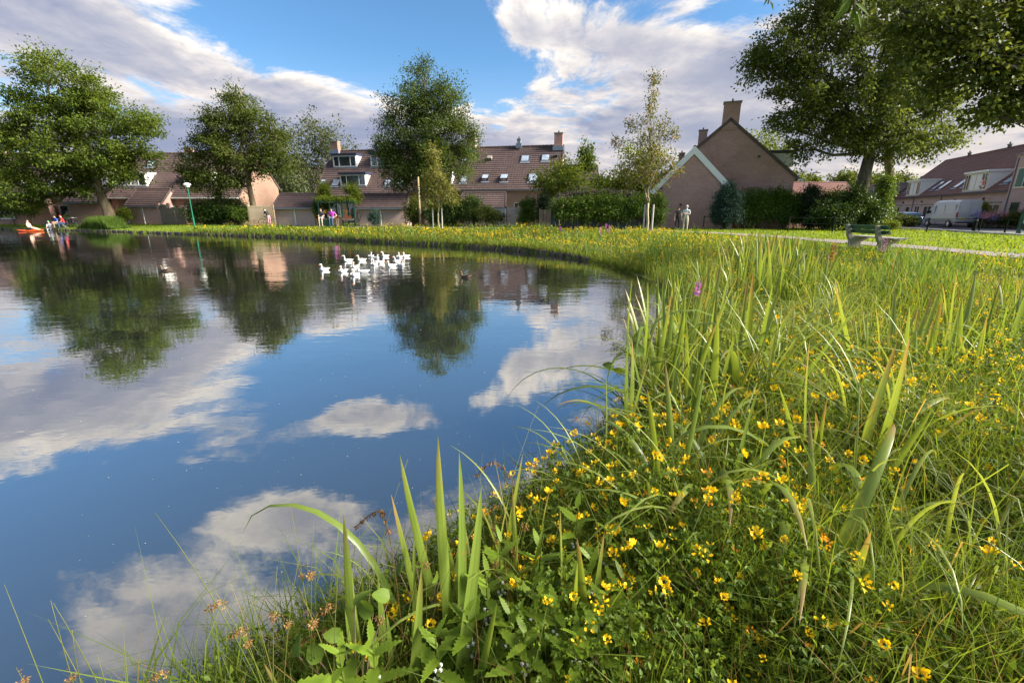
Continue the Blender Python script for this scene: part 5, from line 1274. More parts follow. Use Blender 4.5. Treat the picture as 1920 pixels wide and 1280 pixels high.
def pergola():
    a, b = at(598, 412, 44.2), at(668, 412, 44.2); w_ = b.x - a.x
    rt = empty('pergola', (a.x, 44.2, gz(a.x, 44.2)), 0, 'dark green pergola hung with vine between the two brick sheds', 'pergola')
    for x in (0.1, w_ * 0.33, w_ * 0.64, w_ - 0.1):
        for y in (0.0, 1.6): MB().box(x - 0.06, x + 0.06, y - 0.06, y + 0.06, -0.1, 2.1).build('post', M['green_paint'], rt)
    for y in (0.0, 1.6): MB().box(-0.1, w_ + 0.1, y - 0.05, y + 0.05, 2.102, 2.24).build('beam', M['green_paint'], rt)
    for k in range(9): MB().box(w_ * k / 8 - 0.035, w_ * k / 8 + 0.035, -0.25, 1.9, 2.242, 2.34).build('rafter', M['green_paint'], rt)
    MB().box(0.15, w_ * 0.33 - 0.06, 0.02, 0.06, 0, 0.75).build('low_panel', M['green_paint'], rt)
    MB().box(w_ * 0.64, w_ - 0.2, -0.1, 0.15, 0.55, 0.72).build('planter', M['wood'], rt)
    rng = np.random.default_rng(4)
    lob = [(Vector((w_ * (k + 0.5) / 9, 0.3, 2.42)), 0.42, 0.6, 0.16, 8) for k in range(9)]
    V, F, Rn, c = foliage(lob, 0.13, 34, 0.3, rng); link_mesh('vine', np_mesh('vine', V, F, Rn), LEAF['lime'], rt)
    lob = [(Vector((w_ * t, -0.05, 0.85)), 0.3, 0.12, 0.08, 4) for t in (0.45, 0.72, 0.85)]
    V, F, Rn, c = foliage(lob, 0.07, 8, 0.18, rng); link_mesh('red_geraniums', np_mesh('red_geraniums', V, F, Rn), LEAF['red'], rt)
    lob = [(Vector((w_ * t, 0.0, 1.35)), 0.16, 0.12, 0.16, 4) for t in (0.18, 0.75)] 
    V, F, Rn, c = foliage(lob, 0.07, 9, 0.16, rng); link_mesh('hanging_basket', np_mesh('hanging_basket', V, F, Rn), LEAF['orange'], rt)
pergola()
# pale wooden pole by the young tree
p = at(788, 412, 42.8); rt = empty('wooden_pole', (p.x, 42.8, gz(p.x, 42.8)), 0, 'pale wooden pole with metal sleeve left of the young yellowish tree', 'pole')
MB().tube([(0, 0, -0.2), (0, 0, 1.6)], 0.12, 8).build('sleeve', M['wood'], rt); MB().tube([(0, 0, 1.6), (0, 0, 4.3)], [0.085, 0.075], 8).build('shaft', M['wood_pale'], rt)

# ------------------------------------------------------------------ picnic: tent, kayak
def tent():
    p = on_ground(18, 415.5, .5); rt = empty('dome_tent', (p.x, p.y, gz(p.x, p.y)), R(8), 'grey dome tent on the left bank at the picture edge', 'tent')
    M['tent'] = m_plain('grey_tent_cloth', (0.16, 0.17, 0.20), 0.7, var=0.2, scale=2); M['tent_pale'] = m_plain('pale_tent_cloth', (0.36, 0.38, 0.43), 0.7, var=0.15, scale=2)
    n, mr = 18, 8; mb = MB()
    for i in range(mr + 1):
        f_ = i / mr; r_ = math.cos(f_ * math.pi / 2) ** 0.75; z = 1.45 * math.sin(f_ * math.pi / 2) ** 0.9
        for j in range(n):
            a = 2 * math.pi * j / n; q_ = 1 + 0.10 * math.cos(4 * a) * (1 - f_)
            mb.v.append((2.2 * r_ * q_ * math.cos(a), 1.5 * r_ * q_ * math.sin(a), z))
    for i in range(mr):
        for j in range(n): mb.f.append((i * n + j, i * n + (j + 1) % n, (i + 1) * n + (j + 1) % n, (i + 1) * n + j))
    mb.build('canopy', M['tent'], rt, smooth=True)
    for s_ in (0, 1):
        pts = []
        for k in range(13):
            t = math.pi * k / 12; pts.append((2.22 * math.cos(t) * (1 if s_ else 0.7), (1.25 if s_ else -1.35) * math.cos(t) * 0.9, 1.47 * math.sin(t)))
        MB().tube(pts, 0.02, 6).build('pole', M['black'], rt)
    MB().prism([(0.6, 0.0), (2.1, 0.05), (1.3, 1.05), (0.8, 1.2)], EX, EZ, EY, (0, -1.28, 0), -0.03, 0.03).build('door_flap', M['tent_pale'], rt)
tent()
M['kayak'] = m_plain('orange_kayak', (0.55, 0.09, 0.02), 0.35, var=0.1); M['kayak_y'] = m_plain('yellow_kayak_deck', (0.80, 0.36, 0.02), 0.35, var=0.1)
KAY = on_ground(67, 433.0, 0.02)
KAY_ROOT = empty('kayak', (KAY.x, KAY.y - 0.5, 0.0), R(14), 'orange and yellow kayak afloat by the left bank', 'kayak'); KAY_ROOT.scale = (0.72, 0.85, 0.8)
sec = []
for i in range(13):
    t = -1 + 2 * i / 12; hw = 0.34 * max(0.02, (1 - abs(t) ** 2.6)); top = 0.17 + 0.10 * t * t; ring = []
    for k in range(10):
        a = 2 * math.pi * k / 10; ring.append((hw * math.cos(a), top * 0.4 + (0.14 * (1 - 0.4 * abs(t))) * math.sin(a) + 0.05 * t * t))
    sec.append((t * 1.5, ring))
loft(sec, 'hull', M['kayak'], KAY_ROOT)
MB().lathe([(0.30, 0.19), (0.36, 0.22), (0.30, 0.24)], 14).build('cockpit_rim', M['black'], KAY_ROOT)
MB().prism([(0.5, -0.12), (1.1, -0.07), (1.1, 0.07), (0.5, 0.12)], EX, EY, EZ, (0, 0, 0), 0.2, 0.24).build('deck', M['kayak_y'], KAY_ROOT)

# ------------------------------------------------------------------ people: one skinned body each, clothing by region
M['skin'] = m_plain('skin', (0.64, 0.40, 0.30), 0.55, var=0.08)
def cloth(name, col): 
    if name not in M: M[name] = m_plain(name, col, 0.85, var=0.12, scale=9)
    return M[name]
def person(loc, rz, label, J, shirt, trousers, shoes, hair, sleeve='short', leg='long', hair_len=0.0, fingers=True, extra=None):
    """J: joint dict in metres, local frame: x right, y forward, z up. Keys: pelvis chest neck head, and shoulder/elbow/wrist/hip/knee/ankle/toe with _l/_r"""
    rt = empty('person', loc, rz, label, 'person')
    vs, es, rs, reg = [], [], [], []
    def v(p, r_, g): vs.append(tuple(p)); rs.append(r_); reg.append(g); return len(vs) - 1
    J = {k: Vector(p) for k, p in J.items()}
    pe = v(J['pelvis'], (0.165, 0.12), 'leg'); wa = v(J['pelvis'].lerp(J['chest'], 0.5), (0.155, 0.11), 'top'); ch = v(J['chest'], (0.185, 0.125), 'top')
    nb = v(J['chest'].lerp(J['neck'], 0.75), (0.10, 0.075), 'top'); nk = v(J['neck'], (0.06, 0.06), 'skin')
    hd0 = v(J['neck'].lerp(J['head'], 0.6), (0.074, 0.085), 'skin'); hd = v(J['head'], (0.082, 0.098), 'skin'); ht = v(J['head'] + (J['head'] - J['neck']).normalized() * 0.085, (0.062, 0.075), 'skin')
    es += [(pe, wa), (wa, ch), (ch, nb), (nb, nk), (nk, hd0), (hd0, hd), (hd, ht)]
    for s_ in ('l', 'r'):
        sh = v(J['shoulder_' + s_], (0.068, 0.068), 'top'); el_ = J['elbow_' + s_]; wr = J['wrist_' + s_]
        mu = v(J['shoulder_' + s_].lerp(el_, 0.55), (0.053, 0.053), 'sleeve'); e = v(el_, (0.043, 0.043), 'arm'); fm = v(el_.lerp(wr, 0.45), (0.041, 0.038), 'arm'); w0 = v(wr, (0.028, 0.024), 'skin')
        hdn = (wr - el_).normalized(); palm = v(wr + hdn * 0.075, (0.040, 0.018), 'skin')
        es += [(ch, sh), (sh, mu), (mu, e), (e, fm), (fm, w0), (w0, palm)]
        if fingers:
            sd = hdn.orthogonal().normalized(); side = hdn.cross(sd)
            for k, (o, ln) in enumerate(((-0.03, 0.062), (-0.01, 0.075), (0.01, 0.072), (0.03, 0.056))):
                a = v(wr + hdn * 0.098 + side * o, (0.009, 0.009), 'skin'); b = v(wr + hdn * (0.098 + ln * 0.55) + side * o * 1.15 + sd * 0.008, (0.0085, 0.0085), 'skin'); c_ = v(wr + hdn * (0.098 + ln) + side * o * 1.2 + sd * 0.026, (0.0075, 0.0075), 'skin')
                es += [(palm, a), (a, b), (b, c_)]
            a = v(wr + hdn * 0.05 - side * 0.045 + sd * 0.01, (0.011, 0.011), 'skin'); b = v(wr + hdn * 0.095 - side * 0.062 + sd * 0.022, (0.009, 0.009), 'skin'); es += [(w0, a), (a, b)]
        hp = v(J['hip_' + s_], (0.098, 0.10), 'leg'); kn = J['knee_' + s_]; an = J['ankle_' + s_]; to = J['toe_' + s_]
        th = v(J['hip_' + s_].lerp(kn, 0.5), (0.085, 0.085), 'leg'); k_ = v(kn, (0.060, 0.062), 'shin'); cf = v(kn.lerp(an, 0.35), (0.058, 0.058), 'shin'); a_ = v(an, (0.043, 0.045), 'shin')
        ft = v(an.lerp(to, 0.5) + Vector((0, 0, -0.01)), (0.046, 0.042), 'shoe'); tt = v(to, (0.040, 0.030), 'shoe')
        es += [(pe, hp), (hp, th), (th, k_), (k_, cf), (cf, a_), (a_, ft), (ft, tt)]
    me = bpy.data.meshes.new('skeleton'); me.from_pydata(vs, es, []); me.update()
    ob = bpy.data.objects.new('skeleton', me); COL.objects.link(ob)
    sk = ob.modifiers.new('skin', 'SKIN'); sk.use_smooth_shade = True; sk.branch_smoothing = 0.4
    for i, d in enumerate(me.skin_vertices[0].data): d.radius = rs[i]; d.use_root = (i == 0)
    sb = ob.modifiers.new('sub', 'SUBSURF'); sb.levels = 1; sb.render_levels = 1
    dg = bpy.context.evaluated_depsgraph_get(); dg.update()
    body = bpy.data.meshes.new_from_object(ob.evaluated_get(dg)); bpy.data.objects.remove(ob)
    mats = {'skin': M['skin'], 'top': shirt, 'leg': trousers, 'shoe': shoes}
    order = ['skin', 'top', 'leg', 'shoe']; body.materials.clear()
    for k in order: body.materials.append(mats[k])
    def kind_of(g):
        if g == 'sleeve': return 'top' if sleeve in ('short', 'long') else 'skin'
        if g == 'arm': return 'top' if sleeve == 'long' else 'skin'
        if g == 'shin': return 'leg' if leg == 'long' else 'skin'
        return g
    A_ = np.array(vs); rr = np.array([max(r_) for r_ in rs]); ki = np.array([order.index(kind_of(g)) for g in reg])
    mi = []
    for p in body.polygons:
        dd_ = np.linalg.norm(A_ - np.array(p.center), axis=1) - rr * 0.6; mi.append(int(ki[int(np.argmin(dd_))]))
    body.polygons.foreach_set('material_index', mi); body.polygons.foreach_set('use_smooth', [True] * len(mi)); body.update()
    link_mesh('body', body, None, rt)
    # hair cap and facial features
    H = J['head']; up = (J['head'] - J['neck']).normalized(); fw = Vector((0, 1, 0)); fw = (fw - up * fw.dot(up)).normalized(); sd = up.cross(fw)
    hm = MB(); n, mr = 12, 6
    for i in range(mr + 1):
        t = i / mr * 1.75
        for j in range(n):
            a = 2 * math.pi * j / n; ca = math.cos(a)
            lim = t * (1 - 0.28 * max(0, ca))
            hm.v.append(tuple(H + up * (0.035 + 0.105 * math.cos(lim)) + (fw * ca * 0.108 + sd * math.sin(a) * 0.092) * math.sin(lim) - up * (hair_len * (i / mr) ** 2 * (1 if ca < 0.3 else 0)) - fw * 0.008))
    for i in range(mr):
        for j in range(n): hm.f.append((i * n + j, i * n + (j + 1) % n, (i + 1) * n + (j + 1) % n, (i + 1) * n + j))
    hm.build('hair', hair, rt, smooth=True)
    nose = MB(); c0 = H + fw * 0.092 - up * 0.012
    nose.add([c0 + up * 0.03, c0 - up * 0.012 + sd * 0.014, c0 - up * 0.012 - sd * 0.014, c0 + fw * 0.024 - up * 0.006], [(0, 1, 3), (0, 3, 2), (1, 2, 3)]).build('nose', M['skin'], rt)
    eyes = MB()
    for s_ in (-1, 1): eyes.cbox(H + fw * 0.092 + up * 0.022 + sd * s_ * 0.032, (0.018, 0.012, 0.01))
    eyes.build('eyes', M['black'], rt)
    ears = MB()
    for s_ in (-1, 1): ears.cbox(H + sd * s_ * 0.085 - up * 0.0, (0.018, 0.03, 0.055))
    ears.build('ears', M['skin'], rt, bevel=0.006)
    return rt
def standing(h=1.75, stance=0.1, lean=0.0):
    k = h / 1.75
    J = dict(pelvis=(0, 0, 0.95), chest=(0, lean, 1.30), neck=(0, lean * 1.2 + 0.01, 1.51), head=(0, lean * 1.3 + 0.03, 1.63))
    for s_, x in (('l', -1), ('r', 1)):
        J['shoulder_' + s_] = (x * 0.19, lean, 1.41); J['elbow_' + s_] = (x * 0.24, lean - 0.03, 1.12); J['wrist_' + s_] = (x * 0.25, lean + 0.06, 0.87)
        J['hip_' + s_] = (x * 0.095, 0, 0.90); J['knee_' + s_] = (x * (0.09 + stance * 0.4), 0.02, 0.50); J['ankle_' + s_] = (x * (0.08 + stance * 0.5), -0.02, 0.08); J['toe_' + s_] = (x * (0.10 + stance * 0.6), 0.15, 0.035)
    return {a: tuple(c * k for c in p) for a, p in J.items()}
def seated(h=0.42, lean=0.08, knee=0.45):
    J = dict(pelvis=(0, 0, h + 0.08), chest=(0, lean, h + 0.43), neck=(0, lean * 1.4, h + 0.63), head=(0, lean * 1.6 + 0.02, h + 0.75))
    for s_, x in (('l', -1), ('r', 1)):
        J['shoulder_' + s_] = (x * 0.19, lean, h + 0.54); J['elbow_' + s_] = (x * 0.25, lean + 0.05, h + 0.25); J['wrist_' + s_] = (x * 0.18, lean + 0.28, h + 0.18)
        J['hip_' + s_] = (x * 0.10, 0.04, h + 0.06)
        if h > 0.3:
            J['knee_' + s_] = (x * 0.13, 0.46, h + 0.06); J['ankle_' + s_] = (x * 0.13, 0.44, 0.08); J['toe_' + s_] = (x * 0.14, 0.6, 0.035)
        else:
            J['knee_' + s_] = (x * 0.2, 0.38, h + knee); J['ankle_' + s_] = (x * 0.16, 0.68, 0.08 + h * 0.3); J['toe_' + s_] = (x * 0.17, 0.82, 0.05 + h * 0.3)
    return J
HAIR_W = m_plain('white_hair', (0.72, 0.70, 0.66), 0.8, var=0.15, scale=20); HAIR_B = m_plain('brown_hair', (0.07, 0.04, 0.025), 0.7, var=0.2, scale=20)
# couple in front of the brick wing
J = standing(1.80); J['elbow_l'] = (-0.27, 0.0, 1.17); J['wrist_l'] = (0.0, 0.2, 1.22); J['wrist_r'] = (0.30, 0.03, 0.90); J['elbow_r'] = (0.27, -0.03, 1.15)
p = on_ground(1284, 431.5, .5); zz = gz(p.x, p.y)
man = person((p.x, p.y, zz), R(150), 'white-haired person in pale polo shirt and cream trousers holding a blue cup', J, cloth('pale_blue_polo', (0.62, 0.67, 0.75)), cloth('cream_trousers', (0.62, 0.54, 0.42)), cloth('beige_shoes', (0.4, 0.33, 0.25)), HAIR_W)
pw = Vector(J['wrist_l']); 
J2 = standing(1.64); J2['elbow_l'] = (-0.26, -0.03, 1.06); J2['wrist_l'] = (-0.28, 0.03, 0.84); J2['wrist_r'] = (0.25, 0.08, 0.82)
p2 = on_ground(1268, 430.5, .5); p2.y -= 0.1
person((p2.x, p2.y, gz(p2.x, p2.y)), R(176), 'dark-haired person in a black sleeveless top and black trousers looking down', J2, cloth('black_top', (0.02, 0.02, 0.03)), cloth('black_trousers', (0.015, 0.015, 0.02)), cloth('dark_shoes', (0.03, 0.03, 0.03)), HAIR_B, sleeve='none', hair_len=0.03)
# the cup in the right hand
rm = Matrix.Rotation(R(150), 3, 'Z'); hp = Vector((p.x, p.y, zz)) + rm @ (Vector(J['wrist_r']) + Vector((0.02, 0.02, -0.10)))
rt = empty('blue_cup', hp, 0, 'small blue cup held by the white-haired person', 'cup')
MB().lathe([(0.028, -0.05), (0.038, 0.05), (0.034, 0.05), (0.026, -0.04)], 12).build('bowl', m_plain('blue_plastic', (0.02, 0.10, 0.55), 0.4), rt); MB().lathe([(0.040, 0.051), (0.040, 0.058)], 12).build('rim', M['white'], rt)
# garden bench pair in front of the pergola
p = at(623, 404, 43.2)
for dx_, lab, sh, tr, hr, nm in ((0.0, 'person in a bright magenta top sitting before the vine pergola', cloth('magenta_top', (0.55, 0.06, 0.50)), cloth('jeans', (0.08, 0.11, 0.2)), HAIR_B, 0), (-0.95, 'person in a dark vest sitting left of the one in magenta', cloth('dark_vest', (0.05, 0.05, 0.06)), cloth('grey_shorts', (0.25, 0.26, 0.28)), HAIR_B, 1)):
    J = seated(0.75, 0.1); zz = gz(p.x + dx_, 43.2)
    if nm == 0: J['elbow_r'] = (0.42, 0.0, 1.0); J['wrist_r'] = (0.2, 0.12, 0.86); J['elbow_l'] = (-0.42, 0.0, 1.0); J['wrist_l'] = (-0.2, 0.12, 0.86)
    J = {k: (x, y, z - 0.0) for k, (x, y, z) in J.items()}
    person((p.x + dx_, 43.2, zz), R(180), lab, J, sh, tr, cloth('dark_shoes', (0, 0, 0)), hr, fingers=False, leg='long' if nm == 0 else 'short')
rt = empty('garden_bench', (p.x - 0.45, 43.1, gz(p.x, 43.1)), R(180), 'wooden garden bench carrying the two sitting people', 'bench')
for k in range(3): MB().box(-1.0, 1.0, -0.22 + 0.16 * k, -0.08 + 0.16 * k, 0.66, 0.70).build('seat_board', M['wood'], rt)
for x in (-0.9, 0.9):
    for y in (-0.2, 0.2): MB().box(x - 0.04, x + 0.04, y - 0.04, y + 0.04, 0, 0.658).build('leg', M['wood'], rt)
# cyclist by the trellis, picnic group, paddler
M['bike'] = m_plain('dark_bicycle_frame', (0.05, 0.05, 0.06), 0.4)
def bicycle(loc, rz, label, frame):
    rt = empty('bicycle', loc, rz, label, 'bicycle')
    for x in (-0.52, 0.52):
        pts = [(x + 0.34 * math.cos(2 * math.pi * k / 20), 0, 0.35 + 0.34 * math.sin(2 * math.pi * k / 20)) for k in range(21)]
        wh = MB().tube(pts, 0.02, 6, False).build('wheel', M['black'], rt)
        sp = MB()
        for k in range(8): sp.tube([(x, 0, 0.35), (x + 0.33 * math.cos(k * math.pi / 4), 0, 0.35 + 0.33 * math.sin(k * math.pi / 4))], 0.004, 4)
        sp.build('spokes', M['chrome'], wh)
    fr = MB()
    for a, b in (((-0.52, 0.35), (-0.08, 0.33)), ((-0.08, 0.33), (-0.2, 0.85)), ((-0.52, 0.35), (-0.18, 0.78)), ((-0.08, 0.33), (0.36, 0.72)), ((-0.18, 0.78), (0.34, 0.85)), ((0.52, 0.35), (0.33, 0.95))): fr.tube([(a[0], 0, a[1]), (b[0], 0, b[1])], 0.018, 6)
    fr.build('frame', frame, rt); MB().tube([(0.33, -0.28, 1.02), (0.36, 0, 0.98), (0.33, 0.28, 1.02)], 0.014, 6).build('handlebar', M['chrome'], rt); MB().cbox((-0.22, 0, 0.9), (0.26, 0.14, 0.06)).build('saddle', M['black'], rt, bevel=0.02)
p = at(503, 412, 44.9); bicycle((p.x, 44.9, gz(p.x, 44.9)), R(20), 'bicycle parked before the cream trellis', M['bike'])
J = standing(1.72); J['chest'] = (0.0, 0.18, 1.25); J['neck'] = (0, 0.28, 1.42); J['head'] = (0, 0.36, 1.50)
for s_, x in (('l', -1), ('r', 1)): J['shoulder_' + s_] = (x * 0.19, 0.2, 1.34); J['elbow_' + s_] = (x * 0.23, 0.34, 1.08); J['wrist_' + s_] = (x * 0.2, 0.55, 1.0)
person((p.x + 0.35, 44.4, gz(p.x, 44.4)), R(80), 'person in a black shirt bending over a bicycle by the trellis', J, cloth('black_shirt', (0.02, 0.02, 0.025)), cloth('pink_trousers', (0.45, 0.22, 0.25)), cloth('dark_shoes', (0, 0, 0)), HAIR_B, fingers=False)
PIC = [(91, 411.5, 'person in a white shirt and green-white cap sitting at the left picnic', (0.65, 0.67, 0.68), (0.35, 0.38, 0.42), m_plain('green_white_cap', (0.10, 0.42, 0.22), 0.7), 200),
       (107, 410.0, 'person in a blue top sitting in the middle of the left picnic', (0.04, 0.12, 0.55), (0.30, 0.22, 0.16), HAIR_B, 160),
       (119, 410.5, 'person in a red shirt and jeans sitting at the right of the left picnic', (0.60, 0.04, 0.04), (0.06, 0.10, 0.22), m_plain('red_cap', (0.5, 0.05, 0.04), 0.7), 120)]
for k, (px, py, lab, sc, tc_, hr, rz_) in enumerate(PIC):
    p = on_ground(px, py + 1.5, .5); p = at(px, 410, 49.0)
    person((p.x, 49.0, gz(p.x, 49.0)), R(rz_), lab, seated(0.42 if k else 0.40, 0.12), cloth('picnic_shirt_%d' % k, sc), cloth('picnic_trousers_%d' % k, tc_), cloth('dark_shoes', (0, 0, 0)), hr, fingers=False, leg='long')
    rt = empty('camping_stool', (p.x, 49.0, gz(p.x, 49.0)), R(rz_), ['camping stool under the person in white', 'camping stool under the person in blue', 'camping stool under the person in red'][k], 'stool')
    MB().box(-0.2, 0.2, -0.2, 0.2, 0.36, 0.40).build('seat', M['navy'], rt, bevel=0.01)
    for s_ in (-1, 1): MB().tube([(s_ * 0.17, -0.17, 0), (s_ * 0.17, 0.17, 0.358)], 0.012, 6).build('leg', M['chrome'], rt); MB().tube([(s_ * 0.15, 0.17, 0), (s_ * 0.15, -0.17, 0.358)], 0.012, 6).build('leg', M['chrome'], rt)
for px, lab in ((127, 'bicycle lying against the picnic at its right side'), (136, 'bicycle standing right of the picnic beside the reeds')):
    p = at(px, 410, 50.0); bicycle((p.x, 50.0, gz(p.x, 50.0)), R(15 if px < 130 else -20), lab, M['bike'])
p = at(67, 412, 47.8); rt = empty('white_bag', (p.x, 47.8, gz(p.x, 47.8)), 0, 'white bag lying on the grass left of the picnic', 'bag')
MB().lathe([(0.22, 0), (0.30, 0.12), (0.26, 0.3), (0.12, 0.40), (0.05, 0.42)], 10).build('sack', M['white'], rt, smooth=True); MB().lathe([(0.08, 0.40), (0.12, 0.52), (0.03, 0.5)], 8).build('neck', M['white'], rt)
p = at(83, 412, 47.6); rt = empty('cool_box', (p.x, 47.6, gz(p.x, 47.6)), R(20), 'bright blue cool box on the grass before the picnic', 'box')
MB().box(-0.3, 0.3, -0.18, 0.18, 0, 0.26).build('tub', m_plain('blue_cool_box', (0.03, 0.25, 0.65), 0.4), rt, bevel=0.03); MB().box(-0.31, 0.31, -0.19, 0.19, 0.262, 0.33).build('lid', M['white'], rt, bevel=0.02)
J = seated(0.16, -0.05, 0.10); J = {k: (x, y, z) for k, (x, y, z) in J.items()}
kl = KAY_ROOT.location
kp = person((kl.x, kl.y, 0.05), R(14) - math.pi / 2, 'bare-armed person sitting in the orange kayak', J, M['skin'], cloth('swim_shorts', (0.1, 0.08, 0.07)), M['skin'], HAIR_B, fingers=False, leg='short')

# ------------------------------------------------------------------ ducks: body, neck and head one continuous skin; bill and eyes are parts
def duck_mesh(neck_h=0.20, turn=0.0, head_down=0.0):
    # spine from tail to bill root: (x, z, ry, rz)
    sp = [(-0.29, 0.145, 0.006, 0.006), (-0.25, 0.12, 0.05, 0.025), (-0.18, 0.075, 0.105, 0.07), (-0.08, 0.05, 0.135, 0.10), (0.04, 0.045, 0.14, 0.108), (0.13, 0.055, 0.115, 0.10), (0.185, 0.10, 0.07, 0.075), (0.20, 0.16, 0.045, 0.045), (0.197, 0.20 + neck_h * 0.25, 0.036, 0.036), (0.20, 0.20 + neck_h * 0.6 - head_down, 0.036, 0.036), (0.225, 0.20 + neck_h * 0.85 - head_down, 0.046, 0.043), (0.265, 0.20 + neck_h * 0.9 - head_down, 0.040, 0.036), (0.293, 0.195 + neck_h * 0.85 - head_down, 0.014, 0.014)]
    n = 12; mb = MB(); k = len(sp)
    for i, (x, z, ry, rz) in enumerate(sp):
        a = sp[max(i - 1, 0)]; b = sp[min(i + 1, k - 1)]; t = Vector((b[0] - a[0], 0, b[1] - a[1])).normalized(); nn = Vector((-t.z, 0, t.x))
        if nn.z < 0 and i < 6: nn = -nn
        yo = turn * max(0, i - 8) * 0.012
        for j in range(n):
            an = 2 * math.pi * j / n; c_ = Vector((x, yo, z)) + EY * math.cos(an) * ry + nn * math.sin(an) * rz; mb.v.append(tuple(c_))
    for i in range(k - 1):
        for j in range(n): mb.f.append((i * n + j, i * n + (j + 1) % n, (i + 1) * n + (j + 1) % n, (i + 1) * n + j))
    mb.f.append(tuple(range(n))[::-1]); mb.f.append(tuple((k - 1) * n + j for j in range(n)))
    me = mb.mesh('body', smooth=True)
    hz = 0.195 + neck_h * 0.85 - head_down; yo = turn * 0.045
    bl = MB().prism([(0.285, -0.016), (0.36, -0.020), (0.372, 0.0), (0.36, 0.020), (0.285, 0.016)], EX, EY, EZ, (0, yo, 0), hz - 0.016, hz + 0.010).mesh('bill')
    ey = MB()
    for s_ in (-1, 1): ey.cbox((0.245, yo + s_ * 0.041, hz + 0.018), (0.012, 0.008, 0.012))
    wg = MB()
    for s_ in (-1, 1): wg.prism([(-0.27, 0.14), (-0.12, 0.165), (0.06, 0.15), (0.13, 0.09), (0.05, 0.05), (-0.12, 0.07)], EX, EZ, EY, (0, s_ * 0.118, 0), -0.022, 0.022)
    return me, bl, ey.mesh('eyes'), wg.mesh('wing', bevel=0.012)
m_white_f = m_plain('white_feathers', (0.62, 0.61, 0.585), 0.8, var=0.14, scale=9); m_orange_b = m_plain('orange_bill', (0.75, 0.20, 0.03), 0.5, var=0.1)
m_brown_f = m_plain('brown_feathers', (0.11, 0.075, 0.05), 0.8, var=0.5, scale=18)
DM = [duck_mesh(0.20, 0), duck_mesh(0.17, 0.8), duck_mesh(0.22, -0.8), duck_mesh(0.14, 0.3, 0.03)]
DUCKS = [(608, 507, -100, 0, 'white duck swimming alone at the left of the flock'), (643, 510, -95, 1, 'white duck second from left at the front of the flock'), (665, 517, -88, 0, 'frontmost white duck, nearest the camera'), (681, 511, 190, 2, 'white duck right behind the frontmost one, seen from its side'),
         (665, 502, -88, 1, 'white duck directly behind the frontmost duck'), (653, 490, 225, 2, 'white duck at the back left of the flock'), (678, 489, 235, 0, 'white duck in the back row just right of the back-left duck'), (696, 482, -75, 1, 'rearmost white duck left of the pair in the middle'), (705, 485, -50, 3, 'white duck with its head bent right in the back middle'),
         (722, 482, -110, 2, 'white duck at the back right of centre'), (702, 497, -85, 0, 'white duck in the middle of the flock facing the camera'), (713, 493, 50, 3, 'white duck in the middle with its head turned away'), (734, 500, -120, 1, 'white duck at the front right of the flock'), (744, 492, -105, 2, 'left one of the two white ducks close together at the right'), (752, 498, -60, 3, 'right one of the two white ducks close together at the right'), (749, 483, -85, 0, 'second white duck from the right end in the back row'), (761, 482, -115, 1, 'rightmost white duck of the flock')]
for (px, py, hd_, v_, lab) in DUCKS:
    p = on_ground(px, py, 0.0); rt = empty('white_duck', (p.x, p.y, -0.01), R(hd_), lab, 'duck', 'flock of white ducks on the pond')
    me, bl, ey, wg = DM[v_]; rt.scale = (0.68, 0.76, 0.58)
    link_mesh('body', me, m_white_f, rt); link_mesh('bill', bl, m_orange_b, rt); link_mesh('eyes', ey, M['black'], rt); link_mesh('wings', wg, m_white_f, rt)
for (px, py, hd_, lab) in ((873, 520, 160, 'brown duck swimming alone right of the white flock'), (311, 508, 175, 'brown duck swimming alone far left of the white flock')):
    p = on_ground(px, py, 0.0); rt = empty('brown_duck', (p.x, p.y, -0.02), R(hd_), lab, 'duck'); rt.scale = (0.62, 0.7, 0.6)
    me, bl, ey, wg = DM[3]
    for nm, m0, mt in (('body', me, m_brown_f), ('bill', bl, m_orange_b), ('eyes', ey, M['black']), ('wings', wg, m_brown_f)):
        m1 = m0.copy(); m1.materials.clear(); link_mesh(nm, m1, mt, rt)

# ------------------------------------------------------------------ meadow vegetation
def vnoise(P, sc, seed):
    """cheap smooth value noise in the plane"""
    rng = np.random.default_rng(seed); out = np.zeros(len(P))
    for k in range(5):
        a = rng.random() * 6.28; f = sc * (0.6 + 0.9 * rng.random()); ph = rng.random() * 6.28
        out += np.sin((P[:, 0] * math.cos(a) + P[:, 1] * math.sin(a)) * f + ph + 0.8 * np.sin((P[:, 0] * math.sin(a) - P[:, 1] * math.cos(a)) * f * 0.7 + ph * 2))
    return out / 5
def polar(n, r0, r1, a0, a1, rng, power=0.0):
    u = rng.random(n); r = r0 * (r1 / r0) ** (u ** (1.0 + power)); a = R(a0) + (R(a1) - R(a0)) * rng.random(n)
    return np.stack([r * np.sin(a), r * np.cos(a)], 1), r
rv = np.random.default_rng(99)
def stuff(name, V, F, Rn, mat, label, cat):
    o = link_mesh(name, np_mesh(name, V, F, Rn), LEAF[mat]); return tag(o, label, cat, kind='stuff')
def field(P, r):
    """local height of the unmown growth"""
    return np.clip(0.36 + 0.24 * vnoise(P, 1.2, 3) + 0.16 * vnoise(P, 3.6, 4) + 0.03 * sstep(r, 9, 24) + 0.08 * sstep(9 - r, 0, 4), 0.15, 0.75)
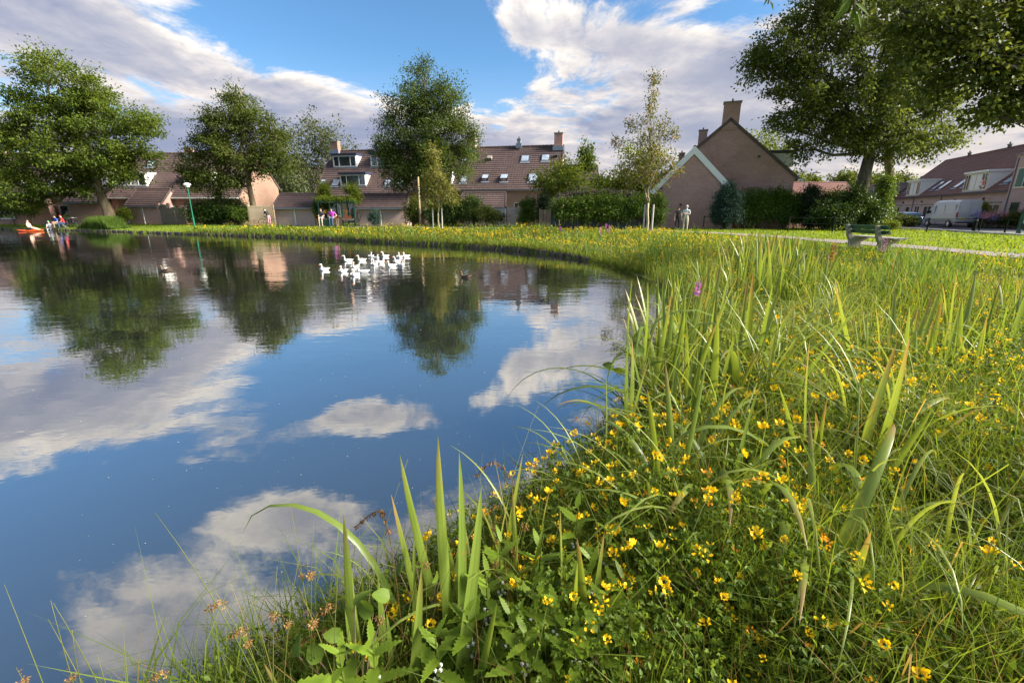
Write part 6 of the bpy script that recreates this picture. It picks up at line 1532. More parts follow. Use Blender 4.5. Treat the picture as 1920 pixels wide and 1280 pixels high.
def meadow_layers():
    P, r = polar(420000, 0.75, 62, -52, 62, rv); k = in_poly(P, MEADOW); P, r = P[k], r[k]
    n = len(P); d = shore_dist(P); k = d > -0.05; P, r, d = P[k], r[k], d[k]; n = len(P)
    z = ground_z(P, d); h = field(P, r); kind = rv.random(n)
    rim = 1 - 0.42 * sstep(1.8 - r, 0, 0.9)
    B3 = np.column_stack([P, z])
    # tall and short grass blades, leaning a little towards the water and at random
    g = kind < 0.34
    G, rg = B3[g], r[g]; H = h[g] * (0.55 + 0.75 * rv.random(len(G))) * rim[g] * np.where(rv.random(len(G)) > 0.94, 1.5, 1.0)
    lean = rv.normal(size=(len(G), 2)) * (0.30 + 0.16 * sstep(8 - rg, 0, 4))[:, None] + np.array([-0.05, 0.0]); W = np.maximum(0.0042, 0.00105 * rg) * (0.7 + 0.8 * rv.random(len(G)))
    V, F, Rn = blades(G, H, lean, W); stuff('meadow_grass', V, F, Rn, 'grass', 'long mixed grass of the unmown flowery bank', 'grass')
    # small herb leaves filling the growth
    g = (kind >= 0.34)
    G, rg, hg = B3[g], r[g], h[g]; m = len(G)
    G = G.copy(); G[:, 2] += hg * (0.10 + 0.68 * rv.random(m) ** 0.8) * rim[g]
    D = rv.normal(size=(m, 3)) + np.array([0, 0, 0.35]); sz = np.maximum(0.024, 0.0036 * rg) * (0.6 + 0.9 * rv.random(m))
    V, F, Rn = leaves(G, D, sz, 0.5, 0.15, rv, unit(np.array([0, 0, 1.0]) + 0.7 * rv.normal(size=(m, 3)))); Rn = np.repeat(np.clip(0.5 + 0.3 * vnoise(G[:, :2], 2.0, 9) + 0.25 * rv.normal(size=m), 0.02, 0.97), 4)
    stuff('meadow_herbs', V, F, Rn, 'herb', 'small leafy herbs filling the unmown bank', 'herbs')
    # yellow flower heads, in patches, from a few metres away up to the far bank
    P, r = polar(150000, 3.2, 62, -52, 60, rv, -0.15); k = in_poly(P, MEADOW); P, r = P[k], r[k]
    den = 0.5 + 0.55 * vnoise(P, 0.9, 21) + 0.35 * vnoise(P, 3.0, 22); k = rv.random(len(P)) < np.clip(den, 0.03, 1) * (0.12 + 0.24 * sstep(r, 13, 22)); P, r = P[k], r[k]
    d = shore_dist(P); k = d > 0.12; P, r, d = P[k], r[k], d[k]; z = ground_z(P, d) + field(P, r) * (0.70 + 0.35 * rv.random(len(P)))
    c = np.column_stack([P, z]); q_ = 3; idx = np.repeat(np.arange(len(c)), q_); m = len(idx); sz = np.maximum(0.014, 0.0016 * r)[idx]
    pos = c[idx] + rv.normal(size=(m, 3)) * sz[:, None] * 0.5; D = rv.normal(size=(m, 3)) + np.array([0, -0.3, 0.5])
    V, F, Rn = leaves(pos, D, sz * (0.9 + 0.5 * rv.random(m)), 0.75, 0.2, rv); stuff('yellow_flowers', V, F, Rn, 'yellow', 'countless small yellow flowers over the unmown bank', 'flowers')
    # brown dead stalks and rust-coloured seed
    P, r = polar(60000, 1.0, 60, -50, 60, rv); k = in_poly(P, MEADOW) & (vnoise(P, 1.6, 31) > 0.05); P, r = P[k], r[k]; P, r = P[::3], r[::3]; d = shore_dist(P); k = (d > 0) & (rv.random(len(P)) < 0.12 + 0.88 * sstep(r, 1.4, 4.0)); P, r, d = P[k], r[k], d[k]
    c = np.column_stack([P, ground_z(P, d)]); V, F, Rn = blades(c, field(P, r) * (0.8 + 0.5 * rv.random(len(c))), rv.normal(size=(len(c), 2)) * 0.22, np.maximum(0.003, 0.0008 * r)); stuff('dry_stalks', V, F, Rn, 'brown', 'thin dry brown stalks among the meadow grass', 'stalks')
    # sedge-like tufts on the far bank
    P, r = polar(60000, 9, 60, -50, 45, rv); k = in_poly(P, MEADOW) & (vnoise(P, 1.3, 41) > 0.28); P, r = P[k], r[k]; d = shore_dist(P); k = d > 0.05; P, r, d = P[k], r[k], d[k]
    c = np.column_stack([P, ground_z(P, d)]); V, F, Rn = blades(c, 0.36 + 0.42 * rv.random(len(c)), rv.normal(size=(len(c), 2)) * 0.3, np.maximum(0.01, 0.0013 * r)); stuff('sedge_tufts', V, F, Rn, 'reed', 'taller green sedge tufts along the far bank', 'sedge')
    # overhanging turf right at the far timber edge
    P, r = polar(160000, 14, 60, -52, 20, rv); d = shore_dist(P); k = (d > -0.02) & (d < 0.6) & (P[:, 0] > -28); P, r, d = P[k], r[k], d[k]
    c = np.column_stack([P, ground_z(P, d) - 0.05]); V, F, Rn = blades(c, 0.22 + 0.3 * rv.random(len(c)), rv.normal(size=(len(c), 2)) * 0.55 + np.array([-0.12, -0.35]), np.maximum(0.01, 0.0012 * r)); stuff('bank_turf', V, F, Rn, 'grass', 'turf hanging over the timber edge of the far bank', 'grass')
    # reeds on the left bank
    n = 5200; t = rv.random(n); px = 98 + 122 * t; P = np.array([[at(x, 412, 45.5 - 0.0 * x).x, 0] for x in px]); 
    sh = np.interp(-P[:, 0], -SHORE[1:6, 0][::-1], SHORE[1:6, 1][::-1]); P[:, 1] = sh + 0.25 + rv.random(n) * 2.2
    c = np.column_stack([P, ground_z(P)]); prof = np.clip(np.minimum(t / 0.25, (1 - t) / 0.3), 0.25, 1)
    V, F, Rn = blades(c, (0.9 + 0.5 * rv.random(n)) * prof, rv.normal(size=(n, 2)) * 0.25 + np.array([0.2, 0]), 0.045); stuff('bank_reeds', V, F, Rn, 'reed', 'soft green reeds at the foot of the leaning maple', 'reeds')
    # short lawn
    P, r = polar(150000, 6.5, 75, -52, 56, rv); d = shore_dist(P); k = (~in_poly(P, MEADOW)) & (d > 0.1) & (seg_dist(P, PATH_PTS[::4], False) > 0.9); P, r, d = P[k], r[k], d[k]
    k = ((P - np.array([KERB0.x, KERB0.y])) @ np.array([RN.x, RN.y])) < -0.15; P, r, d = P[k], r[k], d[k]
    c = np.column_stack([P, ground_z(P, d)]); V, F, Rn = blades(c, 0.05 + 0.06 * rv.random(len(c)), rv.normal(size=(len(c), 2)) * 0.4, np.maximum(0.006, 0.0016 * r)); stuff('lawn_grass', V, F, Rn, 'lawn', 'short mown grass of the lawn', 'grass')
meadow_layers()

# ---- iris: sword leaves, each leaf a part
def iris_leaf(phi0, kap, p_, W=0.042, kink=None, seg=12):
    V, F, Rn = [], [], []; x = z = 0.0
    for i in range(seg + 1):
        s_ = i / seg; ph = phi0 + kap * s_ ** p_
        if kink and s_ > kink[0]: ph += kink[1]
        if i: x += math.sin(ph) / seg; z += math.cos(ph) / seg
        w_ = W * min(1.0, 0.55 + 1.4 * s_) * max(0.0, 1 - s_ ** 3.2) ** 0.8 + 0.0006; nx, nz = math.cos(ph), -math.sin(ph)
        for y_, o in ((-w_ / 2, 0.22), (0, 0.0), (w_ / 2, 0.22)): V.append((x + nx * w_ * o, y_, z + nz * w_ * o)); Rn.append(min(0.6, s_ * 0.62 + (0.05 if y_ else 0)))
    for i in range(seg):
        for j in (0, 1): a = i * 3 + j; F.append((a, a + 1, a + 4, a + 3))
    return np_mesh('leaf', V, F, Rn, smooth=True)
IL = {'up': [iris_leaf(0.05, 0.10, 1), iris_leaf(0.12, 0.22, 2), iris_leaf(0.02, -0.12, 1.5), iris_leaf(0.18, 0.3, 2.5)],
      'arch': [iris_leaf(0.25, 1.7, 2.2, 0.034), iris_leaf(0.35, 2.1, 1.6, 0.030), iris_leaf(0.2, 2.4, 2.6, 0.036), iris_leaf(0.5, 1.6, 1.3, 0.030)],
      'sedge': [iris_leaf(0.30, 2.0, 1.6, 0.011), iris_leaf(0.45, 1.9, 1.3, 0.012), iris_leaf(0.2, 2.3, 2.0, 0.013), iris_leaf(0.1, 1.2, 2.0, 0.012)],
      'kink': [iris_leaf(0.1, 0.3, 1.5, 0.040, (0.62, 1.9)), iris_leaf(0.2, 0.5, 1.5, 0.038, (0.5, 2.2))]}
for nm_, g_ in IL.items():
    for m_ in g_: m_.materials.append(LEAF['sedge' if nm_ == 'sedge' else 'iris'])
IRIS_LABEL = {'front': 'clump of upright sword-leaved iris at the lower middle picture edge', 'main': 'tall dense iris clump leaning over the water in the middle of the near bank'}
def iris(x, y, n, h, rad, mix, label, seed, lean=(0, 0), group='iris clumps on the near bank', name='iris_clump', kind_=None):
    rng = np.random.default_rng(seed); z0 = gz(x, y)
    rt = empty(name, (x, y, z0), 0, label, 'plant', group)
    for i in range(n):
        u = rng.random(); kd = kind_ or ('up' if u < mix[0] else ('arch' if u < mix[0] + mix[1] else 'kink'))
        me = IL[kd][int(rng.integers(len(IL[kd])))]; a = rng.random() * 6.283; rr = rad * math.sqrt(rng.random())
        ox, oy = rr * math.cos(a), rr * math.sin(a); o = link_mesh('leaf', me, None, rt, (ox, oy, -0.05))
        L = h * (0.62 + 0.48 * rng.random()) * (1.12 if kd == 'arch' else 1.0); o.scale = (L, L * (0.75 + 0.5 * rng.random()) * (1.15 / h) ** 0.4, L)
        o.rotation_euler = (rng.normal() * 0.10 + lean[1], rng.normal() * 0.10 + lean[0], a + rng.normal() * 0.7 if kd == 'up' else rng.random() * 6.283)
    return rt
iris(1.45, 3.35, 120, 1.25, 0.55, (0.52, 0.42, 0.06), IRIS_LABEL['main'], 1, (-0.03, 0))
iris(0.98, 2.62, 34, 0.9, 0.28, (0.6, 0.34, 0.06), 'smaller iris clump just before the tall one at the water edge', 2, (-0.08, 0))
iris(-0.20, 1.25, 11, 0.98, 0.20, (0.75, 0.25, 0.0), IRIS_LABEL['front'], 3)
iris(1.62, 2.02, 16, 1.0, 0.12, (0.6, 0.36, 0.04), 'iris with two broad upright blades and long arching ones right of centre', 4, (0.1, 0))
iris(3.1, 3.35, 34, 0.98, 0.32, (0.75, 0.17, 0.08), 'iris clump among yellow flowers in the right middle distance', 5)
iris(4.1, 3.7, 30, 0.95, 0.35, (0.66, 0.22, 0.12), 'iris clump near the right edge among yellow flowers', 6)
iris(1.98, 1.45, 10, 0.55, 0.13, (0.75, 0.2, 0.05), 'short iris at the lower right picture corner', 7)
iris(0.92, 1.86, 20, 0.95, 0.18, (0.25, 0.6, 0.15), 'iris with pale arching blades in the middle of the trefoil', 8)
iris(1.22, 1.42, 16, 0.85, 0.15, (0.25, 0.7, 0.05), 'low iris with drooping blades at the lower right', 9)
iris(0.24, 1.28, 6, 0.66, 0.09, (1.0, 0.0, 0.0), 'few upright iris blades left of the trefoil', 10)
iris(-0.62, 1.02, 3, 0.42, 0.10, (1.0, 0.0, 0.0), 'three short iris blades among rushes at the bottom edge', 11)
iris(4.5, 7.9, 70, 1.15, 0.8, (0.85, 0.12, 0.03), 'broad iris stand right of the purple loosestrife', 12)
iris(2.9, 7.0, 46, 1.0, 0.5, (0.8, 0.17, 0.03), 'iris stand leaning over the water beyond the tall clump', 13)
iris(5.6, 10.2, 60, 1.05, 0.7, (0.9, 0.1, 0.0), 'distant iris stand left of the park bench', 14)
iris(6.9, 12.0, 50, 1.0, 0.7, (0.9, 0.1, 0.0), 'far iris stand before the lawn', 15)
iris(2.1, 4.9, 50, 1.1, 0.5, (0.7, 0.25, 0.05), 'iris blades behind the tall clump', 16)
iris(5.4, 4.6, 12, 0.8, 0.3, (0.7, 0.2, 0.1), 'iris blades at the far right below the lawn', 17)
iris(0.55, 2.0, 7, 0.62, 0.12, (0.5, 0.4, 0.1), 'slim iris at the water edge left of the trefoil', 18, (-0.12, 0))

SEDGE = [(1.75, 3.0, 66, 1.3, 'fountain of narrow sedge blades right of the tall iris'), (2.35, 3.9, 56, 1.2, 'arching sedge behind the two broad iris blades'), (1.15, 2.35, 56, 1.1, 'arching sedge at the front foot of the tall iris'), (2.05, 2.3, 60, 1.15, 'pale arching sedge right of centre in the foreground'), (1.35, 1.55, 50, 0.95, 'drooping sedge at the lower right'), (0.72, 1.72, 40, 0.95, 'sedge blades bending over the near trefoil'), (2.6, 1.9, 54, 0.95, 'sedge tuft at the right edge of the foreground'), (3.3, 4.6, 50, 1.1, 'sedge tuft in the right middle distance'), (0.0, 1.5, 36, 0.8, 'sedge between the front iris and the trefoil'), (3.0, 6.2, 56, 1.1, 'sedge hanging over the bank beyond the tall iris'),
         (1.1, 3.15, 60, 1.25, 'sedge spilling over the water from the tall iris'), (1.6, 4.2, 60, 1.25, 'tall sedge just behind the tall iris'), (2.2, 5.4, 56, 1.15, 'sedge on the bank edge halfway to the purple spike'), (3.6, 8.6, 60, 1.15, 'far sedge tuft by the small bay'), (1.75, 1.35, 44, 0.85, 'low sedge fanning out at the lower right corner'), (0.45, 2.1, 40, 0.9, 'sedge leaning over the water left of the trefoil'), (-0.35, 1.45, 30, 0.65, 'sedge tuft at the water left of the front iris'), (3.9, 5.6, 50, 1.05, 'sedge tuft among flowers at the right'), (4.6, 6.4, 50, 1.1, 'sedge tuft before the broad iris stand')]
for k, (x, y, n, h, lab) in enumerate(SEDGE):
    iris(x, y, n, h, 0.14, (0, 1, 0), lab, 60 + k, (0, 0), 'sedge tufts on the near bank', 'sedge_tuft', 'sedge')
iris(-0.42, 1.12, 7, 0.72, 0.12, (0.8, 0.2, 0.0), 'iris blades left of the front clump at the bottom edge', 19)
iris(0.02, 1.5, 9, 0.75, 0.14, (0.7, 0.3, 0.0), 'iris blades behind the front clump at the water edge', 20)
iris(1.75, 1.25, 10, 0.6, 0.16, (0.35, 0.6, 0.05), 'spreading iris near the lower right corner', 21)
iris(-0.95, 0.88, 3, 0.4, 0.06, (0.3, 0.7, 0.0), 'single pale iris blade lying out at the lower left', 22)
# ---- trefoil with yellow heads: leafy mound, each flower head a part
def trefoil_mesh(seed, rad=0.30, hh=0.34, nl=620):
    rng = np.random.default_rng(seed); a = rng.random(nl) * 6.283; rr = rad * np.sqrt(rng.random(nl)); zz = hh * (1 - (rr / rad) ** 2 * 0.75) * (0.25 + 0.78 * rng.random(nl) ** 0.6)
    P = np.stack([rr * np.cos(a), rr * np.sin(a), zz], 1); D = np.stack([np.cos(a), np.sin(a), 0.4 * np.ones(nl)], 1) + rng.normal(size=(nl, 3)) * 0.8
    tri = []
    for k in (-0.9, 0, 0.9):
        c_, s_ = math.cos(k), math.sin(k); Dk = np.stack([D[:, 0] * c_ - D[:, 1] * s_, D[:, 0] * s_ + D[:, 1] * c_, D[:, 2]], 1)
        tri.append(leaves(P, Dk, 0.019 * (0.7 + 0.6 * rng.random(nl)), 0.62, 0.12, rng, unit(np.array([0, 0, 1.0]) + 0.4 * rng.normal(size=(nl, 3)))))
    b = np.column_stack([P[:110, :2] * 0.25, np.zeros(110)]); st = blades(b, zz[:110] * 1.05, (P[:110, :2] * 0.75) / np.maximum(zz[:110, None], 0.05), 0.0028, 0.0, rng)
    V, F, Rn = merge(tri + [st]); m_ = np_mesh('foliage', V, F, Rn); m_.materials.append(LEAF['herb']); return m_
def head_mesh(seed, mat, n=7, s_=0.016):
    rng = np.random.default_rng(seed); a = np.arange(n) / n * 6.283 + rng.random(n) * 0.4; out = np.stack([np.cos(a), np.sin(a), 0.1 + 1.3 * rng.random(n)], 1)
    P = out * 0.006; up = np.tile(np.array([[0, 0, 1.0]]), (n, 1)); parts = [leaves(P, out, s_, 0.7, 0.25, rng, up), leaves(P + out * s_ * 0.45, up + 0.5 * out, s_ * 0.8, 0.95, 0.12, rng, -out)]
    V, F, Rn = merge(parts); m_ = np_mesh('flower_head', V, F, Rn); m_.materials.append(LEAF[mat]); return m_
TF = [trefoil_mesh(k) for k in range(4)]; FH = [head_mesh(0, 'yellow', 9, 0.013), head_mesh(1, 'yellow', 6, 0.012), head_mesh(2, 'yellow', 11, 0.014), head_mesh(3, 'yellow', 4, 0.010), head_mesh(9, 'orange', 6, 0.011)]
def stalk_mesh():
    mb = MB().tube([(0, 0, -0.14), (0.004, 0, -0.06), (0, 0, 0)], 0.0013, 4); m_ = mb.mesh('flower_stalk'); m_.materials.append(LEAF['rush']); return m_
STK = stalk_mesh()
def trefoil(x, y, s_, nf, seed, z_extra=0.0):
    rng = np.random.default_rng(seed); rt = empty('trefoil_plant', (x, y, gz(x, y)), rng.random() * 6.28, 'leafy trefoil mound with small yellow flower heads in the near meadow', 'plant', 'yellow trefoil plants in the near meadow')
    f_ = link_mesh('foliage', TF[int(rng.integers(4))], None, rt); f_.scale = (s_, s_, s_ * (0.9 + 0.4 * rng.random()) + z_extra)
    for i in range(nf):
        a = rng.random() * 6.28; rr = 0.29 * s_ * math.sqrt(rng.random()); zt = 0.34 * s_ * (1 - (rr / (0.3 * s_)) ** 2 * 0.7) * (1.0 + z_extra) + 0.02 + 0.09 * rng.random()
        hd_ = link_mesh('flower_head', FH[int(rng.integers(5)) if rng.random() < 0.5 else int(rng.integers(4))], None, rt, (rr * math.cos(a), rr * math.sin(a), zt)); k_ = 0.7 + 0.7 * rng.random() ** 1.3; hd_.scale = (k_,) * 3
        hd_.rotation_euler = (rng.normal() * 0.4, rng.normal() * 0.4, rng.random() * 6.28)
        if i % 2 == 0: link_mesh('flower_stalk', STK, None, hd_)
tr_spots = [(0.1, 1.95, 0.9, 8), (0.35, 2.2, 1.0, 10), (-0.2, 1.7, 0.8, 6), (0.75, 2.75, 1.0, 9), (-0.1, 1.42, 0.8, 6), (-0.35, 1.22, 0.7, 5), (-0.55, 1.12, 0.6, 3), (0.15, 1.15, 0.9, 6), (0.4, 1.0, 0.9, 6), (0.62, 1.55, 1.15, 15), (0.85, 1.35, 1.1, 13), (0.35, 1.72, 1.1, 15), (0.62, 1.98, 1.2, 16), (1.0, 1.75, 1.2, 13), (1.25, 1.95, 1.1, 13), (0.8, 2.3, 1.15, 14), (1.2, 2.35, 1.1, 13), (0.1, 1.62, 0.85, 9), (0.95, 1.12, 1.0, 10), (0.55, 1.2, 0.9, 8), (1.45, 1.65, 1.0, 8), (1.35, 2.7, 1.1, 12), (1.15, 3.0, 1.0, 12), (1.7, 2.85, 1.1, 10), (1.9, 2.4, 0.9, 6), (0.28, 1.42, 0.8, 7), (1.5, 1.2, 0.9, 5), (1.8, 1.75, 0.8, 4)]
for i, (x, y, s_, nf) in enumerate(tr_spots): trefoil(x, y, s_, int(nf * 2.5), 100 + i, 0.34)
rt_ = np.random.default_rng(55); cnt = 0
while cnt < 62:
    r_ = 2.6 * (7.5 / 2.6) ** rt_.random(); a = R(12) + R(48) * rt_.random(); x, y = r_ * math.sin(a), r_ * math.cos(a)
    if not in_poly(np.array([[x, y]]), MEADOW)[0] or shore_dist(np.array([[x, y]]))[0] < 0.15: continue
    if vnoise(np.array([[x, y]]), 0.9, 21)[0] < -0.15: continue
    trefoil(x, y, 0.9 + 0.5 * rt_.random(), int(9 + 9 * rt_.random()), 300 + cnt, 0.1); cnt += 1

# ---- gypsywort: bright toothed leaves in pairs
def toothed_leaf():
    V = [(0, 0, 0)]; F = []; n = 8; Rn = [0.1]
    for i in range(1, n + 1):
        t = i / n; w_ = 0.15 * math.sin(math.pi * t ** 0.75) ** 0.9; x = t; z = -0.18 * t * t
        V += [(x, 0, z), (x - 0.045, w_, z + 0.03), (x - 0.045, -w_, z + 0.03), (x - 0.10, w_ * 0.72, z + 0.02), (x - 0.10, -w_ * 0.72, z + 0.02)]; Rn += [0.1, 0.55, 0.55, 0.4, 0.4]
    prev = 0
    for i in range(n):
        b = 1 + i * 5; F += [(prev, b, b + 1), (prev, b + 1, b + 3), (prev, b + 2, b), (prev, b + 4, b + 2)]
        if i: pb = b - 5; F += [(prev, b + 3, pb + 1), (prev, pb + 2, b + 4)]
        prev = b
    m_ = np_mesh('leaf', V, F, Rn); m_.materials.append(LEAF['nettle']); return m_
TL = toothed_leaf()
def gypsywort(tp, seed, whorls=7):
    rng = np.random.default_rng(seed); x, y = tp.x, tp.y; z0 = gz(x, y); h = tp.z - z0 + 0.08
    rt = empty('gypsywort_plant', (x, y, z0), rng.random() * 6.28, 'bright green plant with toothed paired leaves in the foreground', 'plant', 'toothed-leaved plants in the foreground')
    MB().tube([(0, 0, -0.05), (0.01, 0, h * 0.5), (0, 0.005, h)], [0.004, 0.0035, 0.002], 5).build('stem', LEAF['rush'], rt)
    for k in range(whorls):
        t = 1 - k * 0.115; L = 0.06 + 0.10 * min(1, (k + 0.3) / 3.0)
        for s_ in (0, 1):
            o = link_mesh('leaf', TL, None, rt, (0, 0, h * t - 0.004 * k)); o.scale = (L, L * (0.9 + 0.3 * rng.random()), L)
            o.rotation_euler = (rng.normal() * 0.15, -0.75 + 0.14 * k + rng.normal() * 0.12, s_ * math.pi + (k % 2) * math.pi / 2 + rng.normal() * 0.15)
    o = MB()
    for k in range(3, whorls):
        for j in range(4): o.cbox((0.012 * math.cos(j * 1.57 + k), 0.012 * math.sin(j * 1.57 + k), h * (1 - k * 0.115) + 0.004), (0.008, 0.008, 0.008))
    tag(o.build('white_flowers', M['white'], rt), kind='stuff')
for i, (px, py, Y) in enumerate(((1190, 985, 1.5), (1140, 1030, 1.42), (1000, 1135, 1.22), (1105, 1085, 1.3), (1045, 1165, 1.16), (955, 1190, 1.14), (1165, 1120, 1.25), (1540, 1190, 1.25), (1230, 1060, 1.38), (985, 1225, 1.08), (1120, 1205, 1.1), (1580, 1130, 1.4), (1620, 760, 2.9), (1760, 1210, 1.3), (1080, 985, 1.5), (1320, 1180, 1.22), (1690, 700, 3.3), (1415, 1215, 1.2), (880, 1180, 1.15), (820, 1230, 1.08), (915, 1110, 1.25), (700, 1240, 1.05), (640, 1265, 1.0), (1060, 1085, 1.35), (1135, 1150, 1.18), (1010, 1060, 1.32), (940, 1050, 1.36), (1080, 1230, 1.06), (1175, 1215, 1.12), (1240, 1230, 1.14))): gypsywort(at(px, py, Y), 500 + i)

# ---- soft rush with brown tufts
def seed_tuft(seed):
    rng = np.random.default_rng(seed); n = 90; kn = rng.normal(size=(7, 3)) * np.array([0.009, 0.009, 0.011]); D = rng.normal(size=(n, 3)); V, F, Rn = leaves(kn[rng.integers(0, 7, n)] + D * 0.0016, D, 0.0065, 0.5, 0.1, rng); m_ = np_mesh('seed_head', V, F, Rn); m_.materials.append(LEAF['brown']); return m_
ST = [seed_tuft(k) for k in range(3)]
def rush(base, stems, label, seed):
    """stems: (tip Vector, head position 0..1 or None)"""
    rng = np.random.default_rng(seed); rt = empty('soft_rush', base, 0, label, 'plant', 'rushes at the near water edge')
    for tip, hp_ in stems:
        b = Vector((rng.normal() * 0.05, rng.normal() * 0.05, -0.05)); t = tip - Vector(base); n = 8; pts, rs = [], []
        ctrl = Vector((b.x + (t.x - b.x) * 0.32, b.y + (t.y - b.y) * 0.32, t.z * 0.62))
        for i in range(n + 1):
            s_ = i / n; pts.append(b * (1 - s_) ** 2 + ctrl * 2 * s_ * (1 - s_) + t * s_ * s_); rs.append(0.0022 * (1 - 0.75 * s_))
        mb = MB().tube(pts, rs, 4); me = mb.mesh('stem', smooth=True); a_ = me.attributes.new('rnd', 'FLOAT', 'POINT'); vals = []
        for i in range(n + 1): vals += [min(0.62, 0.62 * (i / n) ** 2)] * 4
        a_.data.foreach_set('value', vals); o = link_mesh('stem', me, LEAF['rush'], rt)
        if hp_:
            k = hp_ * n; i = int(k); p = pts[i].lerp(pts[min(i + 1, n)], k - i); s_ = link_mesh('seed_head', ST[int(rng.integers(3))], None, o, p); q_ = 0.8 + 0.6 * rng.random(); s_.scale = (q_, q_, q_)
def rush_at(px, py, Y, stems, label, seed):
    p = at(px, py, Y); base = (p.x, p.y, gz(p.x, p.y) if shore_dist(np.array([[p.x, p.y]]))[0] > 0 else -0.05)
    rush(base, [(at(a, b, Y + dy), h_) for a, b, dy, h_ in stems], label, seed)
rush_at(500, 1290, 0.98, [(290, 960, 0.15, 0.62), (385, 1080, 0.1, 0.7), (470, 1120, 0.05, None), (445, 1150, 0.0, 0.8), (520, 1060, 0.12, 0.75), (560, 1050, 0.1, 0.7)], 'rush with long brown-tipped stem slanting over the water at the bottom', 1)
rush_at(110, 1300, 0.92, [(8, 1095, 0.1, 0.55), (100, 1130, 0.05, None), (95, 1125, 0.08, 0.6), (135, 1180, 0.0, None), (30, 1250, 0.05, 0.9)], 'rush in the lower left picture corner', 2)
rush_at(225, 1310, 0.92, [(230, 1172, 0.05, 0.5), (182, 1225, 0.05, 0.7), (310, 1235, 0.0, 0.9), (90, 1160, 0.1, 0.6)], 'rush left of the slanting stem at the bottom edge', 3)
rush_at(620, 1260, 1.05, [(545, 950, 0.2, 0.7), (588, 980, 0.15, 0.75), (640, 1010, 0.1, None), (765, 860, 0.3, None), (600, 1100, 0.1, 0.85), (560, 1100, 0.05, 0.8), (680, 1080, 0.1, None)], 'rush with several brown tufts left of the front iris', 4)
rush_at(900, 1150, 1.5, [(1010, 760, 0.7, None), (860, 900, 0.3, 0.75), (895, 920, 0.3, 0.7), (925, 950, 0.2, 0.8), (855, 895, 0.4, None), (950, 900, 0.3, 0.8), (905, 850, 0.4, 0.9)], 'rush with brown tufts at the water edge right of the front iris', 5)
rush_at(960, 1180, 1.3, [(905, 960, 0.2, 0.75), (980, 990, 0.15, 0.8), (1020, 1000, 0.1, 0.7), (870, 1010, 0.1, None), (930, 1010, 0.1, 0.8), (1000, 940, 0.2, 0.8)], 'brown-tufted rush before the gypsywort', 6)
rush_at(1120, 900, 2.2, [(1050, 790, 0.2, 0.9), (1105, 765, 0.3, 0.9), (1075, 770, 0.2, 0.92), (1160, 790, 0.2, 0.9)], 'thin rush over the water beside the yellow flowers', 7)
rush_at(760, 1250, 1.1, [(690, 1015, 0.1, None), (830, 930, 0.2, None), (720, 1120, 0.0, 0.8), (800, 1020, 0.1, 0.85), (860, 1030, 0.1, None)], 'rush between the front iris blades', 8)

# ---- purple loosestrife spikes
def loosestrife(tp, h, n, label, seed, sc=1.0):
    rng = np.random.default_rng(seed); z0 = gz(tp.x, tp.y); rt = empty('purple_loosestrife', (tp.x, tp.y, z0), 0, label, 'plant')
    for k in range(n):
        o = Vector((rng.normal() * 0.10 * sc, rng.normal() * 0.08, 0)) if k else Vector((0, 0, 0)); H = (tp.z - z0) * (1 - 0.12 * k)
        MB().tube([o * 0.3, o + Vector((0, 0, H))], [0.005, 0.002], 5).build('stem', LEAF['rush'], rt)
        m = int(60 * sc); zz = H - h * rng.random(m); a = rng.random(m) * 6.28; P = np.stack([o.x + 0.012 * np.cos(a), o.y + 0.012 * np.sin(a), zz], 1); D = np.stack([np.cos(a), np.sin(a), 0.4 * np.ones(m)], 1)
        V, F, Rn = leaves(P, D, 0.030 * sc, 0.7, 0.1, rng); link_mesh('flower_spike', np_mesh('flower_spike', V, F, Rn), LEAF['purple'], rt)
        m = 16; zz = (H - h) * rng.random(m) * 0.9; a = rng.random(m) * 6.28; P = np.stack([o.x + 0 * a, o.y + 0 * a, zz], 1); V, F, Rn = leaves(P, np.stack([np.cos(a), np.sin(a), 0.5 + 0 * a], 1), 0.08, 0.25, 0.1, rng); link_mesh('leaves', np_mesh('leaves', V, F, Rn), LEAF['herb'], rt)
loosestrife(at(1310, 528, 5.2), 0.17, 1, 'single purple loosestrife spike in the iris by the water', 1)
loosestrife(at(1666, 437, 10.5), 0.28, 4, 'purple loosestrife in front of the park bench', 2, 0.7)
loosestrife(at(1137, 420, 25.5), 0.45, 3, 'purple loosestrife on the far flowery bank left of the tall young tree', 3, 1.8)
loosestrife(at(1050, 424, 27.5), 0.4, 2, 'faint purple spikes on the far bank below the cypress', 4, 1.8)

# ---- dock, dry grass panicles, alder seedlings, hanging twig
def dock(tp, label, seed):
    rng = np.random.default_rng(seed); z0 = gz(tp.x, tp.y); H = tp.z - z0; rt = empty('dock_plant', (tp.x, tp.y, z0), 0, label, 'plant')
    MB().tube([(0, 0, 0), (0, 0, H)], [0.007, 0.002], 5).build('stem', LEAF['brown'], rt)
    m = 260; zz = H * (0.55 + 0.45 * rng.random(m)); P = np.stack([0.03 * rng.normal(size=m), 0.03 * rng.normal(size=m), zz], 1); V, F, Rn = leaves(P, rng.normal(size=(m, 3)), 0.03, 0.7, 0.1, rng); link_mesh('seed_spike', np_mesh('seed_spike', V, F, Rn), LEAF['brown'], rt)
dock(at(1565, 455, 10.0), 'rust-brown dock spike left of the park bench', 1); dock(at(1520, 745, 3.2), 'small rusty dock spike in the shade right of the tall iris', 2); dock(at(1655, 790, 2.6), 'low rusty dock spike among grass at the right', 3)
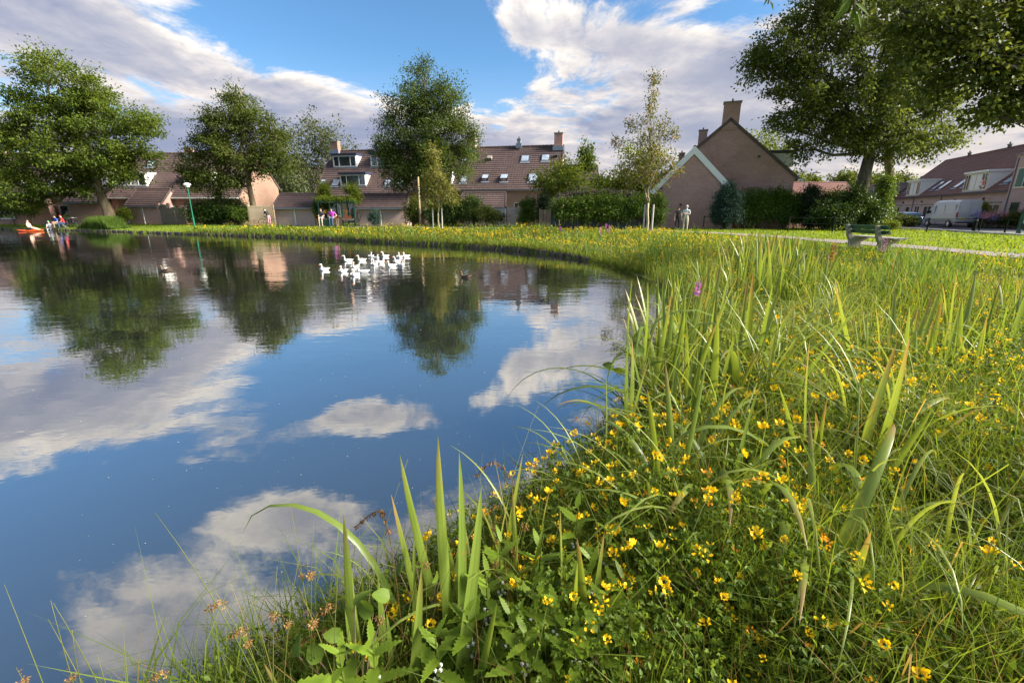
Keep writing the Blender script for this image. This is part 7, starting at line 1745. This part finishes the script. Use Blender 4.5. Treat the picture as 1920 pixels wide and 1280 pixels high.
def panicle(base, tip, drop, label, seed):
    rng = np.random.default_rng(seed); b = Vector(base); rt = empty('dry_grass', b, 0, label, 'plant'); t = tip - b; n = 12; pts = []
    for i in range(n + 1):
        s_ = i / n; pts.append(Vector((t.x * s_ ** 1.6, t.y * s_, t.z * math.sin(s_ * math.pi / 2 * 1.0)))) 
    end = pts[-1]
    for k in range(1, 5): pts.append(end + Vector((drop.x * k / 4, drop.y * k / 4, drop.z * (k / 4) ** 1.5)))
    MB().tube(pts, [0.0016] * len(pts), 4).build('stem', LEAF['brown'], rt)
    m = 70; idx = rng.integers(n - 3, len(pts), m); P = np.array([pts[i] for i in idx]) + rng.normal(size=(m, 3)) * 0.004; V, F, Rn = leaves(P, rng.normal(size=(m, 3)) * 0.4 + np.array([drop.x * 3, 0, -0.8]), 0.018, 0.3, 0.1, rng); link_mesh('seed_panicle', np_mesh('seed_panicle', V, F, Rn), LEAF['brown'], rt)
def pan_at(bx, by, tx, ty, ex, ey, Y, label, seed):
    p = at(bx, by, Y); p.z = max(0.0, gz(p.x, p.y)); a = at(tx, ty, Y + 0.1); e = at(ex, ey, Y + 0.1); panicle(p, a, e - a, label, seed)
pan_at(760, 1260, 715, 955, 670, 985, 1.2, 'drooping pale grass panicle above the front iris', 1); pan_at(640, 1290, 610, 1180, 535, 1240, 1.05, 'bent straw-coloured grass head at the bottom edge', 2); pan_at(1000, 1000, 925, 865, 895, 890, 1.7, 'arching dry grass over the water right of the front iris', 3)
def round_leaf():
    n = 14; V = [(0.5, 0, 0.0)]; Rn = [0.2]
    for i in range(n):
        a = 2 * math.pi * i / n; r_ = 0.5 * (1 + 0.07 * (i % 2)) * (1.12 if i == 0 else 1.0); V.append((0.5 + r_ * math.cos(a), 0.74 * r_ * math.sin(a) * (1.1 - 0.25 * math.cos(a)), 0.16 * abs(math.sin(a)) - 0.12 * (0.5 + 0.5 * math.cos(a)) ** 2)); Rn.append(0.6 if i % 2 else 0.45)
    m_ = np_mesh('leaf', V, [(0, 1 + i, 1 + (i + 1) % n) for i in range(n)], Rn); m_.materials.append(LEAF['alder']); return m_
RL = round_leaf()
def alder(px, py, Y, leafs, label, seed):
    rng = np.random.default_rng(seed); b = at(px, py, Y); zb = gz(b.x, b.y); b.z = max(zb, 0.0); rt = empty('alder_seedling', b, 0, label, 'plant')
    for (lx, ly, s_) in leafs:
        q_ = at(lx, ly, Y) - b; MB().tube([(0, 0, -0.05), (q_.x * 0.4, q_.y * 0.4, q_.z * 0.6), q_], [0.004, 0.003, 0.0015], 5).build('stem', M['bark_warm'], rt)
        o = link_mesh('leaf', RL, None, rt, q_); o.scale = (s_,) * 3; o.rotation_euler = (rng.normal() * 0.4 - 0.6, -0.5 + rng.normal() * 0.3, rng.random() * 6.28)
alder(660, 1240, 1.1, [(665, 1135, 0.062), (700, 1150, 0.06), (640, 1190, 0.05), (730, 1120, 0.05), (560, 1230, 0.06), (600, 1240, 0.06)], 'alder seedling with round leaves at the bottom water edge', 1)
alder(800, 1150, 1.35, [(780, 1060, 0.055), (820, 1070, 0.05), (750, 1075, 0.05), (835, 1045, 0.05)], 'alder seedling behind the front iris blades', 2)
alder(1210, 760, 3.2, [(1195, 640, 0.10), (1205, 665, 0.11), (1180, 660, 0.09), (1170, 700, 0.10), (1200, 720, 0.10), (1160, 730, 0.08), (1215, 690, 0.11), (1185, 745, 0.09), (1150, 690, 0.08)], 'alder seedling hanging over the water beside the tall iris', 3)
def nettle_patch(px, py, Y, n, label, seed):
    rng = np.random.default_rng(seed); p = at(px, py, Y); b = Vector((p.x, p.y, gz(p.x, p.y))); rt = empty('mint_patch', b, 0, label, 'plant')
    st = MB()
    for k in range(n):
        o = Vector((rng.normal() * 0.28, rng.normal() * 0.22, 0)); H = 0.28 + 0.2 * rng.random(); st.tube([o, o + Vector((0.02, 0, H))], [0.003, 0.002], 4)
        for j in range(5):
            for s_ in (0, 1):
                l_ = link_mesh('leaf', RL, None, rt, o + Vector((0.02 * (1 - j * 0.18), 0, H * (1 - j * 0.17)))); q_ = 0.028 + 0.010 * j; l_.scale = (q_, q_ * 0.8, q_); l_.rotation_euler = (rng.normal() * 0.2, -0.2 + rng.normal() * 0.2, s_ * math.pi + (j % 2) * 1.57 + k)
    st.build('stems', LEAF['rush'], rt)
nettle_patch(1860, 900, 2.3, 9, 'patch of round-leaved mint at the right edge', 1); nettle_patch(1600, 640, 4.6, 8, 'leafy mint patch before the yellow flowers', 2)
# willow-like twig of the near tree hanging into the top of the view
tw = MB(); q0 = at(1600, -60, 1.6) - NT_BASE; tw.tube([(-2.5, 0.5, 5.2), (-9.0, -5.0, 4.6), (-16.5, -9.8, 3.2), q0, at(1602, 20, 1.6) - NT_BASE], [0.05, 0.03, 0.012, 0.004, 0.002], 6)
tw.tube([Vector((-16.5, -9.8, 3.2)), at(1452, -50, 1.7) - NT_BASE, at(1440, 8, 1.7) - NT_BASE], [0.012, 0.004, 0.002], 5)
two = tw.build('hanging_twig', M['bark_warm'], near_tree, smooth=True)
for (bx, by, ex, ey) in ((1600, -10, 1560, 48), (1602, 0, 1592, 58), (1604, 10, 1618, 52), (1602, 5, 1632, 28), (1600, -20, 1572, 20), (1605, -30, 1625, 10), (1601, 15, 1608, 62), (1600, -30, 1640, -10), (1442, 0, 1452, 22), (1440, -8, 1432, 12)):
    a, b = at(bx, by, 1.6) - NT_BASE, at(ex, ey, 1.6) - NT_BASE; d = b - a; V, F, Rn = leaves(np.array([a]), np.array([d]), d.length, 0.26, 0.06, np.random.default_rng(int(bx + ex)), np.array([[0.3, -1.0, 0.3]])); link_mesh('leaf', np_mesh('leaf', V, F, Rn), LEAF['alder'], two)

# ---- flecks drifting on the water
P, r = polar(2600, 1.4, 16, -50, 12, rv); d = shore_dist(P); k = (d < -0.08) & ((rv.random(len(P)) < 0.10) | (d > -0.55)); P, r, d = P[k], r[k], d[k]
c = np.column_stack([P, np.full(len(P), 0.003)]); D = np.concatenate([rv.normal(size=(len(P), 2)), np.zeros((len(P), 1))], 1); V, F, Rn = leaves(c, D, np.maximum(0.005, 0.0016 * r) * (0.6 + rv.random(len(P))), 0.6, 0.0, rv, np.tile(np.array([[0, 0, 1.0]]), (len(P), 1)))
o = link_mesh('drifting_flecks', np_mesh('drifting_flecks', V, F, Rn), m_plain('pale_flecks', (0.55, 0.50, 0.42), 0.7)); tag(o, 'small pale flecks and petals drifting on the pond', 'flecks', kind='stuff')
